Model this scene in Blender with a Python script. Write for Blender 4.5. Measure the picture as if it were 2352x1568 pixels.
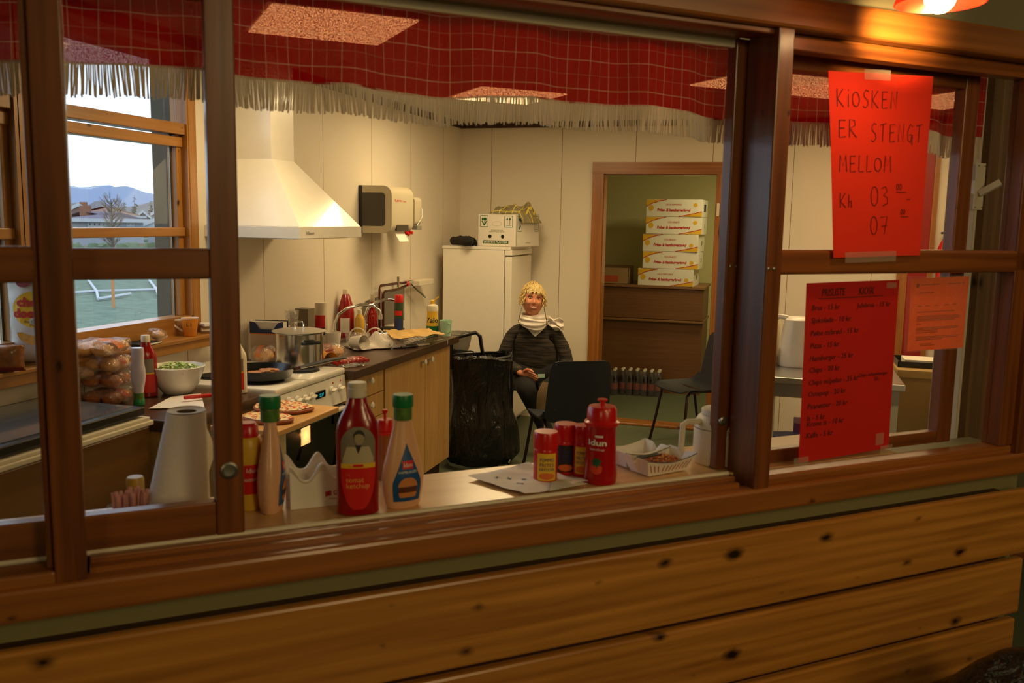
import bpy, bmesh, math, random
from mathutils import Vector, Matrix, noise
R0=random.Random(7)
PI=math.pi
# ---------------- camera, world, lights, exposure ----------------
SC=bpy.context.scene
COL=SC.collection
for o in list(bpy.data.objects): bpy.data.objects.remove(o)
FPX=2065.76; PITCH,YAW,ROLL,TH=[math.radians(v) for v in (7.68016697,-16.6426451,1.05970307,41.50034858)]
CAM=Vector((0,0,1.6326))
_cy,_sy,_cp,_sp=math.cos(YAW),math.sin(YAW),math.cos(PITCH),math.sin(PITCH)
CW=Vector((_sy*_cp,_cy*_cp,-_sp)); _r=Vector((_cy,-_sy,0)); _u=_r.cross(CW)
CR=_r*math.cos(ROLL)+_u*math.sin(ROLL); CU=_u*math.cos(ROLL)-_r*math.sin(ROLL)
cd=bpy.data.cameras.new('camera'); cam=bpy.data.objects.new('camera',cd); COL.objects.link(cam)
cd.sensor_fit='HORIZONTAL'; cd.sensor_width=36; cd.lens=FPX/2352*36; cd.clip_start=.05; cd.clip_end=6000
mm=Matrix((CR,CU,-CW)).transposed().to_4x4(); mm.translation=CAM; cam.matrix_world=mm
cd.dof.use_dof=True; cd.dof.focus_distance=6.0; cd.dof.aperture_fstop=7.0
SC.camera=cam
SC.view_settings.view_transform='Standard'; SC.view_settings.look='None'; SC.view_settings.gamma=1; SC.view_settings.use_curve_mapping=False
SC.view_settings.exposure=0.0
def lin(c):
    return tuple(((v/255)/12.92 if v<=10 else ((v/255+.055)/1.055)**2.4) for v in c[:3])
W=bpy.data.worlds.new('world'); SC.world=W; W.use_nodes=True
bg=W.node_tree.nodes['Background']; bg.inputs[0].default_value=(.74,.86,1.0,1); bg.inputs[1].default_value=2.1
T3=Vector((math.cos(TH),math.sin(TH),0)); M3=Vector((-math.sin(TH),math.cos(TH),0))
def FW(s,w,z=0): return T3*s+M3*w+Vector((0,0,z))
def area(name,loc,size,power,col,rot=(0,0,0),sy=None,spread=None):
    l=bpy.data.lights.new(name,'AREA'); l.energy=power; l.color=col; l.size=size
    if sy: l.shape='RECTANGLE'; l.size_y=sy
    if spread: l.spread=spread
    o=bpy.data.objects.new(name,l); COL.objects.link(o); o.location=loc; o.rotation_euler=rot; return o
WARM=(1,.78,.42); HALL=(1,.73,.33)
KP=10
area('kitchen_light',FW(.90,3.75,2.385),.55,KP,WARM,(0,0,TH))
area('kitchen_light',FW(2.36,5.25,2.385),.55,KP*1.55,WARM,(0,0,TH))
area('kitchen_light',FW(3.6,4.0,2.385),1.1,KP*1.2,WARM,(0,0,TH),.55)
area('kitchen_light',FW(4.75,4.0,2.385),.55,KP*.5,WARM,(0,0,TH))
area('store_light',(-.2,8.0,2.3),.5,17,(1,.80,.38),(0,0,0))
area('hall_light',FW(1.1,-1.4,2.5),.6,13,HALL,(math.radians(38),0,TH))
area('hall_light',FW(2.6,-.9,2.45),.6,8,HALL,(math.radians(30),0,TH))
area('hall_light',FW(2.0,-3.2,2.3),1.0,20,HALL,(math.radians(60),0,TH))
area('hall_light',FW(-2.4,-2.6,2.3),.9,16,HALL,(math.radians(55),0,TH-.5))
area('hall_light',(1.8,3.4,2.5),.5,3,(1,.8,.4),(0,0,TH))
# ---------------- pixel rays onto real planes ----------------
def ray(x,y): return CR*((x-1176)/FPX)-CU*((y-784)/FPX)+CW
def atz(x,y,z): d=ray(x,y); return CAM+d*((z-CAM.z)/d.z)
def aty(x,y,Y): d=ray(x,y); return CAM+d*(Y/d.y)
def atx(x,y,X): d=ray(x,y); return CAM+d*(X/d.x)
def atw(x,y,w): d=ray(x,y); k=w/d.dot(M3); P=CAM+d*k; return (P.dot(T3),P.z)
# ---------------- materials ----------------
MATS={}
def mat(name,c,rough=.5,metal=0,spec=.5,noise_=0,nscale=20,emit=None,es=0,alpha=1,trans=0,bump=0,bscale=60,coat=0,srgb=True,sheen=0):
    if name in MATS: return MATS[name]
    m=bpy.data.materials.new(name); m.use_nodes=True; nt=m.node_tree; b=nt.nodes['Principled BSDF']
    c=lin(c) if srgb else c
    b.inputs['Base Color'].default_value=(*c,1); b.inputs['Roughness'].default_value=rough; b.inputs['Metallic'].default_value=metal
    b.inputs['Specular IOR Level'].default_value=spec; b.inputs['Alpha'].default_value=alpha
    b.inputs['Transmission Weight'].default_value=trans; b.inputs['Coat Weight'].default_value=coat
    if emit: b.inputs['Emission Color'].default_value=(*lin(emit),1); b.inputs['Emission Strength'].default_value=es
    tc=nt.nodes.new('ShaderNodeTexCoord')
    n=nt.nodes.new('ShaderNodeTexNoise'); n.inputs['Scale'].default_value=nscale; n.inputs['Detail'].default_value=5
    nt.links.new(tc.outputs['Object'],n.inputs['Vector'])
    mx=nt.nodes.new('ShaderNodeMix'); mx.data_type='RGBA'; k=noise_ or .04
    mx.inputs[6].default_value=(*[v*(1-k) for v in c],1); mx.inputs[7].default_value=(*[min(1,v*(1+k)) for v in c],1)
    nt.links.new(n.outputs['Fac'],mx.inputs[0]); nt.links.new(mx.outputs[2],b.inputs['Base Color'])
    if bump:
        n2=nt.nodes.new('ShaderNodeTexNoise'); n2.inputs['Scale'].default_value=bscale; n2.inputs['Detail'].default_value=4
        bp=nt.nodes.new('ShaderNodeBump'); bp.inputs['Strength'].default_value=bump; bp.inputs['Distance'].default_value=.01
        nt.links.new(tc.outputs['Object'],n2.inputs['Vector']); nt.links.new(n2.outputs['Fac'],bp.inputs['Height']); nt.links.new(bp.outputs[0],b.inputs['Normal'])
    MATS[name]=m; return m
def wood(name,c1,c2,axis=0,rough=.35,knots=True,scale=1.0,kc=(38,14,3),ks=5.0,kth=.10,seed=0,coat=.3,kr=.35):
    m=bpy.data.materials.new(name); m.use_nodes=True; nt=m.node_tree; N=nt.nodes; L=nt.links; b=N['Principled BSDF']
    b.inputs['Roughness'].default_value=rough; b.inputs['Coat Weight'].default_value=coat; b.inputs['Coat Roughness'].default_value=.18
    tc=N.new('ShaderNodeTexCoord'); mp=N.new('ShaderNodeMapping')
    sc=[22,22,22]; sc[axis]=1.1
    mp.inputs['Scale'].default_value=[v*scale for v in sc]; mp.inputs['Location'].default_value=(seed*3.1,seed*1.7,seed*2.3)
    L.new(tc.outputs['Object'],mp.inputs[0])
    n=N.new('ShaderNodeTexNoise'); n.inputs['Scale'].default_value=1.6; n.inputs['Detail'].default_value=6; n.inputs['Distortion'].default_value=.6
    L.new(mp.outputs[0],n.inputs['Vector'])
    wv=N.new('ShaderNodeTexWave'); wv.wave_type='BANDS'; wv.bands_direction='XYZ'[(axis+2)%3] if axis!=2 else 'X'
    wv.inputs['Scale'].default_value=.45; wv.inputs['Distortion'].default_value=7; wv.inputs['Detail'].default_value=3
    L.new(mp.outputs[0],wv.inputs['Vector'])
    ad=N.new('ShaderNodeMath'); ad.operation='MULTIPLY_ADD'; ad.inputs[1].default_value=.16; L.new(wv.outputs['Fac'],ad.inputs[0]); L.new(n.outputs['Fac'],ad.inputs[2])
    cr=N.new('ShaderNodeValToRGB'); cr.color_ramp.elements[0].position=.30; cr.color_ramp.elements[1].position=.85
    cr.color_ramp.elements[0].color=(*lin(c1),1); cr.color_ramp.elements[1].color=(*lin(c2),1); L.new(ad.outputs[0],cr.inputs[0])
    out=cr.outputs[0]
    if knots:
        mk=N.new('ShaderNodeMapping'); s2=[1,1,1]; s2[axis]=.55; mk.inputs['Scale'].default_value=[v*ks for v in s2]; mk.inputs['Location'].default_value=(seed*5.3,seed*2.9,seed*7.1)
        L.new(tc.outputs['Object'],mk.inputs[0])
        nz=N.new('ShaderNodeTexNoise'); nz.inputs['Scale'].default_value=9; ax=N.new('ShaderNodeMix'); ax.data_type='VECTOR'; ax.inputs[0].default_value=.06
        L.new(mk.outputs[0],nz.inputs['Vector']); L.new(mk.outputs[0],ax.inputs[4]); L.new(nz.outputs['Color'],ax.inputs[5]); s3=N.new('ShaderNodeSeparateXYZ'); L.new(ax.outputs[1],s3.inputs[0]); c3=N.new('ShaderNodeCombineXYZ'); a3=N.new('ShaderNodeMath'); L.new(s3.outputs[0],a3.inputs[0]); L.new(s3.outputs[1],a3.inputs[1]); L.new(a3.outputs[0],c3.inputs[0]); L.new(s3.outputs[2],c3.inputs[1])
        v=N.new('ShaderNodeTexVoronoi'); v.inputs['Scale'].default_value=1; v.voronoi_dimensions='2D'; v.inputs['Randomness'].default_value=.9; L.new(c3.outputs[0],v.inputs['Vector'])
        wn=N.new('ShaderNodeMath'); wn.operation='MULTIPLY_ADD'; sx=N.new('ShaderNodeSeparateColor'); L.new(v.outputs['Color'],sx.inputs[0])
        L.new(sx.outputs[0],wn.inputs[0]); wn.inputs[1].default_value=kr; L.new(v.outputs['Distance'],wn.inputs[2])
        r2=N.new('ShaderNodeValToRGB'); r2.color_ramp.elements[0].position=kth; r2.color_ramp.elements[1].position=kth*2.3
        r2.color_ramp.elements[0].color=(0,0,0,1); r2.color_ramp.elements[1].color=(1,1,1,1); L.new(wn.outputs[0],r2.inputs[0])
        mx=N.new('ShaderNodeMix'); mx.data_type='RGBA'; L.new(r2.outputs[0],mx.inputs[0]); mx.inputs[6].default_value=(*lin(kc),1); L.new(out,mx.inputs[7]); out=mx.outputs[2]
    L.new(out,b.inputs['Base Color'])
    bp=N.new('ShaderNodeBump'); bp.inputs['Strength'].default_value=.08; bp.inputs['Distance'].default_value=.004; L.new(ad.outputs[0],bp.inputs['Height']); L.new(bp.outputs[0],b.inputs['Normal'])
    MATS[name]=m; return m
def glass(name,tint=(1,1,1),gl=.10,rough=.0):
    m=bpy.data.materials.new(name); m.use_nodes=True; nt=m.node_tree; N=nt.nodes; L=nt.links
    for x in list(N): N.remove(x)
    o=N.new('ShaderNodeOutputMaterial'); t=N.new('ShaderNodeBsdfTransparent'); t.inputs[0].default_value=(*tint,1)
    g=N.new('ShaderNodeBsdfGlossy'); g.inputs['Roughness'].default_value=rough
    ge=N.new('ShaderNodeNewGeometry'); dp=N.new('ShaderNodeVectorMath'); dp.operation='DOT_PRODUCT'; L.new(ge.outputs['Normal'],dp.inputs[0]); L.new(ge.outputs['Incoming'],dp.inputs[1])
    ab=N.new('ShaderNodeMath'); ab.operation='ABSOLUTE'; L.new(dp.outputs['Value'],ab.inputs[0]); iv=N.new('ShaderNodeMath'); iv.operation='SUBTRACT'; iv.inputs[0].default_value=1; L.new(ab.outputs[0],iv.inputs[1])
    pw=N.new('ShaderNodeMath'); pw.operation='POWER'; pw.inputs[1].default_value=5; L.new(iv.outputs[0],pw.inputs[0])
    m2=N.new('ShaderNodeMath'); m2.operation='MULTIPLY_ADD'; m2.inputs[1].default_value=.9; m2.inputs[2].default_value=gl*.4; m2.use_clamp=True; L.new(pw.outputs[0],m2.inputs[0])
    mx=N.new('ShaderNodeMixShader'); L.new(m2.outputs[0],mx.inputs[0]); L.new(t.outputs[0],mx.inputs[1]); L.new(g.outputs[0],mx.inputs[2]); L.new(mx.outputs[0],o.inputs[0])
    MATS[name]=m; return m
def film(name,c=(1,1,1),op=.12,rough=.12,sheen=.35):
    # thin clear plastic wrap: mostly see-through with bumpy glossy highlights
    m=bpy.data.materials.new(name); m.use_nodes=True; nt=m.node_tree; N=nt.nodes; L=nt.links
    for x in list(N): N.remove(x)
    o=N.new('ShaderNodeOutputMaterial'); t=N.new('ShaderNodeBsdfTransparent'); d=N.new('ShaderNodeBsdfDiffuse'); d.inputs[0].default_value=(*c,1)
    g=N.new('ShaderNodeBsdfGlossy'); g.inputs['Roughness'].default_value=rough
    n=N.new('ShaderNodeTexNoise'); n.inputs['Scale'].default_value=26; n.inputs['Detail'].default_value=3; n.inputs['Distortion'].default_value=1.5
    tc=N.new('ShaderNodeTexCoord'); L.new(tc.outputs['Object'],n.inputs['Vector'])
    bp=N.new('ShaderNodeBump'); bp.inputs['Strength'].default_value=1; bp.inputs['Distance'].default_value=.02; L.new(n.outputs['Fac'],bp.inputs['Height']); L.new(bp.outputs[0],g.inputs['Normal'])
    a=N.new('ShaderNodeMixShader'); a.inputs[0].default_value=op; L.new(t.outputs[0],a.inputs[1]); L.new(d.outputs[0],a.inputs[2])
    b=N.new('ShaderNodeMixShader'); b.inputs[0].default_value=sheen; L.new(a.outputs[0],b.inputs[1]); L.new(g.outputs[0],b.inputs[2]); L.new(b.outputs[0],o.inputs[0])
    MATS[name]=m; return m
def panelwall(name,c,axis,off,step=.6,seam=(120,95,60)):
    m=mat(name,c,.45,spec=.35,noise_=.03,nscale=3); nt=m.node_tree; N=nt.nodes; L=nt.links; b=N['Principled BSDF']
    src=b.inputs['Base Color'].links[0].from_socket
    g=N.new('ShaderNodeNewGeometry'); s=N.new('ShaderNodeSeparateXYZ'); L.new(g.outputs['Position'],s.inputs[0])
    a=N.new('ShaderNodeMath'); a.operation='ADD'; a.inputs[1].default_value=-off+100*step; L.new(s.outputs[axis],a.inputs[0])
    q=N.new('ShaderNodeMath'); q.operation='MODULO'; q.inputs[1].default_value=step; L.new(a.outputs[0],q.inputs[0])
    t=N.new('ShaderNodeMath'); t.operation='LESS_THAN'; t.inputs[1].default_value=.004; L.new(q.outputs[0],t.inputs[0])
    mx=N.new('ShaderNodeMix'); mx.data_type='RGBA'; L.new(t.outputs[0],mx.inputs[0]); L.new(src,mx.inputs[6]); mx.inputs[7].default_value=(*lin(seam),1); L.new(mx.outputs[2],b.inputs['Base Color'])
    return m
# ---------------- mesh helpers ----------------
class MB:
    def __init__(s): s.bm=bmesh.new(); s.mi=0
    def _f(s,vs):
        try: f=s.bm.faces.new(vs); f.material_index=s.mi; return f
        except ValueError: return None
    def box(s,x0,x1,y0,y1,z0,z1,bev=0,M=None):
        b=bmesh.new(); bmesh.ops.create_cube(b,size=1)
        for v in b.verts: v.co=Vector(((v.co.x+.5)*(x1-x0)+x0,(v.co.y+.5)*(y1-y0)+y0,(v.co.z+.5)*(z1-z0)+z0))
        if bev: bmesh.ops.bevel(b,geom=list(b.edges),offset=bev,segments=2,affect='EDGES',profile=.5)
        s._join(b,M); return s
    def _join(s,b,M=None):
        mp={}
        for v in b.verts: mp[v]=s.bm.verts.new(M@v.co if M else v.co)
        for f in b.faces: s._f([mp[v] for v in f.verts])
        b.free()
    def cyl(s,p0,p1,r0,r1=None,n=16,cap=True):
        r1=r0 if r1 is None else r1; p0=Vector(p0);p1=Vector(p1); d=(p1-p0).normalized(); a=d.orthogonal().normalized(); c=d.cross(a)
        A=[s.bm.verts.new(p0+(a*math.cos(t)+c*math.sin(t))*r0) for t in [2*PI*i/n for i in range(n)]]
        B=[s.bm.verts.new(p1+(a*math.cos(t)+c*math.sin(t))*r1) for t in [2*PI*i/n for i in range(n)]]
        for i in range(n): s._f([A[i],A[(i+1)%n],B[(i+1)%n],B[i]])
        if cap: s._f(A[::-1]); s._f(B)
        return s
    def tube(s,pts,r,n=8,cap=True,closed=False):
        pts=[Vector(p) for p in pts]; k=len(pts); rings=[]; a=None
        rr=r if isinstance(r,(list,tuple)) else [r]*k
        for i,p in enumerate(pts):
            if closed: d=(pts[(i+1)%k]-pts[i-1])
            else: d=(pts[min(i+1,k-1)]-pts[max(i-1,0)])
            d.normalize()
            a=d.orthogonal().normalized() if a is None else (a-d*a.dot(d)).normalized()
            c=d.cross(a); rings.append([s.bm.verts.new(p+(a*math.cos(t)+c*math.sin(t))*rr[i]) for t in [2*PI*j/n for j in range(n)]])
        for i in range(k if closed else k-1):
            A=rings[i];B=rings[(i+1)%k]
            for j in range(n): s._f([A[j],A[(j+1)%n],B[(j+1)%n],B[j]])
        if cap and not closed: s._f(rings[0][::-1]); s._f(rings[-1])
        return s
    def lathe(s,prof,n=28,c=(0,0,0),sx=1,sy=1,M=None,cap=True,pw=2):
        c=Vector(c); rings=[]
        def se(t):
            ct,st=math.cos(t),math.sin(t)
            if pw==2: return ct,st
            return math.copysign(abs(ct)**(2/pw),ct),math.copysign(abs(st)**(2/pw),st)
        for pr in prof:
            r,z=pr[0],pr[1]; kx=pr[2] if len(pr)>2 else sx; ky=pr[3] if len(pr)>3 else sy
            ring=[]
            for i in range(n):
                a,b=se(2*PI*i/n); v=c+Vector((a*r*kx,b*r*ky,z)); ring.append(s.bm.verts.new(M@v if M else v))
            rings.append(ring)
        for A,B in zip(rings,rings[1:]):
            for i in range(n): s._f([A[i],A[(i+1)%n],B[(i+1)%n],B[i]])
        if cap: s._f(rings[0][::-1]); s._f(rings[-1])
        return s
    def prism(s,poly,a0,a1,axis=2,M=None):
        def P(p,a):
            v=[p[0],p[1]]; v.insert(axis,a); v=Vector(v); return M@v if M else v
        A=[s.bm.verts.new(P(p,a0)) for p in poly];B=[s.bm.verts.new(P(p,a1)) for p in poly]; n=len(poly)
        s._f(A[::-1]); s._f(B)
        for i in range(n): s._f([A[i],A[(i+1)%n],B[(i+1)%n],B[i]])
        return s
    def hull(s,pts):
        vs=[s.bm.verts.new(p) for p in pts]
        r=bmesh.ops.convex_hull(s.bm,input=vs)
        for f in r['geom']:
            if isinstance(f,bmesh.types.BMFace): f.material_index=s.mi
        return s
    def grid(s,nu,nv,fn,thick=0,closeu=False):
        G=[[Vector(fn(i/(nu-1) if not closeu else i/nu,j/(nv-1))) for j in range(nv)] for i in range(nu)]
        def mk(G,flip):
            V=[[s.bm.verts.new(p) for p in row] for row in G]; R=range(nu if closeu else nu-1)
            for i in R:
                for j in range(nv-1):
                    q=[V[i][j],V[(i+1)%nu][j],V[(i+1)%nu][j+1],V[i][j+1]]
                    s._f(q[::-1] if flip else q)
            return V
        V=mk(G,False)
        if thick:
            H=[]
            for i in range(nu):
                row=[]
                for j in range(nv):
                    if closeu: du=G[(i+1)%nu][j]-G[i-1][j]
                    else: du=G[min(i+1,nu-1)][j]-G[max(i-1,0)][j]
                    dv=G[i][min(j+1,nv-1)]-G[i][max(j-1,0)]; nn=du.cross(dv)
                    nn=nn.normalized() if nn.length>1e-12 else Vector((0,0,1)); row.append(G[i][j]-nn*thick)
                H.append(row)
            U=mk(H,True)
            for i in range(nu if closeu else nu-1):
                k=(i+1)%nu
                s._f([V[k][0],V[i][0],U[i][0],U[k][0]]); s._f([V[i][-1],V[k][-1],U[k][-1],U[i][-1]])
            if not closeu:
                for j in range(nv-1):
                    s._f([V[0][j],V[0][j+1],U[0][j+1],U[0][j]]); s._f([V[-1][j+1],V[-1][j],U[-1][j],U[-1][j+1]])
        return s
    def ell(s,c,r,n=16,m=10,M=None,pert=0,seed=0):
        c=Vector(c); rr=r if hasattr(r,'__len__') else (r,r,r)
        def fn(u,v):
            t=2*PI*u; p=PI*v; d=Vector((math.cos(t)*math.sin(p),math.sin(t)*math.sin(p),-math.cos(p)))
            k=1+(pert*noise.noise(d*2.2+Vector((seed,seed*.7,1))) if pert else 0)
            q=c+Vector((d.x*rr[0],d.y*rr[1],d.z*rr[2]))*k if not M else M@(Vector((d.x*rr[0],d.y*rr[1],d.z*rr[2]))*k)+c
            return q
        s.grid(n,m,fn,closeu=True); return s
    def build(s,name,m,parent=None,smooth=False,loc=None,rz=None,merge=False,ang=None):
        bmesh.ops.remove_doubles(s.bm,verts=s.bm.verts,dist=1e-5) if merge else None
        bmesh.ops.recalc_face_normals(s.bm,faces=s.bm.faces)
        me=bpy.data.meshes.new(name); s.bm.to_mesh(me); s.bm.free()
        for x in (m if isinstance(m,(list,tuple)) else [m]): me.materials.append(MATS[x] if isinstance(x,str) else x)
        if smooth:
            me.polygons.foreach_set('use_smooth',[True]*len(me.polygons))
            me.set_sharp_from_angle(angle=math.radians(ang or 40))
        o=bpy.data.objects.new(name,me); COL.objects.link(o)
        if parent: o.parent=parent
        if loc is not None: o.location=loc
        if rz is not None: o.rotation_euler=(0,0,rz)
        return o
def tag(o,label,cat,group=None,kind=None):
    if label: o['label']=label
    if cat: o['category']=cat
    if group: o['group']=group
    if kind: o['kind']=kind
    return o
def thing(name,label,cat,loc=(0,0,0),rz=0,group=None):
    o=bpy.data.objects.new(name,None); COL.objects.link(o); o.location=loc; o.rotation_euler=(0,0,rz); o.empty_display_size=.05
    return tag(o,label,cat,group)
def struct(o,label=None): o['kind']='structure'; 
def st(o,label=None):
    o['kind']='structure'
    if label: o['label']=label
    return o
def copy_tree(o,parent=None):
    c=o.copy(); COL.objects.link(c)
    if parent: c.parent=parent
    for ch in list(o.children): copy_tree(ch,c)
    return c
def jit(v,a,sc=6,seed=0): return v+Vector((noise.noise(v*sc+Vector((seed,0,0))),noise.noise(v*sc+Vector((0,seed+9,0))),noise.noise(v*sc+Vector((3,0,seed+5)))))*a
def text_geo(txt,size,shear=0,space=1,bold=0):
    c=bpy.data.curves.new('t','FONT'); c.body=txt; c.size=size; c.shear=shear; c.space_character=space; c.offset=bold; c.resolution_u=2; c.fill_mode='FRONT' if False else 'BOTH'
    o=bpy.data.objects.new('t',c); COL.objects.link(o); dg=bpy.context.evaluated_depsgraph_get(); me=bpy.data.meshes.new_from_object(o.evaluated_get(dg))
    vs=[v.co.copy() for v in me.vertices]; fs=[tuple(p.vertices) for p in me.polygons]
    bpy.data.objects.remove(o); bpy.data.curves.remove(c); bpy.data.meshes.remove(me); return vs,fs
def put_text(mb,txt,size,x,y,fn,align='L',shear=0,space=1,bold=0,width=None):
    vs,fs=text_geo(txt,size,shear,space,bold)
    if not vs: return
    x0=min(v.x for v in vs);x1=max(v.x for v in vs); k=1
    if width: k=width/(x1-x0)
    o={'L':0,'C':-(x0+x1)/2*k,'R':-x1*k}[align]
    B=[mb.bm.verts.new(fn(x+o+v.x*k,y+v.y)) for v in vs]
    for f in fs: mb._f([B[i] for i in f])
def ribbon(mb,pts,wd,fn):
    P=[Vector((p[0],p[1],0)) for p in pts]; L=[];Rr=[]
    for i,p in enumerate(P):
        d=(P[min(i+1,len(P)-1)]-P[max(i-1,0)]); d=d.normalized() if d.length else Vector((1,0,0)); nn=Vector((-d.y,d.x,0))*wd/2
        a=p+nn;b=p-nn; L.append(mb.bm.verts.new(fn(a.x,a.y)));Rr.append(mb.bm.verts.new(fn(b.x,b.y)))
    for i in range(len(P)-1): mb._f([L[i],L[i+1],Rr[i+1],Rr[i]])
# cylinder-wrapped patch for labels on bottles
def wrap(rx,ry,z0,a0,off=.0008,rfn=None):
    # maps (x,z) flat label coordinates to bottle surface; a0 is facing angle
    def fn(x,z):
        k=rfn(z) if rfn else 1
        t=a0+x/((rx+ry)/2*k)
        return Vector((math.cos(t)*(rx*k+off),math.sin(t)*(ry*k+off),z0+z))
    return fn
def patch(mb,fn,z0,z1,half,nz=12,nx=9):
    G=[]
    for j in range(nz):
        z=z0+(z1-z0)*j/(nz-1); h=half(z) if callable(half) else half
        G.append([mb.bm.verts.new(fn(-h+2*h*i/(nx-1),z)) for i in range(nx)])
    for j in range(nz-1):
        for i in range(nx-1): mb._f([G[j][i],G[j][i+1],G[j+1][i+1],G[j+1][i]])
# ---- material library
wood('pine_trim',(126,72,26),(170,104,42),0,seed=1,ks=8,kth=.05,kr=.4)
wood('pine_post',(88,44,14),(140,78,30),2,seed=2,ks=8,kth=.03)
wood('pine_sash',(98,52,18),(150,86,34),0,seed=3,ks=8,kth=.03)
wood('pine_board',(150,94,34),(206,142,62),0,seed=4,ks=8,kth=.075,rough=.3,kr=.16)
wood('pine_window',(140,92,36),(184,128,58),1,seed=5,ks=7,kth=.04)
wood('pine_window_post',(140,92,36),(184,128,58),2,seed=6,ks=7,kth=.04)
wood('pine_casing',(132,80,30),(170,108,46),2,seed=7,ks=7,kth=.05)
wood('pine_lintel',(132,80,30),(170,108,46),0,seed=8,ks=7,kth=.04)
wood('jamb_wood',(84,60,38),(124,92,60),2,seed=9,ks=8,kth=.06,rough=.85,coat=0)
wood('cabinet_wood',(176,134,76),(200,160,100),2,seed=10,knots=False,rough=.4,scale=2.2,coat=.1)
wood('shelf_top',(206,160,102),(222,180,124),0,seed=11,knots=False,rough=.28,scale=1.2,coat=.2)
wood('board_wood',(206,150,80),(222,172,104),1,seed=12,knots=False,rough=.4)
wood('freezer_wood',(104,68,26),(126,84,36),1,seed=13,knots=False,rough=.35,scale=.6,coat=.1)
wood('store_wood',(104,66,34),(120,80,44),0,seed=14,knots=False,rough=.5,scale=1.5,coat=0)
mat('paint_olive',(128,120,78),.6); mat('hall_wall',(118,112,84),.7); mat('hall_ceiling',(140,130,110),.8)
panelwall('wall_paint_left',(226,216,198),1,4.16,.65); panelwall('wall_paint_back',(226,216,198),0,-1.75,.594)
mat('wall_paint',(222,212,194),.5); mat('ceiling_paint',(225,220,210),.8); mat('store_paint',(206,200,150),.7)
mat('floor_green',(84,92,70),.55,noise_=.35,nscale=140); mat('dark_brown',(62,30,14),.5)
glass('glass_clear',(1,1,1),.09); glass('glass_window',(.97,.99,1),.10); glass('glass_dark',(.10,.085,.07),.10)
mat('white_enamel',(236,232,222),.25,coat=.3); mat('white_plastic',(232,226,214),.3); mat('off_white',(222,212,190),.45); mat('white_metal',(238,232,220),.3)
mat('black_plastic',(16,16,17),.35); mat('black_gloss',(8,8,9),.08,coat=.4); mat('black_matt',(22,20,18),.8); mat('grey_plastic',(140,136,124),.4); mat('dark_grey',(60,55,46),.3)
mat('counter_top',(70,48,34),.3,noise_=.15,nscale=30); mat('steel',(190,190,190),.28,metal=1,bump=.05,bscale=90); mat('chrome',(225,225,225),.08,metal=1); mat('steel_dull',(150,148,140),.42,metal=1)
mat('copper_pipe',(86,46,32),.3,metal=.6); mat('red_plastic',(205,22,18),.28,coat=.2); mat('red_deep',(150,8,8),.22,coat=.3); mat('green_cap',(20,120,62),.35)
mat('dressing',(226,176,136),.3,noise_=.08,nscale=160,coat=.3); mat('label_blue',(20,80,140),.4); mat('label_red',(214,30,16),.4); mat('label_yellow',(236,190,50),.4); mat('label_white',(236,230,220),.5); mat('ink_black',(28,22,24),.7); mat('ink_red',(190,34,26),.6); mat('ink_green',(24,92,54),.6)
mat('yellow_plastic',(226,182,50),.35); mat('gold_cap',(190,150,40),.35); mat('green_label',(76,120,40),.5,noise_=.6,nscale=90); mat('photo_grey',(130,120,104),.5); mat('photo_dark',(40,34,30),.5); mat('bun',(206,130,66),.6,noise_=.15,nscale=30); mat('patty',(92,46,26),.8,noise_=.3,nscale=80)
mat('paper_white',(236,230,222),.8,bump=.15,bscale=120); mat('card_white',(232,226,214),.7); mat('card_brown',(140,104,62),.8); mat('tape',(210,196,176),.4,alpha=.28)
mat('bread',(214,160,98),.7,noise_=.12,nscale=26); mat('bread_dark',(178,104,50),.6,noise_=.18,nscale=20); film('film',(.95,.95,.95),.05,.12,.2); mat('lettuce',(176,204,116),.6,noise_=.3,nscale=60)
mat('skin',(214,140,104),.5,noise_=.05,nscale=25); mat('lips',(176,92,78),.5); mat('teeth',(240,232,220),.35); mat('eye_white',(225,220,212),.3); mat('eye_dark',(48,52,58),.2); mat('hair_blonde',(214,188,124),.5,noise_=.25,nscale=60)
mat('scarf_white',(240,230,220),.85,bump=.2,bscale=90); mat('trousers_black',(20,18,18),.85); mat('boot_brown',(120,98,70),.8,noise_=.15,nscale=60)
mat('navy_plastic',(34,38,48),.45,bump=.15,bscale=400); mat('leg_brown',(46,26,22),.3,metal=.3)
mat('navy_box',(40,52,100),.6); mat('orange_card',(220,120,40),.7); mat('purple_card',(80,50,90),.6); mat('blue_box',(70,90,110),.6)
mat('red_door',(150,22,20),.4); mat('ink_blue',(70,84,150),.7); mat('orange_paper',(255,124,30),.8); mat('neon_paper',(246,58,24),.75,noise_=.05,nscale=6); mat('red_paper',(216,30,16),.7,noise_=.04,nscale=6)
for n_ in ('orange_paper','neon_paper','red_paper'):
    nt=MATS[n_].node_tree; b_=nt.nodes['Principled BSDF']; o_=nt.nodes['Material Output']; tl=nt.nodes.new('ShaderNodeBsdfTranslucent'); mx=nt.nodes.new('ShaderNodeMixShader'); mx.inputs[0].default_value=.45 if n_=='orange_paper' else .28
    nt.links.new(b_.inputs['Base Color'].links[0].from_socket,tl.inputs[0]); nt.links.new(b_.outputs[0],mx.inputs[1]); nt.links.new(tl.outputs[0],mx.inputs[2]); nt.links.new(mx.outputs[0],o_.inputs[0])
film('sleeve_film',(.9,.9,.9),.05,.55,.03)
# ---------------- rooms ----------------
XA=-2.614; YB=7.156; CZ=2.42
def fst(name,mb,m,**k): return st(mb.build(name,m,rz=TH,**k))
st(MB().box(-2.9,6,-6,12,-.12,0).build('floor','floor_green'))
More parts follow.
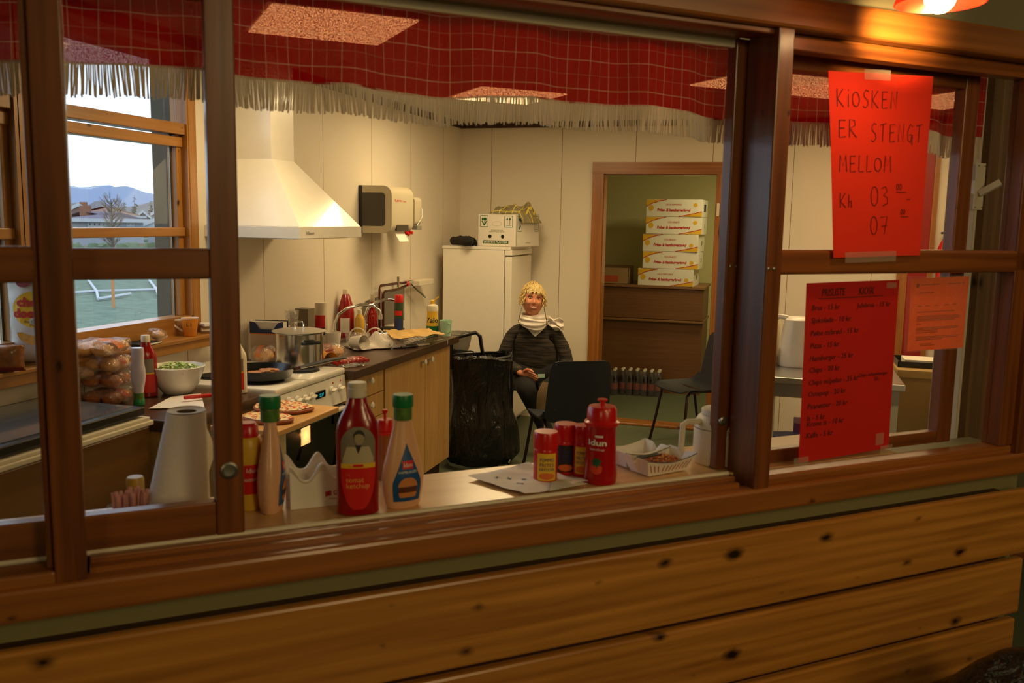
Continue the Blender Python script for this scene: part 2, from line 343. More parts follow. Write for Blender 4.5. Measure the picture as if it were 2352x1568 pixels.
# kitchen ceiling (inside front wall), hall ceiling
fw_=1.80
def poly_front(): # kitchen footprint corners
    a=FW(-1.94,fw_); b=FW(2.36,fw_); return [(-2.614,a.y),(b.x,b.y),(1.32,YB),(-2.614,YB)]
b=MB(); b.prism(poly_front(),CZ,CZ+.1); st(b.build('ceiling','ceiling_paint'))
b=MB(); b.box(-2.7,6,-6,8,2.62,2.72); st(b.build('ceiling_hall','hall_ceiling'))
# wall left with two window holes
def wall_x(name,x0,x1,y0,y1,z1,holes,m):
    b=MB(); ys=sorted({y0,y1}|{h[0] for h in holes}|{h[1] for h in holes})
    for a,c in zip(ys,ys[1:]):
        h=[h for h in holes if h[0]<=a and h[1]>=c]
        if h: b.box(x0,x1,a,c,0,h[0][2]); b.box(x0,x1,a,c,h[0][3],z1)
        else: b.box(x0,x1,a,c,0,z1)
    return st(b.build(name,m))
W1=(2.66,3.555,1.12,2.34); W2=(1.30,2.60,1.12,2.34)
wall_x('wall_left',XA-.075,XA,-.2,YB,2.62,[W1,W2],'wall_paint_left')
wall_x('wall_hall_left',XA-.22,XA,-6,-.2,2.62,[],'hall_wall')
st(MB().box(-2.9,6,-6.1,-6,0,2.62).build('wall_hall_rear','hall_wall'))
st(MB().box(5.9,6,-6,12,0,2.62).build('wall_hall_right','hall_wall'))
# back wall with doorway
DX0,DX1,DZ=-1.42,-.50,2.03
b=MB(); b.box(XA-.2,DX0,YB,YB+.10,0,2.5); b.box(DX1,1.40,YB,YB+.10,0,2.5); b.box(DX0,DX1,YB,YB+.10,DZ,2.5); st(b.build('wall_back','wall_paint_back'))
b=MB(); b.box(DX0-.07,DX0+.02,YB-.018,YB,0,DZ+.06); st(b.build('trim_1','pine_casing'))
b=MB(); b.box(DX1-.02,DX1+.07,YB-.018,YB,0,DZ+.06); st(b.build('trim_2','pine_casing'))
b=MB(); b.box(DX0-.07,DX1+.07,YB-.022,YB,DZ-.02,DZ+.07); st(b.build('trim_3','pine_lintel'))
b=MB(); b.box(DX0,DX0+.025,YB,YB+.12,0,DZ); b.box(DX1-.025,DX1,YB,YB+.12,0,DZ); b.box(DX0,DX1,YB,YB+.12,DZ-.025,DZ); st(b.build('door_1','pine_casing'))
b=MB(); b.box(DX0,DX1,YB-.03,YB+.13,0,.022,bev=.006); st(b.build('trim_4','pine_lintel'))
# store room behind
b=MB(); b.box(-2.8,1.4,9.45,9.55,0,2.5); st(b.build('wall_store_back','store_paint'))
b=MB(); b.box(-2.9,-2.8,YB,9.55,0,2.5); st(b.build('wall_store_left','store_paint')); 
b=MB(); b.box(1.4,1.5,YB,9.55,0,2.5); st(b.build('wall_store_right','store_paint')); st(MB().box(-2.9,1.5,YB+.1,9.55,2.45,2.5).build('ceiling_store','ceiling_paint'))
# dark cornice along kitchen ceiling
b=MB(); b.box(XA,XA+.025,0,YB,2.375,CZ); b.box(XA,1.3,YB-.025,YB,2.375,CZ); st(b.build('trim_5','dark_brown'))
# right kitchen wall
P0=FW(2.40,2.0); P1=Vector((1.32,YB,0))
d=(P1-P0).normalized(); n_=Vector((d.y,-d.x,0))*.08
b=MB(); b.prism([(P0.x,P0.y),(P1.x,P1.y),((P1+n_).x,(P1+n_).y),((P0+n_).x,(P0+n_).y)],0,2.5); st(b.build('wall_right','wall_paint'))
# hall wall beyond kiosk, with baseboard
c=Vector((1.22,4.88,0))-T3*.44; e=T3
b=MB(); b.prism([(c.x,c.y),(c.x+e.x*6,c.y+e.y*6),(c.x+e.x*6-.07,c.y+e.y*6+.07),(c.x-.07,c.y+.07)],0,2.62); st(b.build('wall_hall_back','hall_wall'))
b=MB(); q=c-M3*.015; b.prism([(q.x,q.y),(q.x+e.x*6,q.y+e.y*6),(c.x+e.x*6,c.y+e.y*6),(c.x,c.y)],0,.09); st(b.build('baseboard_hall','pine_trim'))
# ---------------- kitchen windows in the left wall ----------------
def kwindow(name,y0,y1,z0,z1):
    x0,x1=XA-.14,XA-.02
    root=MB()
    # outer frame
    root.box(XA-.074,XA+.012,y0,y0+.022,z0,z1); root.box(XA-.074,XA+.012,y1-.020,y1,z0,z1); root.mi=0
    o=root.build(name,'pine_window_post'); st(o)
    h=MB(); h.box(XA-.074,XA+.012,y0,y1,z0,z0+.05); h.box(XA-.074,XA+.012,y0,y1,z1-.045,z1); h.build('frame_rail','pine_window',o)
    t=MB(); t.box(XA-.07,XA+.004,y0+.022,y1-.020,1.985,2.035,bev=.004); t.box(XA-.07,XA-.012,y0+.022,y1-.020,1.93,1.975,bev=.004); t.build('transom','pine_window',o)
    t=MB(); t.box(XA-.07,XA-.010,y0+.022,y1-.020,1.532,1.572,bev=.004); t.build('glazing_bar','pine_window',o)
    t=MB(); t.box(XA-.07,XA-.02,y1-.056,y1-.021,z0+.05,1.985,bev=.003); t.box(XA-.07,XA-.02,y0+.022,y0+.05,z0+.05,1.985,bev=.003); t.build('casement_stile','pine_window_post',o)
    t=MB(); t.box(XA-.052,XA-.048,y1-.066,y1-.056,z0+.05,1.985); t.build('spacer_bar','steel_dull',o)
    g=MB(); g.box(XA-.047,XA-.044,y0+.022,y1-.021,z0+.05,z1-.045); g.build('pane','glass_window',o)
    return o
kwindow('window_1',*W1); kwindow('window_2',*W2)
b=MB(); b.box(XA-.0,XA+.015,3.545,3.60,1.10,2.36,bev=.003); st(b.build('trim_6','pine_window_post'))
b=MB(); b.box(XA-.0,XA+.012,2.595,2.665,1.10,2.36); st(b.build('trim_7','pine_window_post'))
b=MB(); b.box(XA-.0,XA+.11,1.1,3.66,1.070,1.088,bev=.004); b.box(XA,XA+.10,1.1,3.66,1.03,1.070,bev=.004); b.box(XA,XA+.014,1.1,3.60,1.088,1.125); st(b.build('window_sill','pine_window'))
# ---------------- serving hatch wall ----------------
S0,S1=-1.94,2.36
fst('wall_front_lower',MB().box(S0,2.335,1.635,1.80,0,1.02),'paint_olive')
fst('wall_front_upper',MB().box(S0,S1,1.64,1.80,2.10,2.62),'hall_wall')
fst('wall_front_side',MB().box(-1.94,-.62,1.64,1.80,1.02,2.10),'hall_wall')
def rnd(b,*a,bev=.006): b.box(*a,bev=bev)
for k,(z0,z1,s1) in enumerate([(.742,.926,2.325),(.567,.728,2.315),(.392,.553,2.305),(.20,.38,2.30)]):
    b=MB(); rnd(b,S0,s1,1.578,1.604,z0,z1,bev=.007); o=fst('trim_%d'%(22+k),b,'pine_board')
b=MB(); b.box(S0,2.24,1.604,1.635,.20,.92); fst('trim_8',b,'dark_brown')
b=MB(); rnd(b,S0,2.345,1.592,1.64,.966,1.024,bev=.008); fst('trim_9',b,'pine_trim')   # sill apron
b=MB(); b.box(-.03,1.345,1.625,1.66,1.018,1.034); b.box(-.03,1.352,1.648,1.672,1.03,1.044,bev=.003); fst('trim_10',b,'pine_trim')
b=MB(); b.box(S0,-.08,1.60,1.66,1.02,1.045,bev=.006); fst('trim_11',b,'pine_trim')
b=MB(); b.box(1.41,2.27,1.612,1.668,1.02,1.046,bev=.008); fst('trim_12',b,'pine_trim')
# header beam
b=MB(); rnd(b,S0,S1,1.592,1.64,2.058,2.128,bev=.008); b.box(S0,S1,1.64,1.70,2.05,2.10); fst('trim_13',b,'pine_trim')
b=MB(); b.box(S0,S1,1.64,1.80,2.075,2.11); fst('trim_14',b,'pine_post')
b=MB(); b.box(-.03,1.40,1.615,1.655,2.046,2.06,bev=.003); fst('trim_15',b,'pine_sash')
# posts
for k,(s0,s1) in enumerate([(-.082,-.034),(1.366,1.411),(2.268,2.345)]):
    b=MB(); b.box(s0,s1,1.598,1.70 if k<2 else 1.672,1.022,2.06,bev=.004); o=fst('trim_%d'%(16+k),b,'pine_post')
    if k==0:
        for dz in (0,): pass
# jamb lining at the right end
q0=atw(2247,560,1.96)[0]; q1=atw(2340,600,1.96)[0]; q2=atw(2214,560,1.975)[0]
b=MB(); b.box(q0,q1,1.95,1.975,.9,2.25); fst('trim_19',b,'jamb_wood')
b=MB(); b.box(q2,q0,1.975,2.0,.9,2.35); fst('trim_20',b,'off_white')
# fixed windows
def fixedwin(name,s0,s1,stile=(.03,.03)):
    b=MB(); b.box(s0,s0+stile[0],1.625,1.668,1.045,2.05,bev=.003); b.box(s1-stile[1],s1,1.612,1.668,1.045,2.05,bev=.004)
    o=fst(name,b,'pine_post')
    c=MB(); c.box(s0,s1,1.612,1.668,1.520,1.577,bev=.006); c.box(s0,s1,1.625,1.668,2.02,2.05,bev=.003); c.build('glazing_bar','pine_sash',o)
    c=MB(); c.box(s0+stile[0],s1-stile[1],1.648,1.651,1.045,2.03); c.build('pane','glass_clear',o)
    return o
fixedwin('window_3',-.62,-.082,(.03,.012)); fixedwin('window_4',1.411,2.268,(.008,.055))
# sliding sashes
def sash(label,s0,s1,w,bot,stl=.050,top=2.045):
    r=thing('sliding_sash',label,'window sash',FW(s0,w,1.045),TH)
    L=s1-s0; z=lambda v:v-1.045
    for x in (0,L-stl):
        b=MB(); b.box(x,x+stl,0,.034,0,z(top),bev=.003); b.build('stile','pine_post',r)
    b=MB(); b.box(stl,L-stl,.002,.032,0,z(bot),bev=.003); b.build('bottom_rail','pine_sash',r)
    b=MB(); b.box(stl,L-stl,.002,.032,z(1.520),z(1.573),bev=.003); b.build('middle_rail','pine_sash',r)
    b=MB(); b.box(stl,L-stl,.002,.032,z(1.995),z(top),bev=.003); b.build('top_rail','pine_sash',r)
    b=MB(); b.box(stl,L-stl,.016,.019,z(bot),z(1.997)); b.build('pane','glass_clear',r)
    return r
sl=sash('dark stained wooden sliding sash pulled across the left of the serving hatch',-.50,.232,1.664,1.112,.05)
kn=MB(); kn.lathe([(.016,0),(.016,.003),(.012,.005),(.010,.002),(.004,.0015)],20,M=Matrix.Translation((.732-.026,0,.125))@Matrix.Rotation(PI/2,4,'X')); kn.build('finger_pull','steel_dull',sl,smooth=True)
sr=sash('wooden sliding sash pushed open behind the right-hand notices',1.338,atw(2221,560,1.705)[0],1.705,1.078,.052,2.05)
kn=MB(); kn.lathe([(.011,0),(.011,.004),(.007,.006),(.005,.002)],18,M=Matrix.Translation((.012,0,.12))@Matrix.Rotation(PI/2,4,'X')); kn.build('finger_pull','steel_dull',sr,smooth=True)
sc_=MB()
for dx in (.012,.030): sc_.lathe([(.0045,0),(.004,.002),(.0,.003)],10,M=Matrix.Translation((dx,0,.49))@Matrix.Rotation(PI/2,4,'X'))
sc_.build('screw','steel_dull',sr,smooth=True)
sc2=MB()
for dx in (1.372,1.388): sc2.lathe([(.0045,0),(.004,.002),(.0,.003)],10,M=Matrix.Translation((dx,1.598,1.535))@Matrix.Rotation(PI/2,4,'X'))
fst('trim_21',sc2,'steel_dull')
# serving shelf
b=MB(); b.box(-1.2,1.90,1.674,1.925,1.020,1.044,bev=.002); o=tag(b.build('serving_shelf','shelf_top',rz=TH),'long beige wood-grain serving shelf inside the hatch','shelf')
b=MB(); b.tube([(-.5,1.668,1.046),(1.345,1.668,1.046)],.0055,8); b.build('edge_bead','off_white',o,smooth=True)
# curtain rail
r=tag(MB().box(-.10,1.352,1.712,1.728,2.030,2.058,bev=.003).build('curtain_rail','off_white',rz=TH),'cream curtain rail under the hatch header','curtain rail')
# ---------------- curtain ----------------
def curtain_mats():
    m=bpy.data.materials.new('plaid_cloth'); m.use_nodes=True; nt=m.node_tree; N=nt.nodes; L=nt.links; b=N['Principled BSDF']; b.inputs['Roughness'].default_value=.9; b.inputs['Specular IOR Level'].default_value=.1
    uv=N.new('ShaderNodeUVMap'); s=N.new('ShaderNodeSeparateXYZ'); L.new(uv.outputs[0],s.inputs[0])
    def line(sock,step,off,wd):
        a=N.new('ShaderNodeMath'); a.operation='ADD'; a.inputs[1].default_value=off+10*step; L.new(sock,a.inputs[0])
        q=N.new('ShaderNodeMath'); q.operation='MODULO'; q.inputs[1].default_value=step; L.new(a.outputs[0],q.inputs[0])
        t=N.new('ShaderNodeMath'); t.operation='LESS_THAN'; t.inputs[1].default_value=wd; L.new(q.outputs[0],t.inputs[0]); return t.outputs[0]
    outs=[(line(s.outputs[0],.052,0,.0018),.55),(line(s.outputs[0],.052,.026,.0012),.28),(line(s.outputs[1],.062,.03,.0018),.6),(line(s.outputs[1],.062,.061,.0012),.25)]
    acc=None
    for so,k in outs:
        mu=N.new('ShaderNodeMath'); mu.operation='MULTIPLY'; mu.inputs[1].default_value=k; L.new(so,mu.inputs[0])
        if acc is None: acc=mu.outputs[0]
        else:
            ad=N.new('ShaderNodeMath'); ad.operation='ADD'; ad.use_clamp=True; L.new(acc,ad.inputs[0]); L.new(mu.outputs[0],ad.inputs[1]); acc=ad.outputs[0]
    wv=N.new('ShaderNodeTexNoise'); wv.inputs['Scale'].default_value=700; L.new(uv.outputs[0],wv.inputs[0])
    mx=N.new('ShaderNodeMix'); mx.data_type='RGBA'; L.new(acc,mx.inputs[0]); mx.inputs[6].default_value=(*lin((182,9,9)),1); mx.inputs[7].default_value=(*lin((230,190,160)),1)
    L.new(mx.outputs[2],b.inputs['Base Color'])
    out=N['Material Output']; tl=N.new('ShaderNodeBsdfTranslucent'); L.new(mx.outputs[2],tl.inputs[0]); tr=N.new('ShaderNodeBsdfTransparent'); tr.inputs[0].default_value=(1,.62,.5,1)
    a=N.new('ShaderNodeMixShader'); a.inputs[0].default_value=.30; L.new(b.outputs[0],a.inputs[1]); L.new(tl.outputs[0],a.inputs[2])
    c=N.new('ShaderNodeMixShader'); th=N.new('ShaderNodeMath'); th.operation='GREATER_THAN'; th.inputs[1].default_value=.56; L.new(wv.outputs['Fac'],th.inputs[0])
    m3=N.new('ShaderNodeMath'); m3.operation='MULTIPLY'; m3.inputs[1].default_value=.30; L.new(th.outputs[0],m3.inputs[0]); L.new(m3.outputs[0],c.inputs[0])
    L.new(a.outputs[0],c.inputs[1]); L.new(tr.outputs[0],c.inputs[2]); L.new(c.outputs[0],out.inputs[0]); MATS['plaid_cloth']=m
curtain_mats()
CS0,CS1=-.60,2.24
def cw(s,z):
    k=(2.05-z)/.17
    return 1.770+.013*math.sin(s*21+1.2*math.sin(s*3.3))+.007*math.sin(s*47+2)+.006*k*math.sin(s*9+.8)
def czb(s): return 1.884+.006*math.sin(s*7.3+.5)+.003*math.sin(s*17)
NU,NV=420,14
b=MB(); uvs=[]
V=[]
for i in range(NU):
    s=CS0+(CS1-CS0)*i/(NU-1); zb=czb(s); row=[]
    for j in range(NV):
        z=zb+(2.062-zb)*j/(NV-1); row.append(b.bm.verts.new((s+.004*math.sin(s*33+z*9),cw(s,z),z)))
    V.append(row)
uvl=b.bm.loops.layers.uv.new('UVMap')
for i in range(NU-1):
    for j in range(NV-1):
        f=b._f([V[i][j],V[i+1][j],V[i+1][j+1],V[i][j+1]])
        for lp,(a,c) in zip(f.loops,[(i,j),(i+1,j),(i+1,j+1),(i,j+1)]):
            s=CS0+(CS1-CS0)*a/(NU-1); lp[uvl].uv=(s*1.12+.6,(2.062-1.884)*c/(NV-1))
cur=tag(b.build('curtain','plaid_cloth',rz=TH,smooth=True),'red plaid valance with cream fringe hanging along the top of the hatch','curtain')
b=MB(); rr=random.Random(3)
s=CS0
while s<CS1:
    zt=czb(s)+.004; y=cw(s,zt); L=.058+rr.uniform(-.004,.003); lean=rr.uniform(-.003,.003)+.004*math.sin(s*31); ly=rr.uniform(-.003,.003); r=.00145
    p=[(s,y,zt),(s+lean*.4+rr.uniform(-.001,.001),y+ly*.5,zt-L*.5),(s+lean,y+ly,zt-L)]
    b.tube(p,[r,r*1.1,r*1.15],5); s+=rr.uniform(.0024,.0038)
tag(b.build('fringe',mat('fringe_wool',(238,222,200),.9),cur),None,None,kind='stuff')
# ---------------- ceiling lights ----------------
mat('diffuser',(255,230,180),.5,emit=(255,206,140),es=5.0); 
def clight(s,w,lx,ly,label):
    r=thing('ceiling_light',label,'ceiling light',FW(s,w,2.395),TH,'square ceiling light panels')
    b=MB(); b.box(-lx/2-.02,lx/2+.02,-ly/2-.02,ly/2+.02,0.004,.025); b.build('frame','white_metal',r)
    b=MB(); b.box(-lx/2,lx/2,-ly/2,ly/2,-.002,.006); b.build('diffuser','diffuser',r)
clight(.90,3.75,.56,.56,'glowing ceiling light panel above the stove, seen through the valance')
clight(2.36,5.25,.56,.56,'glowing ceiling light panel near the sink corner')
clight(3.6,4.0,1.1,.56,'long glowing ceiling light panel right of the doorway')
clight(4.75,4.0,.56,.56,'rightmost glowing ceiling light panel seen past the orange notice')
# pendant lamp in the hall
mat('lamp_red',(230,60,30),.35,emit=(255,50,16),es=.9); mat('bulb',(255,240,200),.4,emit=(255,214,150),es=30)
LP=FW(1.58,1.37,2.085)
r=thing('pendant_lamp','small red lamp shade with a lit bulb at the top right of the hatch','lamp',LP,TH)
b=MB(); b.grid(28,8,lambda u,v:(math.cos(2*PI*u)*(.088-.055*v**1.3),math.sin(2*PI*u)*(.088-.055*v**1.3),.10*v),thick=.003,closeu=True); b.build('lamp_shade','lamp_red',r,smooth=True)
b=MB(); b.ell((0,0,.010),.03,16,10); b.build('bulb','bulb',r,smooth=True)
b=MB(); b.cyl((0,0,.06),(0,0,.12),.018); b.cyl((0,0,.12),(0,0,.535),.003,n=6); b.build('cord','black_plastic',r)
l=bpy.data.lights.new('lamp_bulb','SPOT'); l.energy=34; l.color=(1,.62,.25); l.shadow_soft_size=.03; l.spot_size=math.radians(54); l.spot_blend=1
lo=bpy.data.objects.new('lamp_bulb',l); COL.objects.link(lo); lo.location=LP+Vector((0,0,-.032)); lo.rotation_mode='QUATERNION'; lo.rotation_quaternion=(T3*.13+M3*.23+Vector((0,0,.040))).to_track_quat('-Z','Y')
l2=bpy.data.lights.new('lamp_bulb_down','SPOT'); l2.energy=8; l2.color=(1,.62,.25); l2.shadow_soft_size=.03; l2.spot_size=math.radians(120); l2.spot_blend=1
lo2=bpy.data.objects.new('lamp_bulb_down',l2); COL.objects.link(lo2); lo2.location=LP+Vector((0,0,-.006)); lo2.rotation_euler=(math.radians(25),0,TH)
# ---------------- notices ----------------
def sheet_fn(s0,s1,w,z0,z1,skew=0,curl=.003):
    def fn(x,y): # x,y in 0..1 from lower left
        return Vector((s0+(s1-s0)*x+skew*(1-y),w-curl*abs(math.sin(x*5+y*3))-.0006,z0+(z1-z0)*y))
    return fn
def notice(label,name,m,c,w):
    # c: four (s,z) corners ll,lr,ur,ul
    (a,b2,c2,d2)=[Vector((p[0],0,p[1])) for p in c]
    def base(x,y,off=0):
        p=(a*(1-x)+b2*x)*(1-y)+(d2*(1-x)+c2*x)*y
        return Vector((p.x,w-.0012-.003*(.5+.5*math.sin(x*4.2+y*2.6))-off,p.z))
    mb=MB(); mb.grid(14,18,lambda u,v:base(u,v),thick=.0004); o=mb.build(name,m,rz=TH,smooth=True)
    tag(o,label,'notice'); W_=(b2-a).length; H_=(d2-a).length
    return o,(lambda x,y:base(x/W_,y/H_,.0012)),W_,H_
WN=1.645
def sz_(x,y,w=WN): return atw(x,y,w)
sign,fn,Wd,Hd=notice('bright orange-red paper sign with pencilled closing hours, taped over the upper right glass','closing_sign','neon_paper',[sz_(1912,592,1.606),sz_(2112,586,1.606),sz_(2141,176,1.606),sz_(1900,163,1.606)],1.606)
# handwritten strokes, y up, unit box
STK={'K':[[(0,0),(.02,1)],[(.55,1),(.04,.45),(.6,0)]],'I':[[(.1,0),(.12,.72)],[(.13,.92),(.14,.98)]],'O':[[(.35+.33*math.cos(t*PI/8+1.6),.45+.4*math.sin(t*PI/8+1.6)) for t in range(17)]],
'S':[[(.55,.92),(.3,1),(.08,.8),(.15,.6),(.45,.42),(.5,.18),(.25,0),(0,.08)]],'E':[[(.55,.95),(.06,.95),(.03,0),(.55,.04)],[(.05,.5),(.45,.52)]],'N':[[(0,0),(.05,1),(.5,.02),(.55,1)]],
'R':[[(.02,0),(.05,1),(.45,.95),(.5,.68),(.06,.5),(.6,0)]],'T':[[(.28,0),(.33,.95)],[(0,.9),(.65,1)]],'G':[[(.55,.85),(.3,1),(.05,.6),(.12,.1),(.4,0),(.5,.4)],[(.25,.42),(.55,.42),(.56,-.15)]],
'M':[[(0,0),(.08,1),(.3,.35),(.6,1),(.66,0)]],'L':[[(.05,1),(0,.02),(.45,.04)]],'l':[[(0,0),(.04,.9)],[(.04,.35),(.25,.5),(.3,0)]],'0':[[(.26+.24*math.cos(t*PI/8+1.6),.5+.5*math.sin(t*PI/8+1.6)) for t in range(17)]],
'3':[[(.02,.92),(.3,1),(.4,.75),(.15,.55),(.45,.42),(.42,.1),(.1,0)]],'7':[[(0,.95),(.5,1),(.3,0)],[(.1,.45),(.5,.5)]],'-':[[(0,.4),(.5,.4)]]}
def hand(mb,txt,x,y,h,fn,wd=.0022,adv=.80,ks=1):
    for ch in txt:
        if ch==' ': x+=h*.55; continue
        wmax=max(p[0] for st_ in STK[ch] for p in st_)
        for s_ in STK[ch]: ribbon(mb,[(x+p[0]*h*ks,y+p[1]*h) for p in s_],wd,fn)
        x+=(wmax*ks+.24)*h
    return x
b=MB(); k=Wd/.24
hand(b,'KIOSKEN',Wd*.07,Hd*.815,Hd*.095,fn,ks=.72); hand(b,'ER',Wd*.08,Hd*.655,Hd*.095,fn,ks=.85); hand(b,'STENGT',Wd*.40,Hd*.635,Hd*.10,fn,ks=.66)
hand(b,'MELLOM',Wd*.08,Hd*.47,Hd*.09,fn,ks=.8); hand(b,'Kl',Wd*.08,Hd*.275,Hd*.08,fn,ks=.8); hand(b,'03',Wd*.40,Hd*.285,Hd*.105,fn); hand(b,'07',Wd*.40,Hd*.125,Hd*.10,fn)
hand(b,'00',Wd*.68,Hd*.372,Hd*.033,fn,ks=.9,wd=.0016); hand(b,'-',Wd*.80,Hd*.30,Hd*.05,fn,ks=1.1); hand(b,'00',Wd*.74,Hd*.235,Hd*.028,fn,ks=.9,wd=.0016)
ribbon(b,[(Wd*.68,Hd*.36),(Wd*.79,Hd*.36)],.0018,fn); ribbon(b,[(Wd*.74,Hd*.222),(Wd*.83,Hd*.222)],.0018,fn)
b.build('handwriting',mat('pencil_red',(96,14,10),.8),sign)
for (x0,x1,y0,y1) in ((.33,.58,.965,1.02),(.12,.70,-.03,.03)):
    b=MB()
    vs=[fn(Wd*x0,Hd*y0),fn(Wd*x1,Hd*y0),fn(Wd*x1,Hd*y1),fn(Wd*x0,Hd*y1)]; b._f([b.bm.verts.new(v-Vector((0,.001,0))) for v in vs]); b.build('tape','tape',sign)
pl,fn,Wd,Hd=notice('red paper price list written in black marker, taped low on the right glass','price_list','red_paper',[sz_(1832,1062,1.6455),sz_(2040,1028,1.6455),sz_(2063,642,1.6455),sz_(1850,650,1.6455)],1.6455)
b=MB(); t=lambda s,x,y,z,**k: put_text(b,s,z,Wd*x,Hd*y,fn,shear=.12,bold=.0001,**k)
t('PRISLISTE',.16,.925,.026,width=.075); t('KIOSK',.56,.925,.026,width=.05); ribbon(b,[(Wd*.13,Hd*.912),(Wd*.83,Hd*.912)],.0016,fn)
for s,y in (('Brus - 15 kr',.85),('Sjokolade - 10 kr',.78),('Pølse m/brød - 15 kr',.71),('Pizza - 15 kr',.64),('Hamburger - 25 kr',.57),('Chips - 20 kr',.505),('Chips m/pølse - 35 kr',.435),('Ostepop - 20 kr',.37),('Peanøtter - 20 kr',.30),('Is - 5 kr',.235),('Krone is - 10 kr',.20),('Kaffe - 5 kr',.135)):
    t(s,.06,y,.0185)
t('Julebrus - 15 kr',.55,.85,.0175); t('Chips m/hamburger',.60,.45,.0125); t('35,-',.78,.42,.013)
b.build('handwriting',mat('marker',(60,8,6),.7),pl)
for (x0,x1,y0,y1) in ((.86,.97,.955,.985),(.84,.93,.03,.10),(-.05,.1,-.02,.03),(.9,1.04,-.03,.02)):
    b=MB(); b._f([b.bm.verts.new(fn(Wd*x,Hd*y)) for x,y in ((x0,y0),(x1,y0),(x1,y1),(x0,y1))]); b.build('tape','tape',pl)
le,fn,Wd,Hd=notice('faded orange typed letter in a plastic sleeve, hung beside the red price list','letter_notice','orange_paper',[sz_(2082,806,1.6455),sz_(2211,798,1.6455),sz_(2224,634,1.6455),sz_(2090,640,1.6455)],1.6455)
b=MB(); rr=random.Random(4)
for y,x0,x1 in [(.91,.17,.5),(.91,.63,.92),(.80,.15,.4),(.62,.12,.2),(.62,.26,.33),(.62,.42,.5),(.62,.6,.68),(.62,.74,.82),(.535,.12,.78),(.475,.12,.86),(.455,.12,.9),(.435,.12,.88),(.415,.12,.8),(.37,.12,.2),(.315,.12,.88),(.295,.12,.86),(.275,.12,.5),(.25,.12,.5),(.19,.12,.9),(.17,.12,.86),(.15,.12,.6),(.09,.2,.4),(.07,.2,.45)]:
    ribbon(b,[(Wd*x0,Hd*y),(Wd*x1,Hd*y)],.0016,fn)
b._f([b.bm.verts.new(fn(Wd*x,Hd*y)) for x,y in ((.10,.93),(.14,.93),(.14,.89),(.12,.87),(.10,.89))])
b.build('typed_lines',mat('faded_ink',(150,70,20),.7),le)
b=MB(); b.grid(2,2,lambda u,v:fn(Wd*(-.07+1.1*u),Hd*(-.02+1.05*v))-Vector((0,.001,0))); b.build('plastic_sleeve','sleeve_film',le)
# ---------------- things on the serving shelf ----------------
SHZ=1.0445
def shelf_at(x,y):
    P=atz(x,y,SHZ); return P.dot(T3),P.dot(M3),P
def dims(x,y,ytop,wpx):
    s,w,P=shelf_at(x,y); k=FPX/((P-CAM).dot(CW)); h=atw(x,ytop,w)[1]-SHZ
    return P,h,wpx/2/k
def prof_interp(pr,z):
    for a,b in zip(pr,pr[1:]):
        if a[1]<=z<=b[1] and b[1]>a[1]: t=(z-a[1])/(b[1]-a[1]); return a[0]*(1-t)+b[0]*t
    return pr[-1][0]
A0=-PI/2-.25
def lab(parent,name,m,fn,z0,z1,half,nz=14,nx=11):
    b=MB(); patch(b,fn,z0,z1,half,nz,nx); return b.build(name,m,parent,smooth=True)
def rfn_(pr,z0): return lambda z: prof_interp(pr,z0+z)
# surface mapper for lathe with sx, sy and profile
def surf(pr,sx,sy,a0,off=.0007,z0=0):
    def fn(x,z):
        r=prof_interp(pr,z+z0); R_=r*(sx+sy)/2
        if sx>sy*1.2: # flat bottle: map by x coordinate across the wide face
            cx=max(-.97,min(.97,x/(r*sx))); t=math.copysign(math.acos(cx),a0)
            if a0<0: t=-math.acos(cx)
            return Vector((math.cos(t)*(r*sx+off),math.sin(t)*(r*sy+off),z+z0))
        t=a0+x/max(R_,1e-4); return Vector((math.cos(t)*(r*sx+off),math.sin(t)*(r*sy+off),z+z0))
    return fn
# 1 kg ketchup
P,h,r=dims(822,1176,877,97)
t_=thing('ketchup_bottle','big flat red ketchup bottle with a portrait label and white cap, front of the shelf','bottle',P,TH-.22)
pr=[(.036,0),(.042,.004),(.0415,.03),(.042,.09),(.0425,.165),(.040,.182),(.034,.197),(.026,.212),(.020,.224),(.0175,.236)]
pr=[(a,z*h/.265) for a,z in pr]
b=MB(); b.lathe(pr,40,sx=1,sy=.62,pw=2.5); b.build('bottle_body','red_deep',t_,smooth=True)
b=MB(); b.lathe([(.018,.236*h/.265),(.0185,.238*h/.265),(.0185,h-.012),(.0175,h-.011),(.0175,h-.009),(.0188,h-.008),(.0188,h-.002),(.017,h)],30); b.build('cap','off_white',t_,smooth=True)
def flat(pr,sy,off=.0008):
    def fn(x,z):
        r=prof_interp(pr,z); c=max(-.985,min(.985,x/r)); pw=2.5
        # superellipse y
        y=-(max(0,1-abs(c)**pw))**(1/pw)*r*sy-off
        return Vector((x,y,z))
    return fn
fn=flat(pr,.62); fn2=flat(pr,.62,.0016); fn3=flat(pr,.62,.0024)
arch=lambda z:.0335 if z<.145 else .0335*math.sqrt(max(0.0,1-((z-.145)/.037)**2))+.0005
lab(t_,'portrait_photo','photo_grey',fn,.108,.181,arch)
b=MB(); patch(b,fn2,.108,.142,lambda z:.030-.35*max(0,(z-.118))); b.build('white_shirt',mat('photo_shirt',(190,176,146),.5),t_,smooth=True)
b=MB()
b._f([b.bm.verts.new(fn3(x,z)) for x,z in ((-.006,.145),(0,.128),(.007,.145))]); b.build('dark_collar','photo_dark',t_)
b=MB(); pts=[fn3(.002+.0095*math.cos(a),.158+.013*math.sin(a)) for a in [2*PI*i/18 for i in range(18)]]; b._f([b.bm.verts.new(p) for p in pts]); b.build('face','photo_grey' if 0 else mat('photo_face',(164,146,118),.5),t_)
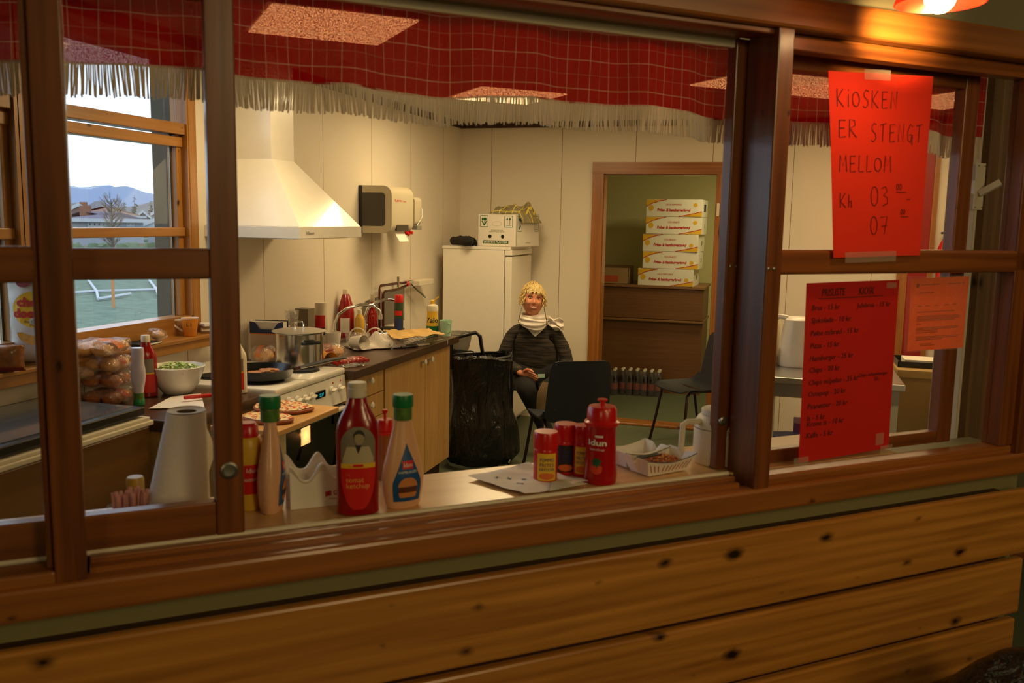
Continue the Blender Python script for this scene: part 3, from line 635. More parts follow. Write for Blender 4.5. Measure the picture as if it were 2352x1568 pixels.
b=MB(); pts=[fn3(.002+.0112*math.cos(a),.161+.0145*math.sin(a)) for a in [PI*i/10 for i in range(11)]]+[fn3(-.006,.166),fn3(.002,.168),fn3(.010,.165)]
b._f([b.bm.verts.new(p-Vector((0,.0004,0))) for p in pts]); b.build('dark_hair','photo_dark',t_)
lab(t_,'yellow_band','label_yellow',fn,.0985,.108,.0335,4)
lab(t_,'red_label','label_red',fn,.014,.0985,lambda z:.0335*math.sqrt(max(0.0,1-((.0985-z)/.088)**2.2))+.0004,18)
b=MB(); put_text(b,'tomat',.0145,-.024,.070,fn2); put_text(b,'ketchup',.0145,-.024,.058,fn2); b.build('lettering',mat('label_gold',(240,170,90),.5),t_)
b=MB(); put_text(b,'1 kg',.006,-.026,.084,fn2); put_text(b,'Idun',.005,-.020,.101,fn2); b.build('small_print',mat('label_gold2',(220,120,60),.5),t_)
lab(t_,'name_tag','label_red',fn2,.1005,.106,.010,2)
# dressing bottles
def dressing(P,h,rz,label,facing=True,grp=None):
    t_=thing('dressing_bottle',label,'bottle',P,rz,grp); k=h/.228
    pr=[(.034,0),(.038,.006),(.0445,.04),(.0455,.062),(.042,.085),(.034,.115),(.026,.145),(.020,.17),(.0180,.182),(.018,.205)]
    pr=[(a,z*k) for a,z in pr]
    b=MB(); b.lathe(pr,36,sy=.60); b.build('bottle_body','dressing',t_,smooth=True)
    b=MB(); b.lathe([(.0186,.178*k),(.0186,.2015*k)],28,cap=False); b.build('neck_label','green_label',t_,smooth=True)
    b=MB(); b.lathe([(.0205,.203*k),(.0212,.205*k),(.0212,.222*k),(.020,.228*k)],30); b.build('cap','green_cap',t_,smooth=True)
    f1=lambda x,z:Vector((x,-math.sqrt(max(.0,1-min(.97,(x/prof_interp(pr,z)))**2))*prof_interp(pr,z)*.60-.0008,z))
    f2=lambda x,z:f1(x,z)-Vector((0,.0008,0))
    hw=lambda z:max(.0006,(.131*k-z)*.40) if z>.055*k else .031-max(0,.04*k-z)*.12
    lab(t_,'blue_label','label_blue',f1,.016,.131*k,hw,18)
    lab(t_,'logo_patch','label_red',f2,.082*k,.098*k,.0115,3,5)
    b=MB(); f3=lambda x,z:f2(x,z)-Vector((0,.0006,0)); put_text(b,'Idun',.0125,0,.086*k,f3,'C',width=.018); put_text(b,'HAMBURGER',.0075,0,.0735*k,f3,'C',width=.040); b.build('lettering','label_white',t_)
    b=MB(); patch(b,f2,.046*k,.064*k,lambda z:.021*math.sqrt(max(0,1-((z-.046*k)/(.019*k))**2)),8,11); patch(b,f2,.024*k,.034*k,lambda z:.017+.3*(z-.024*k),4,11); b.build('bun_picture','bun',t_)
    b=MB(); patch(b,f2,.034*k,.046*k,.020,4,11); b.build('patty_picture','patty',t_)
    return t_
P,h,r=dims(925,1160,905,103); d1=dressing(P,h,TH+.10,'pink dressing bottle with blue label facing out, just right of the big ketchup')
P,h,r=dims(624,1170,907,55); d2=dressing(P,h,TH+1.25,'pink dressing bottle seen edge-on at the left end of the open hatch')
# yellow squeeze bottle
P,h,r=dims(572,1164,969,70)
t_=thing('sauce_bottle','yellow squeeze bottle with red cap, half hidden behind the sliding sash','bottle',P,TH)
pr=[(.028,0),(.030,.004),(.030,.13),(.027,.145),(.024,.150)]; k=h/.178; pr=[(a,z*k) for a,z in pr]
b=MB(); b.lathe(pr,28); b.build('bottle_body','yellow_plastic',t_,smooth=True)
b=MB(); b.lathe([(.022,.150*k),(.021,.172*k),(.016,.178*k)],26); b.build('cap','red_plastic',t_,smooth=True)
f1=surf(pr,1,1,-PI/2+.1); lab(t_,'red_label','label_red',f1,.035,.095,.022)
b=MB(); f2=surf(pr,1,1,-PI/2+.1,.0016); put_text(b,'Idun',.013,.0,.080,f2,'C'); put_text(b,'pommes',.012,.0,.062,f2,'C'); b.build('lettering','label_white',t_)
# hot dog holder
s,w,P=shelf_at(668,1171)
t_=thing('sausage_holder','white plastic hot dog stand with scalloped top and red lettering, left of the big ketchup','holder',P,TH-.03)
def wave(x): # x 0..L
    return .060+.036*(.5+.5*math.cos((x-.0)/.066*2*PI))**1.4
L=.135
for k_,(y0,dz) in enumerate(((-.0,0),(.065,.012))):
    b=MB()
    nn=40
    fr=[b.bm.verts.new((L*i/nn,y0+(.012 if k_==0 else -.012)*(wave(L*i/nn)/.1),(wave(L*i/nn)+dz)*.93)) for i in range(nn+1)]
    fb=[b.bm.verts.new((L*i/nn,y0,0)) for i in range(nn+1)]
    gr=[b.bm.verts.new(v.co+Vector((0,.003,0))) for v in fr]; gb=[b.bm.verts.new(v.co+Vector((0,.003,0))) for v in fb]
    for i in range(nn):
        b._f([fb[i],fb[i+1],fr[i+1],fr[i]]); b._f([gb[i+1],gb[i],gr[i],gr[i+1]]); b._f([fr[i],fr[i+1],gr[i+1],gr[i]])
    b._f([fb[0],fr[0],gr[0],gb[0]]); b._f([fb[-1],gb[-1],gr[-1],fr[-1]])
    b.build('side_wall','white_plastic',t_,smooth=True)
b=MB(); b.grid(40,12,lambda u,v:(L*u,.004+.062*v,(wave(L*u)+.012*v)*.93*(1-.42*math.sin(PI*v))-.001),thick=.002); b.build('trough','white_plastic',t_,smooth=True)
b=MB(); fp=lambda x,z:Vector((x,.0115*z/.1*.9-.0012,z)); put_text(b,'GILDE',.014,.086,.022,fp,bold=.0003); b._f([b.bm.verts.new(fp(x,z)) for x,z in ((.070,.020),(.082,.022),(.082,.032),(.070,.030))]); put_text(b,'en bedre dag',.0045,.077,.014,fp); b.build('lettering','ink_red',t_)
# small squeeze bottle behind
P,h,r=dims(884,1098,962,36)
def squeeze(name,label,P,r,h,hn,bodym,capm,rz=TH,group=None):
    t_=thing(name,label,'bottle',P,rz,group)
    pr=[(r*.93,0),(r,.006),(r*1.0,h*.12),(r*.93,h*.3),(r*.90,h*.6),(r*.93,h*.74),(r*1.0,h*.76)]
    b=MB(); b.lathe(pr,32); b.build('bottle_body',bodym,t_,smooth=True)
    b=MB(); b.lathe([(r*1.02,h*.755),(r*1.06,h*.77),(r*1.06,h*.80),(r*.90,h*.82),(r*.88,h*.96),(r*.78,h),(r*.2,h+.001)],32); b.build('cap',capm,t_,smooth=True)
    b=MB(); b.lathe([(r*.16,h),(r*.15,h+hn*.6),(r*.30,h+hn*.75),(r*.30,h+hn)],16); b.build('nozzle',capm,t_,smooth=True)
    return t_,pr
squeeze('sauce_bottle','small brown sauce bottle with red spout, tucked between ketchup and dressing',P,r*1.15,h,.022,mat('sauce_brown',(150,84,40),.3),'red_plastic')
# big red squeeze bottle
P,h,r=dims(1378,1105,932,76)
t_,pr=squeeze('squeeze_bottle','tall red squeeze ketchup bottle with pull-up nozzle, right half of the shelf',P,r,h,.016,mat('red_body',(178,12,16),.25,coat=.3),'red_plastic')
f1=surf(pr,1,1,A0-.55,.0012); b=MB(); put_text(b,'Idun',h*.105,0,h*.52,f1,'C',bold=.0006,width=r*1.15); put_text(b,'ketchup',h*.045,0,h*.455,f1,'C',width=r*.9)
for i in range(5): 
    x=(-.3+.15*i)*r*.6+r*.1; b._f([b.bm.verts.new(f1(x+dx,h*.64+dz)) for dx,dz in ((-.002,-.003),(.002,-.003),(.0025,.002),(-.0025,.002))])
b.build('lettering','label_white',t_)
b=MB(); 
for i in range(7):
    a=2*PI*i/7+.3; c0=(-.0,h*.30); L_=.014; b._f([b.bm.verts.new(f1(c0[0]+x*math.cos(a)-y*math.sin(a),c0[1]+x*math.sin(a)+y*math.cos(a))) for x,y in ((0,-.0025),(L_*.5,-.003),(L_,0),(L_*.5,.003),(0,.0025))])
b.build('leaf_print','ink_green',t_)
f0=surf(pr,1,1,A0-.55,.0008); b=MB(); patch(b,f0,h*.22-.013,h*.22+.013,lambda z:.0005+math.sqrt(max(0,.013**2-(z-h*.22)**2)),9,9); b.build('tomato_print',mat('tomato',(226,70,40),.4),t_)
# spice jars
for k_,(x,y,yt,wp,lb,mi) in enumerate([(1252,1103,990,57,'front red spice jar with a yellow and blue label, standing on the napkin','label_yellow'),(1297,1084,972,53,'red-lidded spice jar with a dark label, behind the front jar','photo_dark'),(1337,1089,976,46,'third red spice jar, half hidden by the tall squeeze bottle','label_yellow')]):
    P,h,r=dims(x,y,yt,wp); t_=thing('spice_jar',lb,'jar',P,TH,'red spice jars on the shelf')
    pr=[(r*.93,0),(r*.97,.003),(r*.97,h*.62),(r*.93,h*.66)]
    b=MB(); b.lathe(pr,28); b.build('jar_body','red_plastic',t_,smooth=True)
    b=MB(); b.lathe([(r*.93,h*.66),(r,h*.68),(r,h*.96),(r*.94,h)],28); b.build('lid','red_plastic',t_,smooth=True)
    f1=surf(pr,1,1,A0-.1-.1*k_); lab(t_,'label_patch',mi,f1,h*.06,h*.60,r*.8)
    f2=surf(pr,1,1,A0-.1-.1*k_,.0016); b=MB(); put_text(b,'POMMES',h*.10,0,h*.44,f2,'C',width=r*1.1); put_text(b,'FRITES',h*.10,0,h*.34,f2,'C',width=r*1.1); put_text(b,'KRYDDER',h*.08,0,h*.26,f2,'C',width=r*1.2); b.build('lettering',mat('ink_navy',(40,50,120),.5),t_)
    b=MB(); patch(b,f2,h*.08,h*.22,lambda z:.0003+r*.6*math.sqrt(max(0,1-((z-h*.15)/(h*.07))**2)),8,9); b.build('food_print',mat('food_print',(220,110,40),.5),t_)
# paper trays
def tray(name,label,x,y,wpx,rz,L=.155,Wt=.095,Hh=.042):
    s,w,P=shelf_at(x,y); t_=thing(name,label,'tray',P,rz,'paper food trays at the right end')
    fl=.014
    def pt(u,v,k): # corner param on rectangle loops: base (k=0), rim (k=1)
        return Vector(((u-.5)*(L-.03*(1-k)*1.2),(v-.5)*(Wt-.030*(1-k)*1.0),.0015+Hh*k))
    b=MB(); base=[pt(0,0,0),pt(1,0,0),pt(1,1,0),pt(0,1,0)]; b._f([b.bm.verts.new(v) for v in base])
    b.build('tray_floor','card_white',t_)
    for nme,(a,c) in (('long_side',((0,0),(1,0))),('end_flap',((1,0),(1,1))),('long_side',((1,1),(0,1))),('end_flap',((0,1),(0,0)))):
        b=MB()
        def f(u,v,a=a,c=c,nme=nme):
            k=v; x_=a[0]*(1-u)+c[0]*u; y_=a[1]*(1-u)+c[1]*u; p=pt(x_,y_,k)
            if nme=='long_side': p.z=.0015+(Hh*(.72+.28*abs(2*u-1)**1.6))*v
            else: p.z=.0015+Hh*v*(1-.35*math.exp(-((u-.5)/.10)**2))
            return p
        b.grid(22,5,f,thick=.0008); b.build(nme,'card_white',t_)
    # red slanted stripes and dark rim on the near long side
    b=MB()
    for i in range(11):
        u=(i+.8)/12
        def g(u_,k):
            p=pt(u_,0,k); p.z=.0015+(Hh*(.72+.28*abs(2*u_-1)**1.6))*k; return p-Vector((0,.0012,0))
        sl=.03 if u>.25 else -.02
        b._f([b.bm.verts.new(q) for q in (g(u,.22),g(u+.016,.22),g(u+sl+.016,.72),g(u+sl,.72))])
    b.build('red_stripes',mat('stripe_red',(200,70,50),.6),t_)
    b=MB(); b.tube([g(i/20,1.0) for i in range(21)],.0009,5); b.build('dark_rim',mat('rim_navy',(50,40,80),.6),t_)
    return t_,P
tr2,P2=tray('paper_tray','empty white paper food tray behind the filled one',1458,1062,110,TH+.12,L=.14)
tr,PT=tray('paper_tray','white paper tray with red stripes holding fried onion bits and dark tongs',1512,1080,160,TH+.14)
rr=random.Random(5); mat('crisp',(178,96,44),.6,noise_=.3,nscale=200); mat('crisp_light',(214,150,80),.6)
b=MB()
for i in range(260):
    x=rr.uniform(-.055,.058); y=rr.uniform(-.034,.034); z=.012+.028*(1-abs(x-.015)/.085)*(1-(y/.045)**2)*rr.uniform(.6,1)
    b.mi=rr.choice((0,0,1)); b.ell((x,y,z),(.0035*rr.uniform(.6,1.3),.003*rr.uniform(.6,1.3),.0025),6,5,pert=.8,seed=i)
on=b.build('fried_onions',['crisp','crisp_light'],loc=PT,rz=TH+.14,smooth=True); tag(on,'heap of golden fried onion bits in the striped tray','food',kind='stuff')
tg=thing('tongs','dark green tongs lying across the filled paper tray','tongs',PT+Vector((0,-.006,.040)),TH+.14)
for dy in (-.004,.006):
    b=MB(); b.box(-.062,.004,dy-.003,dy+.003,0,.003,bev=.001); b.build('tong_arm',mat('tong_green',(26,34,24),.3),tg)
# thermos
P,h,r=dims(1652,1060,938,122)
t_=thing('thermos_jug','cream thermos jug with angular handle at the right end of the shelf','jug',P,TH-.1)
r*=1.0
pr=[(r*.93,0),(r,.006),(r,h*.66),(r*1.0,h*.68),(r*.97,h*.76),(r*.86,h*.85),(r*.70,h*.90)]
b=MB(); b.lathe(pr,36); b.build('jug_body','off_white',t_,smooth=True)
b=MB(); b.lathe([(r*.70,h*.90),(r*.74,h*.905),(r*.74,h*.985),(r*.70,h),(r*.1,h*1.001)],32); b.build('lid','off_white',t_,smooth=True)
b=MB(); b.lathe([(r*1.006,h*.655),(r*1.006,h*.668)],36,cap=False); b.build('seam_ring','dark_grey',t_,smooth=True)
b=MB(); hp=[(-r*.9,.0,h*.78),(-r*1.45,0,h*.79),(-r*1.62,0,h*.74),(-r*1.64,0,h*.5),(-r*1.66,0,h*.3),(-r*1.6,0,h*.22)]
b.tube(hp,.0075,8); b.build('handle','off_white',t_,smooth=True)
f1=surf(pr,1,1,A0+.05,.001); b=MB(); put_text(b,'CE',h*.08,0,h*.52,f1,'C'); put_text(b,'VÅL',h*.05,-.006,h*.60,f1,'C',shear=.2); b.build('lettering',mat('ink_grey',(96,96,120),.6),t_)
# napkin
def px_sheet(name,label,cat,m,corners,z,wr=.006,seed=1,parts=None,thick=.0006,nu=24,nv=18):
    c=[atz(x,y,z) for x,y in corners]
    def f(u,v):
        p=(c[0]*(1-u)+c[1]*u)*(1-v)+(c[3]*(1-u)+c[2]*u)*v; p=p.copy()
        p.z=z+.001+wr*(.5+.5*noise.noise(Vector((p.x*16,p.y*16,seed))))*1.2; return p
    b=MB(); b.grid(nu,nv,f,thick=thick); o=b.build(name,m,smooth=True); return tag(o,label,cat),f
o,f=px_sheet('paper_napkin','crumpled white paper napkin with faint blue print lying on the shelf','napkin','paper_white',[(1205,1140),(1350,1113),(1215,1070),(1075,1100)],SHZ,.010,2)
b=MB(); rr=random.Random(2)
for (u,v) in ((.25,.35),(.32,.62),(.2,.7),(.45,.5)):
    for k_ in range(4):
        a=rr.uniform(0,PI); p=f(u,v)+Vector((0,0,.0012)); d=Vector((math.cos(a),math.sin(a),0))*.008; e=Vector((-d.y,d.x,0))*.12; b._f([b.bm.verts.new(q) for q in (p-d-e,p+d-e,p+d+e,p-d+e)])
b.build('flower_print','ink_blue',o)
px_sheet('cloth_scrap','small pale grey cloth corner poking out from under the spice jar','cloth',mat('cloth_grey',(206,206,176),.9),[(1262,1130),(1350,1113),(1300,1102),(1268,1108)],SHZ+.006,.004,5)
# paper towel cone
s,w,P=shelf_at(408,1178)
k=FPX/((P-CAM).dot(CW)); zt=atw(425,942,w)[1]-SHZ
t_=thing('paper_towel','white paper towel roll pulled out into a leaning cone behind the left sash','paper towel',P,TH)
rb=72/k; rt=42/k; off=26/k
b=MB(); b.grid(44,24,lambda u,v:(off*v+math.cos(2*PI*u)*(rb+(rt-rb)*v),math.sin(2*PI*u)*(rb+(rt-rb)*v),zt*v+.002*(v>.96)*math.sin(2*PI*u)),closeu=True)
b.grid(44,3,lambda u,v:(off+math.cos(2*PI*u)*(rt-(rt-rt*.52)*v),math.sin(2*PI*u)*(rt-(rt-rt*.52)*v),zt-.002*v),closeu=True); b.build('towel_sheets','paper_white',t_,smooth=True,ang=60)
b=MB(); b.grid(30,3,lambda u,v:(off+math.cos(2*PI*u)*rt*.52,math.sin(2*PI*u)*rt*.52,zt-.002-.06*v),closeu=True); b.build('core_tube',mat('core_grey',(120,104,84),.9),t_,smooth=True)
b=MB(); b.grid(8,10,lambda u,v:(off+rt*.6+.035*u*(1-abs(v-.45)*1.2)+.0,.02+.012*u,zt*(.28+.6*v)),thick=.0005); b.build('loose_sheet','paper_white',t_,smooth=True)
# glass shaker with gold cap
P,h,r=dims(313,1168,1094,42)
t_=thing('shaker','small clear glass shaker with a gold cap beside the straws','shaker',P,TH)
b=MB(); b.lathe([(r*.95,0),(r,.004),(r,h*.45),(r*.9,h*.52)],24); b.build('glass_body',mat('shaker_glass',(190,196,200),.08,alpha=.5,coat=.5),t_,smooth=True)
b=MB(); b.lathe([(r*.9,h*.52),(r*.92,h*.55),(r*.92,h*.93),(r*.8,h)],24); b.build('cap','gold_cap',t_,smooth=True)
# straws
s,w,P=shelf_at(303,1192); 
t_=thing('straw_cup','clear cup holding red and white striped straws','cup',P,TH)
b=MB(); b.grid(28,6,lambda u,v:((.040+.004*v)*math.cos(2*PI*u),(.030+.004*v)*math.sin(2*PI*u),.001+.028*v),thick=.0008,closeu=True); b.build('cup_wall','film',t_,smooth=True)
b=MB(); b.cyl((0,0,0),(0,0,.001),.035,n=24); b.build('cup_floor','film',t_)
ms=bpy.data.materials.new('straw_striped'); ms.use_nodes=True; nt=ms.node_tree; bb=nt.nodes['Principled BSDF']; tc=nt.nodes.new('ShaderNodeTexCoord'); wv=nt.nodes.new('ShaderNodeTexWave'); wv.bands_direction='X'; wv.inputs['Scale'].default_value=170; nt.links.new(tc.outputs['Object'],wv.inputs[0])
cr=nt.nodes.new('ShaderNodeValToRGB'); cr.color_ramp.elements[0].color=(*lin((214,70,66)),1); cr.color_ramp.elements[1].color=(*lin((240,214,205)),1); cr.color_ramp.elements[0].position=.3; cr.color_ramp.elements[1].position=.5; nt.links.new(wv.outputs['Fac'],cr.inputs[0]); nt.links.new(cr.outputs[0],bb.inputs['Base Color']); MATS['straw']=ms
zs=atw(303,1132,w)[1]-SHZ+.004
b=MB(); b.grid(8,2,lambda u,v:(.0032*math.cos(2*PI*u),.0032*math.sin(2*PI*u),zs*v),closeu=True); s0=b.build('drinking_straw','straw',smooth=True)
tag(s0,'red and white striped drinking straw in the bundle beside the gold-capped shaker','drinking straw','striped straws in the cup')
rr=random.Random(9)
first=True
for i in range(30):
    a=rr.uniform(0,2*PI); q=math.sqrt(rr.uniform(.02,1)); dx,dy=.037*q*math.cos(a),.024*q*math.sin(a)
    o=s0 if first else s0.copy()
    if not first: COL.objects.link(o)
    first=False; o.location=P+T3*dx*.8+M3*dy*.8+Vector((0,0,.0015)); o.rotation_euler=(-dy*1.8+rr.uniform(-.03,.03),dx*2.2+rr.uniform(-.03,.03),TH); o.scale=(1,1,rr.uniform(.88,1.03))
# ---------------- kitchen furniture along the left wall ----------------
CTZ=.90
# chest freezer with glass lids
t_=thing('chest_freezer','wood-fronted chest freezer with sliding dark glass lids at the far left','freezer',(-2.36,1.5,0),0)
b=MB(); b.box(-.24,.235,-.9,1.13,.03,.885,bev=.006); b.build('freezer_body','freezer_wood',t_)
b=MB(); b.box(-.245,.245,-.9,1.14,.887,.905,bev=.004); b.box(-.238,.238,-.9,1.13,.905,.918,bev=.003); b.build('rim','off_white',t_)
b=MB(); b.box(-.235,.225,.30,1.12,.925,.955,bev=.004); o=b.build('lid_frame','black_plastic',t_)
b=MB(); b.box(-.21,.195,.33,1.10,.9555,.958); b.build('lid_glass',mat('lid_glass',(84,94,106),.12,spec=.8,coat=.6,noise_=.25,nscale=5),o)  # bluish base colour stands in for the window's reflection on the lids
b=MB(); b.box(-.225,.215,-.85,.42,.908,.922,bev=.003); o=b.build('lid_frame','steel_dull',t_)
b=MB(); b.box(-.20,.195,-.80,.40,.9225,.924); b.build('lid_glass','lid_glass',o)
b=MB(); b.box(.2355,.2362,.56,.66,.46,.62); b.build('torn_tape',mat('torn_tape',(44,26,12),.8,noise_=.6,nscale=60),t_)
# left counter piece beside stove
def counter(label,y0,y1,x1=-1.955,loc=(0,0,0)):
    return tag(MB().box(XA+.002,x1,y0,y1,CTZ-.045,CTZ-.001,bev=.004).build('worktop','counter_top'),label,'worktop')
counter('short dark brown worktop between the freezer and the stove',2.66,3.232,-2.03)
b=MB(); b.box(XA+.02,-2.08,2.68,3.22,.08,CTZ-.046); o=tag(b.build('base_cabinet','cabinet_wood'),'pale wood base cabinet under the short worktop left of the stove','cabinet')
# stove
SX1=-1.99; SY0,SY1=3.245,3.865
t_=thing('stove','white freestanding stove with six dials and black oven door','stove',(0,0,0),0)
b=MB(); b.box(XA+.03,SX1-.035,SY0,SY1,.0,.86); b.build('stove_body','white_enamel',t_)
b=MB(); b.box(XA+.02,SX1-.002,SY0-.002,SY1+.002,.885,.915,bev=.008); b.box(XA+.02,XA+.04,SY0,SY1,.91,.945,bev=.003); b.build('hob_top','white_enamel',t_,smooth=True)
b=MB(); b.prism([(SX1-.04,.755),(SX1+.006,.755),(SX1-.004,.883),(SX1-.04,.883)],SY0,SY1,axis=1); pn=b.build('control_panel','white_enamel',t_)
def knob(y,z,s=1):
    b=MB(); M=Matrix.Translation((SX1+.002,y,z))@Matrix.Rotation(PI/2,4,'Y')
    b.lathe([(.021*s,0),(.021*s,.005),(.017*s,.008),(.016*s,.009)],22,M=M); 
    b.box(-.004,.004,-.017*s,.017*s,.007,.026,bev=.002,M=M@Matrix.Rotation(.3,4,'Z')); b.build('dial','white_plastic',pn,smooth=True)
yy=lambda px,py:atx(px,py,SX1)
for q in ((661,921),(681,918),(699,915),(714,910),(760,895),(779,890)):
    p=yy(*q); knob(p.y,min(.85,max(.785,p.z)),.85)
p=yy(735,894); p0=yy(722,899); b=MB(); b.box(SX1-.0,SX1+.005,yy(724,898).y,yy(746,892).y,.812,.846,bev=.004); dsp=b.build('clock_display','black_gloss',pn)
b=MB(); put_text(b,'12:37',.022,yy(729,898).y,.819,lambda x,z:Vector((SX1+.0058,x,z))); b.build('digits',mat('digit_teal',(30,120,130),.4,emit=(40,190,200),es=.8),dsp)
for q in ((765,879),(782,873)): b=MB(); p=yy(*q); b.lathe([(.005,0),(.004,.003)],10,M=Matrix.Translation((SX1-.002,p.y,min(p.z,.872)))@Matrix.Rotation(PI/2,4,'Y')); b.build('indicator_light','red_plastic',pn)
# oven door with dark window and lit oven cavity behind
b=MB(); b.box(SX1-.03,SX1,SY0+.005,SY1-.005,.20,.27,bev=.003); b.box(SX1-.03,SX1,SY0+.005,SY0+.06,.27,.745,bev=.003); b.box(SX1-.03,SX1,SY1-.06,SY1-.005,.27,.745,bev=.003); b.box(SX1-.03,SX1,SY0+.06,SY1-.06,.705,.745,bev=.003)
od=b.build('oven_door','black_gloss',t_)
b=MB(); b.box(SX1-.008,SX1-.004,SY0+.06,SY1-.06,.27,.705); b.build('oven_window','glass_dark',od)
b=MB(); b.box(SX1-.02,SX1+.028,SY0+.03,SY1-.03,.722,.738,bev=.005); b.build('door_handle','white_plastic',od,smooth=True)
mat('oven_inside',(70,60,48),.35); mat('oven_lamp',(255,230,180),.4,emit=(255,214,150),es=150)
b=MB(); b.box(SX1-.034,SX1-.0345,SY0+.05,SY1-.05,.26,.72); b.build('oven_cavity',mat('oven_glow',(120,96,60),.3,metal=.6,bump=.4,bscale=12),t_)
b=MB(); b.box(SX1-.0335,SX1-.0330,3.50,3.58,.61,.69,bev=0); b.build('oven_lamp','oven_lamp',t_)
lo=bpy.data.lights.new('oven_bulb','POINT'); lo.energy=3; lo.color=(1,.75,.4); lo.shadow_soft_size=.01; lb=bpy.data.objects.new('oven_bulb',lo); COL.objects.link(lb); lb.location=(SX1-.018,3.54,.65)
# hotplates
for (x,y,r) in ((-2.16,3.40,.09),(-2.40,3.42,.075),(-2.40,3.70,.09),(-2.14,3.71,.075)):
    b=MB(); b.lathe([(r+.012,.914),(r+.01,.919),(r,.919)],28,c=(x,y,0),cap=False); b.lathe([(r,.915),(r,.923),(r-.01,.925)],28,c=(x,y,0)); b.build('hotplate','black_matt',t_,smooth=True)
# main worktop and cabinets
counter('long dark brown worktop from the stove to the fridge corner',3.875,5.335,-1.945)
def cab(label,y0,y1,z0=.10,z1=CTZ-.046):
    r=thing('base_cabinet',label,'cabinet',(0,0,0),0); b=MB(); b.box(XA+.02,-2.02,y0,y1,z0,z1); b.build('cabinet_body','cabinet_wood',r)
    b=MB(); b.box(XA+.05,-2.07,y0,y1,0,z0); b.build('plinth','dark_brown',r); return r
def cknob(p,y,z):
    b=MB(); b.lathe([(.006,0),(.006,.015),(.016,.022),(.017,.027),(.012,.032),(.0,.033)],20,M=Matrix.Translation((-2.0,y,z))@Matrix.Rotation(PI/2,4,'Y')); b.build('knob','white_plastic',p,smooth=True)
r=cab('light wood drawer unit with white round knobs beside the stove',3.88,4.325)
for z0,z1 in ((.725,.85),(.60,.72),(.475,.595),(.11,.47)):
    b=MB(); b.box(-2.018,-2.0,3.885,4.32,z0,z1,bev=.002); dr=b.build('drawer','cabinet_wood',r); cknob(dr,4.13,(z0+z1)/2+.02)
r=cab('light wood cabinet with two tall doors under the sink',4.335,5.32)
k1=atx(967,831,-2.0); k2=atx(986,825,-2.0)
for (y0,y1,ky) in ((4.34,4.90,4.845),(4.905,5.315,4.955)):
    b=MB(); b.box(-2.018,-2.0,y0,y1,.11,.85,bev=.002); dr=b.build('cabinet_door','cabinet_wood',r); cknob(dr,ky,.80)
# board with pizza on a low side cabinet
b=MB(); b.box(-2.0,-1.79,2.80,2.985,0,.842,bev=.003); tag(b.build('side_cabinet',mat('cream_cab',(196,180,140),.5)),'cream side cabinet under the pizza board','cabinet')
b=MB(); b.box(-1.985,-1.705,2.78,3.255,.843,.865,bev=.004); tag(b.build('wooden_board','board_wood'),'wooden board holding the pizza in front of the stove','board')
ms=bpy.data.materials.new('pizza_top'); ms.use_nodes=True; nt=ms.node_tree; bb=nt.nodes['Principled BSDF']; bb.inputs['Roughness'].default_value=.45; tc=nt.nodes.new('ShaderNodeTexCoord'); vo=nt.nodes.new('ShaderNodeTexVoronoi'); vo.inputs['Scale'].default_value=95; nt.links.new(tc.outputs['Object'],vo.inputs[0])
sp=nt.nodes.new('ShaderNodeSeparateColor'); nt.links.new(vo.outputs['Color'],sp.inputs[0]); cr=nt.nodes.new('ShaderNodeValToRGB'); cr.color_ramp.interpolation='CONSTANT'
for i_,(p_,c_) in enumerate(((0,(236,206,140)),(.30,(226,90,46)),(.45,(240,220,165)),(.62,(190,50,40)),(.76,(220,170,100)),(.9,(120,60,90)))):
    e=cr.color_ramp.elements[i_] if i_<2 else cr.color_ramp.elements.new(p_); e.position=p_; e.color=(*lin(c_),1)
nt.links.new(sp.outputs[0],cr.inputs[0]); nt.links.new(cr.outputs[0],bb.inputs['Base Color']); MATS['pizza_top']=ms
def pizza(name,label,c,rx,ry,seed):
    t_=thing(name,label,'pizza',(c[0],c[1],.866),0,'pizza pieces on the board')
    def R_(a): return 1+.10*noise.noise(Vector((math.cos(a)*1.6,math.sin(a)*1.6,seed)))
    b=MB(); b.grid(40,6,lambda u,v:(rx*R_(2*PI*u)*math.cos(2*PI*u)*(1-.10*abs(v-.5)*2 if v<.99 else .86),ry*R_(2*PI*u)*math.sin(2*PI*u)*(1-.1*abs(v-.5)*2 if v<.99 else .86),.020*v),closeu=True)
    b._f([b.bm.verts.new((rx*.86*R_(a)*math.cos(a),ry*.86*R_(a)*math.sin(a),.020)) for a in [2*PI*i/40 for i in range(40)]]); b.build('crust',mat('crust',(150,84,44),.7,noise_=.3,nscale=50),t_,smooth=True)
    b=MB(); rr=random.Random(seed)
    b.grid(36,12,lambda u,v:(rx*.93*R_(2*PI*u)*math.cos(2*PI*u)*v,ry*.93*R_(2*PI*u)*math.sin(2*PI*u)*v,.0215+.004*noise.noise(Vector((rx*math.cos(2*PI*u)*v*90,ry*math.sin(2*PI*u)*v*90,seed)))-.003*(v>.98)),closeu=True); b.build('topping','pizza_top',t_,smooth=True)
pizza('pizza','round piece of pizza with red and cheesy topping toward the right of the board',(-1.875,3.105),.125,.095,2)
pizza('pizza','nearer piece of pizza with browned crust on the left of the board',(-1.825,2.915),.105,.070,5)
# hood
t_=thing('range_hood','white tapering wall-mounted range hood over the stove','range hood',(0,0,0),0)
hx1=-2.114; hy0,hy1=3.665,4.285; cx1=-2.335; cy0,cy1=3.86,4.06
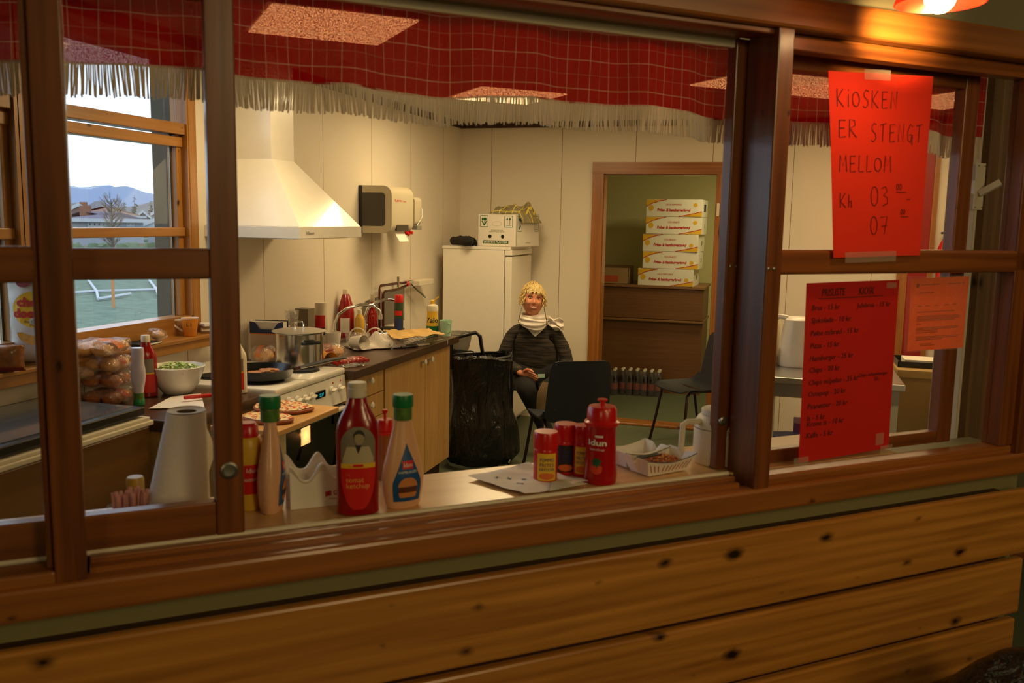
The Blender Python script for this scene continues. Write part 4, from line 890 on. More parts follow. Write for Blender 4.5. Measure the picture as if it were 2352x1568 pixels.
# chimney measured from its edges
ca=atx(551,356,XA+.01); cb=atx(623,355,-2.36); cc=atx(675,360,-2.36)
cy0,cy1,cx1=cb.y,cc.y,-2.36
b=MB(); b.box(XA,cx1,cy0,cy1,1.90,CZ); b.build('chimney','white_enamel',t_)
b=MB(); lo=[(XA,hy0),(hx1,hy0),(hx1,hy1),(XA,hy1)]; up=[(XA,cy0),(cx1,cy0),(cx1,cy1),(XA,cy1)]
A_=[b.bm.verts.new((*p,1.585)) for p in lo];B_=[b.bm.verts.new((*p,1.90)) for p in up]
for i in range(4): b._f([A_[i],A_[(i+1)%4],B_[(i+1)%4],B_[i]])
b._f(B_); b.build('canopy','white_enamel',t_)
b=MB(); b.box(XA,hx1+.004,hy0-.004,hy1+.004,1.53,1.584,bev=.002); lip=b.build('lip','white_enamel',t_)
b=MB(); b.box(XA+.05,hx1-.05,hy0+.05,hy1-.05,1.526,1.531); b.build('filter_grille','steel_dull',t_)
b=MB(); put_text(b,'Villavent',.022,hy0+.05,1.548,lambda x,z:Vector((hx1+.0048,x,z)),shear=.3); b.build('maker_mark','ink_black',lip)
# towel dispensers
def rrect(y0,y1,z0,z1,r,corn=(1,1,1,1),n=6):
    P=[]
    for (cy,cz,a0,on) in ((y1,z1,0,corn[0]),(y0,z1,PI/2,corn[1]),(y0,z0,PI,corn[2]),(y1,z0,1.5*PI,corn[3])):
        rr=r if on else .001; oy=cy-rr if cy==y1 else cy+rr; oz=cz-rr if cz==z1 else cz+rr
        for i in range(n+1): a=a0+PI/2*i/n; P.append((oy+rr*math.cos(a),oz+rr*math.sin(a)))
    return P
dx0=XA+.002; dx1=-2.40
na=atx(842,480,XA); DY0=5.27; DY1=5.62; DZ0,DZ1=1.535,1.835
t_=thing('towel_dispenser','large grey-beige paper towel dispenser with dark side window on the wall','towel dispenser',(0,0,0),0)
b=MB(); b.prism(rrect(dx0+.02,dx1+.015,DZ0,DZ1,.06,(1,0,0,1)),DY0+.004,DY1,axis=1); b.build('housing',mat('beige_plastic',(196,186,160),.35),t_,smooth=True)
b=MB(); b.prism(rrect(dx0,dx0+.022,DZ0,DZ1,.004),DY0,DY1,axis=1); b.build('back_plate','black_plastic',t_)
b=MB(); b.prism(rrect(dx0+.024,dx1-.030,DZ0+.045,DZ1-.045,.025,(1,0,0,1)),DY0+.001,DY0+.0045,axis=1); b.build('side_window','dark_grey',t_,smooth=True)
b=MB(); b.prism([(-.1,0),(.1,0),(.1,.02),(-.1,.03)],0,.012,axis=1,M=Matrix.Translation((dx1-.02,0,DZ0+.0))@Matrix.Scale(0.0001,4)) if 0 else b.box(dx1+.004,dx1+.017,DY0+.08,DY1-.08,DZ0+.015,DZ0+.055,bev=.003); b.build('slot','dark_grey',t_)
b=MB(); b.grid(6,8,lambda u,v:(dx1-.01+.04*v,DY0+.10+.15*u,DZ0+.012-.085*v+.02*v*v),thick=.0006); b.build('hanging_towel','paper_white',t_,smooth=True)
b=MB(); put_text(b,'Katrin',.028,DY0+.05,DZ1-.10,lambda x,z:Vector((dx1+.0158,x,z)),width=.10); put_text(b,'Towel',.016,DY0+.17,DZ1-.10,lambda x,z:Vector((dx1+.0158,x,z)),width=.06); b.build('lettering','ink_red',t_)
b=MB(); b.cyl((dx1-.02,DY1-.05,DZ0+.004),(dx1+.01,DY1-.05,DZ0-.012),.012); b.build('push_button','red_plastic',t_); b=MB(); b.cyl((dx1-.02,DY1-.0,DZ0+.005),(dx1+.012,DY1-.0,DZ0+.0),.010); b.build('push_button','red_plastic',t_)
t_=thing('soap_dispenser','smaller grey dispenser mounted just right of the big towel dispenser','soap dispenser',(0,0,0),0)
b=MB(); b.prism(rrect(dx0,dx1-.0,1.585,1.775,.03,(1,0,0,1)),5.68,5.80,axis=1); b.build('housing','beige_plastic',t_,smooth=True)
b=MB(); b.box(dx1-.03,dx1+.012,5.70,5.78,1.555,1.585,bev=.004); b.build('push_bar','grey_plastic',t_)
b=MB(); b.tube([(dx1+.006,5.79,1.70),(dx1+.02,5.76,1.64),(dx1+.01,5.70,1.585)],.0025,6); b.build('wire_arm','steel_dull',t_,smooth=True)
# fridge
FY=6.56
t_=thing('fridge','tall white fridge standing in the far corner behind the woman','fridge',(0,0,0),0)
b=MB(); b.box(-2.535,-2.035,FY,7.13,.02,1.405,bev=.006); b.build('fridge_body','white_metal',t_)
b=MB(); b.box(-2.54,-1.985,FY-.004,7.135,1.405,1.428,bev=.004); b.box(-2.03,-1.975,FY,7.13,1.365,1.405,bev=.004); b.build('fridge_top','white_metal',t_)
b=MB(); b.box(-2.03,-1.975,FY+.003,7.12,.08,1.355,bev=.008); b.build('fridge_door','white_metal',t_)
b=MB(); b.box(-2.5,-2.04,FY+.03,7.1,0,.02); b.build('feet','black_plastic',t_)
# cardboard plant box on fridge
P=Vector((-2.075,6.80,1.4285)); t_=thing('cardboard_box','white cardboard box with green plant markings on top of the fridge','box',P,math.radians(-9))
bw,bd,bh=.166,.21,.250
b=MB(); b.box(-bw,bw,-bd,-bd+.006,0,bh); b.box(-bw,bw,bd-.006,bd,0,bh); b.box(-bw,-bw+.006,-bd,bd,0,bh); b.box(bw-.006,bw,-bd,bd,0,bh-.0); b.box(-bw,bw,-bd,bd,0,.006); b.box(-bw,bw,-bd,bd,bh-.006,bh); b.build('box_walls','card_white',t_)
ff=lambda x,z:Vector((x,-bd-.001,z)); fs=lambda x,z:Vector((bw+.001,x,z))
def frame(b,x0,x1,z0,z1,f,wd=.004):
    ribbon(b,[(x0,z0),(x1,z0)],wd,f); ribbon(b,[(x0,z1),(x1,z1)],wd,f); ribbon(b,[(x0,z0),(x0,z1)],wd,f); ribbon(b,[(x1,z0),(x1,z1)],wd,f)
def arrows(b,x0,x1,z0,z1,f):
    for k_ in (.33,.67):
        x=x0+(x1-x0)*k_; ribbon(b,[(x,z0+.02),(x,z1-.02)],.004,f); b._f([b.bm.verts.new(f(x+dx,z)) for dx,z in ((-.009,z1-.028),(.009,z1-.028),(0,z1-.010))])
    ribbon(b,[(x0+.012,z0+.013),(x1-.012,z0+.013)],.003,f)
def plant(b,x0,x1,z0,z1,f):
    c=(x0+x1)/2
    for dx in (-.4,0,.35): ribbon(b,[(c,z0+.015),(c+dx*(x1-x0)*.5,z0+(z1-z0)*.5),(c+dx*(x1-x0)*.55,z1-.03)],.003,f); b._f([b.bm.verts.new(f(c+dx*(x1-x0)*.55+.008*math.cos(a),z1-.026+.010*math.sin(a))) for a in [2*PI*i/8 for i in range(8)]])
    ribbon(b,[(c,z0+.012),(c+.022,z0+.045)],.007,f); ribbon(b,[(c,z0+.012),(c-.022,z0+.045)],.006,f)
b=MB(); frame(b,-.142,-.076,.150,.235,ff); plant(b,-.142,-.076,.150,.235,ff); frame(b,.065,.132,.150,.235,ff); arrows(b,.065,.132,.150,.235,ff)
frame(b,-.19,-.12,.12,.235,fs); plant(b,-.19,-.12,.12,.235,fs); frame(b,.12,.19,.12,.235,fs); arrows(b,.12,.19,.12,.235,fs)
b._f([b.bm.verts.new(ff(x,z)) for x,z in ((-.115,.024),(.10,.024),(.10,.048),(-.115,.048))])
put_text(b,'OK INNHOLDER VANN',.010,0,.122,ff,'C',width=.10); put_text(b,'DISSE MÅ IKKE VELTES',.010,0,.110,ff,'C',width=.13); put_text(b,'SE MERKELAPP',.012,0,.028,fs,'C',width=.09)
b.build('green_print','ink_green',t_)
b=MB(); put_text(b,'LEVENDE PLANTER',.019,-.008,.029,lambda x,z:ff(x,z)-Vector((0,.001,0)),'C',width=.20,bold=.0004); b.build('lettering','label_white',t_)
for x in (-.058,.050): b=MB(); b.lathe([(.014,0),(.014,.001)],16,M=Matrix.Translation((x,-bd-.0005,.078))@Matrix.Rotation(PI/2,4,'X')); b.build('vent_hole','black_matt',t_)
b=MB(); ribbon(b,[(.04*math.cos(a)*1,.175+.016*math.sin(a)) for a in [2*PI*i/24 for i in range(25)]],.0025,ff); b.build('hand_slot','ink_red' if 0 else mat('card_shadow',(196,188,176),.8),t_)
# checked cloth on box
ms=mat('check_cloth',(130,124,96),.9); nt=ms.node_tree; bb=nt.nodes['Principled BSDF']; br=nt.nodes.new('ShaderNodeTexBrick'); br.offset=0; br.inputs['Scale'].default_value=1; br.inputs['Brick Width'].default_value=.055; br.inputs['Row Height'].default_value=.055; br.inputs['Mortar Size'].default_value=.0026; br.inputs['Color1'].default_value=(*lin((146,134,100)),1); br.inputs['Color2'].default_value=(*lin((126,118,92)),1); br.inputs['Mortar'].default_value=(*lin((226,204,70)),1)
uvn=nt.nodes.new('ShaderNodeTexCoord'); nt.links.new(uvn.outputs['Object'],br.inputs[0]); nt.links.new(br.outputs['Color'],bb.inputs['Base Color'])
b=MB()
def cl(u,v):
    x=-.08+.29*u; y=-.18+.34*v; e=min(u,1-u,v,1-v)*4; e=min(1,e)
    z=bh+.004+.088*e**.7*(.62+.55*noise.noise(Vector((x*11,y*11,2)))+.22*math.sin(x*44+y*22))
    if x>bw+.0: z-=(x-bw)*1.1+.02
    return (x+.02*noise.noise(Vector((x*20,y*20,7))),y,z)
b.grid(40,34,cl,thick=.003); o=b.build('checked_cloth','check_cloth',smooth=True,loc=P,rz=math.radians(-9)); tag(o,'crumpled grey cloth with yellow check lying on the cardboard box','cloth')
# rolled black umbrella-like bags
t_=thing('rolled_bags','pair of rolled black bags lying beside the box on the fridge','bag',(-2.36,6.72,1.4285),math.radians(-8))
b=MB(); b.ell((.02,-.08,.035),(.06,.05,.034),18,12,pert=1.2,seed=3); b.build('crumpled_end','bin_plastic' if 0 else 'black_matt',t_,smooth=True)
b=MB()
b.lathe([(.028,0),(.033,.01),(.030,.09),(.034,.16),(.028,.24),(.010,.26)],18,M=Matrix.Translation((-.13,-.06,.036))@Matrix.Rotation(math.radians(60),4,'Z')@Matrix.Rotation(PI/2,4,'X')@Matrix.Rotation(0,4,'Y')); b.build('bag_roll','black_matt',t_,smooth=True)
b=MB(); b.lathe([(.028,0),(.036,.01),(.032,.07),(.040,.13),(.030,.20),(.010,.22)],18,M=Matrix.Translation((-.06,-.10,.039))@Matrix.Rotation(math.radians(55),4,'Z')@Matrix.Rotation(PI/2,4,'X')); b.build('bag_roll','black_matt',t_,smooth=True)
# ---------------- pots and food on the stove ----------------
PC=(-2.20,3.80); PR=.113; z0=.926
t_=thing('stock_pot','large shiny steel stock pot with lid on the rear of the stove','pot',(PC[0],PC[1],z0),.2)
b=MB(); b.lathe([(PR-.01,0),(PR,.008),(PR,.155),(PR+.006,.158),(PR,.160)],48); b.build('pot_body',mat('pot_steel',(200,198,196),.16,metal=1),t_,smooth=True)
b=MB(); b.lathe([(PR+.014,.161),(PR+.016,.164),(PR*.8,.172),(PR*.2,.178),(.001,.179)],48); ld=b.build('lid',mat('lid_steel',(208,204,198),.38,metal=1),t_,smooth=True)
b=MB(); b.tube([(-.022,0,.175),(-.022,0,.202),(-.016,0,.207),(.016,0,.207),(.022,0,.202),(.022,0,.175)],.004,8); b.build('lid_handle','chrome',ld,smooth=True)
ha=math.radians(-45)
for s_ in (1,-1):
    b=MB(); c_=Vector((math.cos(ha),math.sin(ha),0))*s_; e_=Vector((-c_.y,c_.x,0)); q=[c_*(PR-.008)-e_*.035+Vector((0,0,.115)),c_*(PR+.022)-e_*.035+Vector((0,0,.120)),c_*(PR+.028)+Vector((0,0,.120)),c_*(PR+.022)+e_*.035+Vector((0,0,.120)),c_*(PR-.008)+e_*.035+Vector((0,0,.115))]
    b.tube(q,.009,8); b.build('side_handle','black_plastic',t_,smooth=True)
b=MB()
FP=Vector((-2.17,3.42,.926))
t_=thing('frying_pan','black frying pan with long steel handle on the front burner','pan',FP,0)
b=MB(); b.lathe([(.115,0),(.128,.006),(.145,.045),(.147,.046),(.142,.046),(.124,.010),(.001,.008)],48); b.build('pan_body','black_gloss' if 0 else mat('pan_black',(13,13,14),.22,noise_=.3,nscale=30),t_,smooth=True)
hd=(atz(838,818,1.02)-FP); 
b=MB(); h0=Vector((hd.x,hd.y,0)).normalized(); b.tube([h0*.14+Vector((0,0,.035)),h0*.17+Vector((0,0,.045))],.008,8); b.build('handle_joint',mat('joint_red',(70,24,16),.4),t_)
b=MB(); b.tube([h0*.165+Vector((0,0,.044)),h0*.22+Vector((0,0,.058)),h0*.30+Vector((0,0,.078)),h0*.37+Vector((0,0,.090))],[.006,.009,.010,.006],8); b.build('handle','steel',t_,smooth=True)
b=MB()
for i,(x,y,a) in enumerate(((-.02,.0,.3),(.02,.03,1.2))):
    b.ell((x,y,.016+.010*i),(.050,.030,.012),24,14,pert=.5,seed=i+3)
tag(b.build('fried_meat',mat('fried_meat',(176,120,84),.6,noise_=.3,nscale=60),smooth=True,loc=FP),'pieces of pale fried meat in the black frying pan','meat')
# boxes and things behind the pot
t_=thing('carton','blue and white display carton with an orange stripe behind the stock pot','box',(-2.50,4.02,CTZ),math.radians(12))
b=MB(); b.box(-.085,.085,-.04,.04,0,.135); b.build('carton_body',mat('carton_grey',(200,180,160),.7),t_)
b=MB(); b.box(-.086,.086,-.041,.041,.135,.14); b.build('orange_stripe','orange_card',t_)
b=MB(); b.prism([(-.087,.14),(.087,.14),(.087,.20),(.06,.195),(.035,.16),(-.035,.16),(-.06,.195),(-.087,.20)],-.041,-.036,axis=1); b.prism([(-.087,.14),(.087,.14),(.087,.20),(-.087,.20)],.036,.041,axis=1); b.build('blue_flaps','navy_box',t_)
b=MB(); b.box(-.083,.083,-.03,.030,.141,.196); b.build('white_filling','card_white',t_)
b=MB(); b._f([b.bm.verts.new((x,-.0412,z)) for x,z in ((-.03,.03),(.06,.03),(.075,.06),(.0,.075),(-.04,.05))]); b.build('food_print','bun',t_)
def bag(name,label,loc,rz,size,items,group=None,filmmat='film',stripe=None,cat='bread'):
    t_=thing(name,label,cat,loc,rz,group)
    for i,(c,r,m) in enumerate(items):
        b=MB(); b.ell(c,r,16,10,pert=.12,seed=i*1.7); b.build('bun' if 'bun' in m or 'bread' in m else 'piece',m.replace('bun_',''),t_,smooth=True)
    sx,sy,sz=size; b=MB()
    def f(u,v):
        a=2*PI*u; e=(math.cos(a),math.sin(a)); k=(abs(e[0])**4+abs(e[1])**4)**(-.25); y=(e[0]*k); z=(e[1]*k)
        taper=min(1,.15+3.2*min(v,1-v)) ; p=Vector((-sx+2*sx*v,y*sy*taper,sz+z*sz*taper)); return jit(p,.012,22,len(label))
    b.grid(30,22,f,closeu=True); b.build('plastic_wrap',filmmat,t_,smooth=True)
    if stripe:
        b=MB(); b.box(-sx*.45,sx*.25,-sy*1.03,-sy*.98,sz*.7,sz*1.5); b.build('label_band',stripe,t_)
    return t_
bag('bread_bag','wrapped white bread with an orange label between the pan and the carton',(-2.42,3.93,CTZ+.006) if 0 else (-2.50,3.935-.06,CTZ+.03),.1,(.085,.04,.04),[((-.03,0,.04),(.05,.035,.034),'bread'),((.04,0,.038),(.04,.034,.032),'bread')],stripe='orange_card') if 0 else None
# ---------------- left counter things ----------------
def loaf_bag(name,label,P,rz,nx,ny,r,film_='film',group=None,band=None,dark=False,elong=1.6,cat='bread rolls'):
    t_=thing(name,label,cat,P,rz,group); rr=random.Random(len(label)*3+nx)
    for i in range(nx):
        for j in range(ny):
            b=MB(); b.ell((0,0,0),(r,r*elong,r*.72),14,9,pert=.18,seed=i*3+j+len(label)); o=b.build('bun','bread_dark' if dark else 'bread',t_,smooth=True)
            o.location=((i-(nx-1)/2)*r*1.85,(j-(ny-1)/2)*r*elong*1.9,r*.76); o.rotation_euler=(0,0,rr.uniform(-.2,.2))
    sx=nx*r*.98; sy=ny*r*elong*1.02; sz=r*.86; b=MB()
    def f(u,v):
        a=2*PI*u; e=(math.cos(a),math.sin(a)); k=(abs(e[0])**5+abs(e[1])**5)**(-.2); tp=min(1,.25+5*min(v,1-v))
        p=Vector((-sx*1.08+2.16*sx*v,e[0]*k*sy*(.8+.2*tp),sz+e[1]*k*sz*tp)); q=jit(p,.010,26,len(label)); q.z=max(q.z,.001); return q
    b.grid(34,24,f,closeu=True); b.build('plastic_wrap',film_,t_,smooth=True)
    if band:
        b=MB(); b.grid(5,10,lambda u,v:(sx*(-.35+.5*u),sy*1.04*math.cos(PI*(1.02+.4*v)) if 0 else -sy*math.cos(PI*.5*v)*1.03,sz+sz*1.06*math.sin(PI*.5*v))); b.build('label_band',band,t_,smooth=True)
    return t_
PB=Vector((-2.485,2.835,CTZ))
lv=[('bread_bag','lowest bag of dark hamburger buns in the stack on the left worktop',(-2.40,2.87,CTZ),.5,2,2,.036,1.1,True,'red_print'),
('bread_bag','second bag of buns up in the stack on the left worktop',(-2.41,2.88,CTZ+.064),.55,2,2,.036,1.1,True,None),
('bread_bag','third bag of buns up in the stack, wrapped in reddish film',(-2.40,2.87,CTZ+.128),.45,2,2,.036,1.1,False,'red_print'),
('bread_bag','topmost clear bag of pale rolls with an orange label on the bun stack',(-2.41,2.86,CTZ+.192),.6,3,2,.034,1.2,False,'orange_card')]
mat('red_print',(150,30,24),.5,alpha=.7)
for n_,l_,p_,a_,nx,ny,r_,el,dk,bd in lv: loaf_bag(n_,l_,(PB.x+p_[0]+2.40,PB.y+p_[1]-2.87,p_[2]),math.radians(90)+a_*.4,nx,ny,r_,elong=el,dark=dk,band=bd,group='bags of buns on the left worktop')
loaf_bag('bread_bag','small clear bag of pale rolls squeezed against the wall left of the bun stack',atx(172,872,-2.55),1.4,2,1,.034,group='bags of buns on the left worktop')
# ketchup bottle and upside-down dressing bottle
P=atz(338,915,CTZ); 
def std_ketchup(name,label,P,rz,h,side=False,capm='off_white',labelm='label_red'):
    t_=thing(name,label,'bottle',P,rz); k=h/.265
    pr=[(.036,0),(.042,.004),(.042,.165),(.040,.182),(.034,.197),(.026,.212),(.020,.224),(.0175,.236)]; pr=[(a*k,z*k) for a,z in pr]
    b=MB(); b.lathe(pr,28,sy=.62); b.build('bottle_body','red_deep',t_,smooth=True)
    b=MB(); b.lathe([(.0185*k,.236*k),(.0185*k,h-.003),(.0165*k,h)],20); b.build('cap',capm,t_,smooth=True)
    f=lambda x,z:Vector((x,-math.sqrt(max(.04,1-(x/prof_interp(pr,z))**2))*prof_interp(pr,z)*.62-.0008,z))
    lab(t_,'paper_label',labelm,f,.02*k,.10*k,.030*k); lab(t_,'photo_label','photo_grey',f,.105*k,.165*k,.028*k); lab(t_,'yellow_band','label_yellow',f,.098*k,.106*k,.030*k,3)
    return t_
std_ketchup('ketchup_bottle','dark red ketchup bottle standing between the bun stack and the white bowl',atz(339,910,CTZ),.75,.250)
P=atz(320,930,CTZ)+Vector((0,0,.001))
t_=thing('dressing_bottle','nearly empty pale dressing bottle standing upside down on its green cap','bottle',P,.3)
b=MB(); b.lathe([(.021,0),(.0215,.002),(.0205,.022),(.019,.024)],24); b.build('cap','green_cap',t_,smooth=True)
b=MB(); b.lathe([(.019,.024),(.019,.048)],24,cap=False); b.build('neck_label','green_label',t_,smooth=True)
b=MB(); b.lathe([(.0180,.024),(.018,.05),(.022,.075),(.029,.11),(.027,.14),(.023,.165),(.025,.205),(.023,.222)],28,sy=.8); b.build('bottle_body',mat('milky_bottle',(206,196,206),.2,noise_=.2,nscale=35,coat=.4),t_,smooth=True)
# lettuce bowl
P=Vector((-2.14,2.905,CTZ)); P=atz(412,905,CTZ)+Vector((-.03,.03,0))
t_=thing('salad_bowl','white enamel bowl filled with shredded lettuce on the left worktop','bowl',P,0)
b=MB(); b.lathe([(.055,0),(.062,.006),(.085,.04),(.103,.085),(.108,.108),(.112,.112),(.108,.114),(.100,.098),(.08,.05),(.001,.04)],44); b.build('bowl_wall','white_enamel',t_,smooth=True)
b=MB(); rr=random.Random(8)
for i in range(240):
    a=rr.uniform(0,2*PI); q=.095*math.sqrt(rr.random()); x,y=q*math.cos(a),q*math.sin(a); z=.088+.028*(1-(q/.1)**2)+rr.uniform(-.003,.006)
    d=Vector((rr.uniform(-1,1),rr.uniform(-1,1),rr.uniform(-.2,.5))).normalized()*rr.uniform(.012,.022); e=Vector((-d.y,d.x,rr.uniform(-.004,.004)))*.25; c=Vector((x,y,z)); b.mi=rr.choice((0,0,1))
    b._f([b.bm.verts.new(v) for v in (c-d-e,c-d*.2+e*1.3+Vector((0,0,.004)),c+d+e,c+d*.3-e*1.2+Vector((0,0,.003)))])
tag(b.build('shredded_lettuce',['lettuce',mat('lettuce_pale',(222,226,176),.6)],loc=P),'pale green shredded lettuce heaped in the white bowl','lettuce',kind='stuff')
# paper + red knife
px_sheet('parchment_paper','sheet of white paper with a curled edge on the left worktop','paper','paper_white',[(340,940),(470,938),(462,905),(395,912)],CTZ,.004,6)
t_=thing('kitchen_knife','knife with a bright red handle on the white paper','knife',atz(455,921,CTZ)+Vector((0,0,.012)),math.radians(50))
b=MB(); b.box(-.055,.06,-.009,.009,0,.014,bev=.004); b.build('handle','red_plastic',t_,smooth=True)
b=MB(); b.prism([(.06,-.009),(.20,-.002),(.18,.008),(.06,.009)],.006,.0075); b.build('blade','steel',t_)
t_=thing('chopping_slab','thick dark board end beside the stove, left of the pizza','board',(0,0,0),0) if 0 else None
# dressing bottle behind sash near stove
P=atz(550,905,CTZ)+Vector((-.02,.02,0))
std_ketchup('sauce_bottle','white sauce bottle with red label behind the sash edge, left of the pan',P,.5,.235,capm='green_cap')
for ch in bpy.data.objects['sauce_bottle' if 0 else t_.name].children if 0 else []: pass
for ch in COL.objects:
    if ch.parent and ch.parent.get('label','').startswith('white sauce bottle') and ch.name.startswith('bottle_body'): ch.data.materials[0]=MATS['off_white']
# bread by carton, behind pan
loaf_bag('bread_bag','wrapped white bread with orange label between the pan and the blue-flapped carton',(-2.47,3.915,CTZ),.2,1,1,.05,elong=1.3,band='orange_card')
# ---------------- window sill things ----------------
SZ_=1.089
sp=atx(420,770,-2.53)
t_=thing('orange_cup','orange enamel mug with white handle on the window sill','mug',Vector((-2.545,3.44,SZ_)),0)
b=MB(); b.lathe([(.026,0),(.028,.003),(.036,.078)],28); b.build('cup_body',mat('orange_cup',(226,140,40),.4),t_,smooth=True)
b=MB(); b.lathe([(.0365,.078),(.038,.082),(.035,.082),(.030,.05),(.001,.05)],28,cap=False); b.build('rim','white_plastic',t_,smooth=True)
b=MB(); b.tube([(-.030,-.012,.07),(-.062,-.03,.07),(-.060,-.03,.045),(-.030,-.012,.02)],.005,8); b.build('handle','white_plastic',t_,smooth=True)
b=MB(); f=surf([(.028,.0),(.036,.078)],1,1,-PI/2+.5,.001); put_text(b,'L I',.022,0,.045,f,'C'); b.build('lettering','ink_black',t_)
t_=thing('playing_cards','small stack of printed cards in the sill corner beside the orange mug','cards',Vector((-2.545,3.575,SZ_)),.5)
for k_ in range(4):
    b=MB(); b.box(-.03,.03,-.04,.04,k_*.011,k_*.011+.010); o=b.build('card_pack','card_white' if k_%2 else 'card_brown',t_); o.rotation_euler=(0,0,k_*.15)
t_=thing('notebook','dark flat booklet lying on the sill behind the ketchup bottle','booklet',Vector((-2.55,3.12,SZ_)),.1); b=MB(); b.box(-.05,.05,-.07,.07,0,.010); b.build('cover','black_matt',t_); b=MB(); b.box(-.048,.051,-.068,.071,.002,.008); b.build('pages','card_white',t_)
loaf_bag('snack_bag','small crumpled clear bag with yellow content lying on the sill',(-2.53,3.20,SZ_+.012),1.5,1,1,.026,elong=1.2,cat='snack bag')
# big snack bags
def pillow_bag(name,label,P,rz,Wd,Hg,T,m,tilt=0,cat='snack bag'):
    t_=thing(name,label,cat,P,rz); b=MB()
    def f(s):
        def g(u,v):
            x=(u-.5)*Wd; z=v*Hg; e=max(0,1-abs(2*u-1)**3)*max(0,1-abs(2*v-1)**4); y=s*T*e**.6; p=Vector((x*(1-.05*math.sin(PI*v)),y,z)); q=jit(p,.008,14,s+3) if e>0 else p
            return Vector((q.x,q.y+tilt*z,max(q.z,.0)))
        return g
    b.grid(20,26,f(-1)); b.grid(20,26,f(1)); b.build('bag_body',m,t_,smooth=True,merge=True,ang=75)
    return t_,(lambda x,z:Vector((x,-T*(max(0,1-abs(2*(x/Wd))**3)*max(0,1-abs(2*z/Hg-1)**4))**.6-.006+tilt*z,z)))
mat('foil_bag',(206,200,196),.25,noise_=.1,nscale=20,coat=.4)
P=Vector((-2.545,2.585,SZ_)); t_,f=pillow_bag('snack_bag','big pale cheese snack bag with a yellow oval and red lettering standing on the sill',P,math.radians(24),.21,.36,.045,'foil_bag')
b=MB(); b._f([b.bm.verts.new(f(.005+.075*math.cos(a),.20+.065*math.sin(a))) for a in [2*PI*i/30 for i in range(30)]]); b.build('yellow_oval','label_yellow',t_)
f2=lambda x,z:f(x,z)-Vector((0,.0015,0)); b=MB(); put_text(b,'cheez',.044,0.005,.212,f2,'C',bold=.002,width=.12); put_text(b,'doodles',.044,0.005,.172,f2,'C',bold=.002,width=.145); b.build('lettering','ink_red',t_)
b=MB(); put_text(b,'the CHEEZ',.016,.005,.152,f2,'C',shear=.2); put_text(b,'SNACK',.012,.005,.140,f2,'C',shear=.2); b.build('small_print','ink_black',t_)
b=MB(); b._f([b.bm.verts.new(f2(-.03+.028*math.cos(a),.30+.022*math.sin(a))) for a in [PI+PI*i/12 for i in range(13)]]+[b.bm.verts.new(f2(-.0,.318)),b.bm.verts.new(f2(-.06,.318))]); b.build('bowl_logo',mat('maroon',(130,30,30),.5),t_)
ms=mat('curls',(206,150,60),.6,noise_=.5,nscale=70)
b=MB(); b._f([b.bm.verts.new(f(x,z)) for x,z in [(.005+.065*math.cos(a),.118+.045*math.sin(a)) for a in [PI+PI*i/14 for i in range(15)]]]); b.build('snack_print','curls',t_)
P=Vector((-2.53,2.395,SZ_)); t_,f=pillow_bag('snack_bag','brown and gold snack bag lying slanted at the far left of the sill',P,math.radians(38),.15,.09,.025,mat('nut_bag',(140,84,34),.35,noise_=.9,nscale=38,coat=.3))
b=MB(); b.grid(8,3,lambda u,v:f(-.07+.14*u,.002+.014*v)-Vector((0,.001,0))); b.build('maroon_band','maroon',t_)
# ---------------- right part of the worktop ----------------
def tap(name,label,base,reach,rz):
    t_=thing(name,label,'tap',base,rz)
    b=MB(); b.lathe([(.022,0),(.022,.006),(.012,.014),(.011,.05),(.013,.055),(.010,.065)],20); b.build('tap_base','chrome',t_,smooth=True)
    b=MB(); pts=[(0,0,.06),(0,0,.10),(.02,0,.16),(.06,0,.195),(.12,0,.215),(.18,0,.21),(.215,0,.18),(.222,0,.15)]
    b.tube([(p[0]*reach,p[1],p[2]) for p in pts],.0095,10); b.build('spout','chrome',t_,smooth=True)
    b=MB(); b.cyl((.222*reach,0,.152),(.222*reach,0,.125),.013,n=14); b.build('nozzle','chrome',t_,smooth=True)
    b=MB(); b.box(-.01,.01,-.05,.05,.055,.068,bev=.004); b.build('lever','chrome',t_,smooth=True)
tap('mixer_tap','nearer arched chrome tap over the sink beside the red ketchup bottle',(-2.53,4.78,CTZ),1.25,math.radians(38))
tap('mixer_tap','farther arched chrome tap over the sink beside the copper pipes',(-2.53,5.18,CTZ),1.1,math.radians(40))
t_=thing('sink','steel sink rim and basin set into the long worktop','sink',(0,0,0),0)
b=MB(); b.box(-2.56,-2.08,4.62,5.24,CTZ-.0005,CTZ+.003,bev=.001); b.build('rim','steel',t_)
b=MB(); b.box(-2.50,-2.14,4.72,5.0,CTZ+.0031,CTZ+.004); b.build('basin',mat('basin_dark',(70,66,60),.4,metal=.6),t_)
# clutter near sink
def simple_bottle(name,label,P,prof,bm_,cap=None,capm='off_white',labels=(),cat='bottle',rz=0,n=24):
    t_=thing(name,label,cat,P,rz); b=MB(); b.lathe(prof,n); b.build('bottle_body',bm_,t_,smooth=True)
    if cap: b=MB(); b.lathe(cap,n); b.build('cap',capm,t_,smooth=True)
    for (z0,z1,half,m) in labels: lab(t_,'label_patch',m,surf(prof,1,1,A0+.55,.001),z0,z1,half,6,7)
    return t_
std=[(.036,0),(.040,.004),(.040,.11),(.034,.16),(.020,.215),(.016,.235)]
simple_bottle('ketchup_bottle','tall red ketchup bottle standing behind the nearer tap',Vector((-2.475,4.80,CTZ)) if 0 else atz(787,771,CTZ)+Vector((.04,-.03,0)),[(r*1.0,z) for r,z in [(.045,0),(.050,.004),(.050,.15),(.044,.19),(.028,.245),(.020,.265)]],'red_deep',[(.02,.265),(.02,.29),(.018,.295)],'off_white',[(.03,.12,.03,'label_white')])
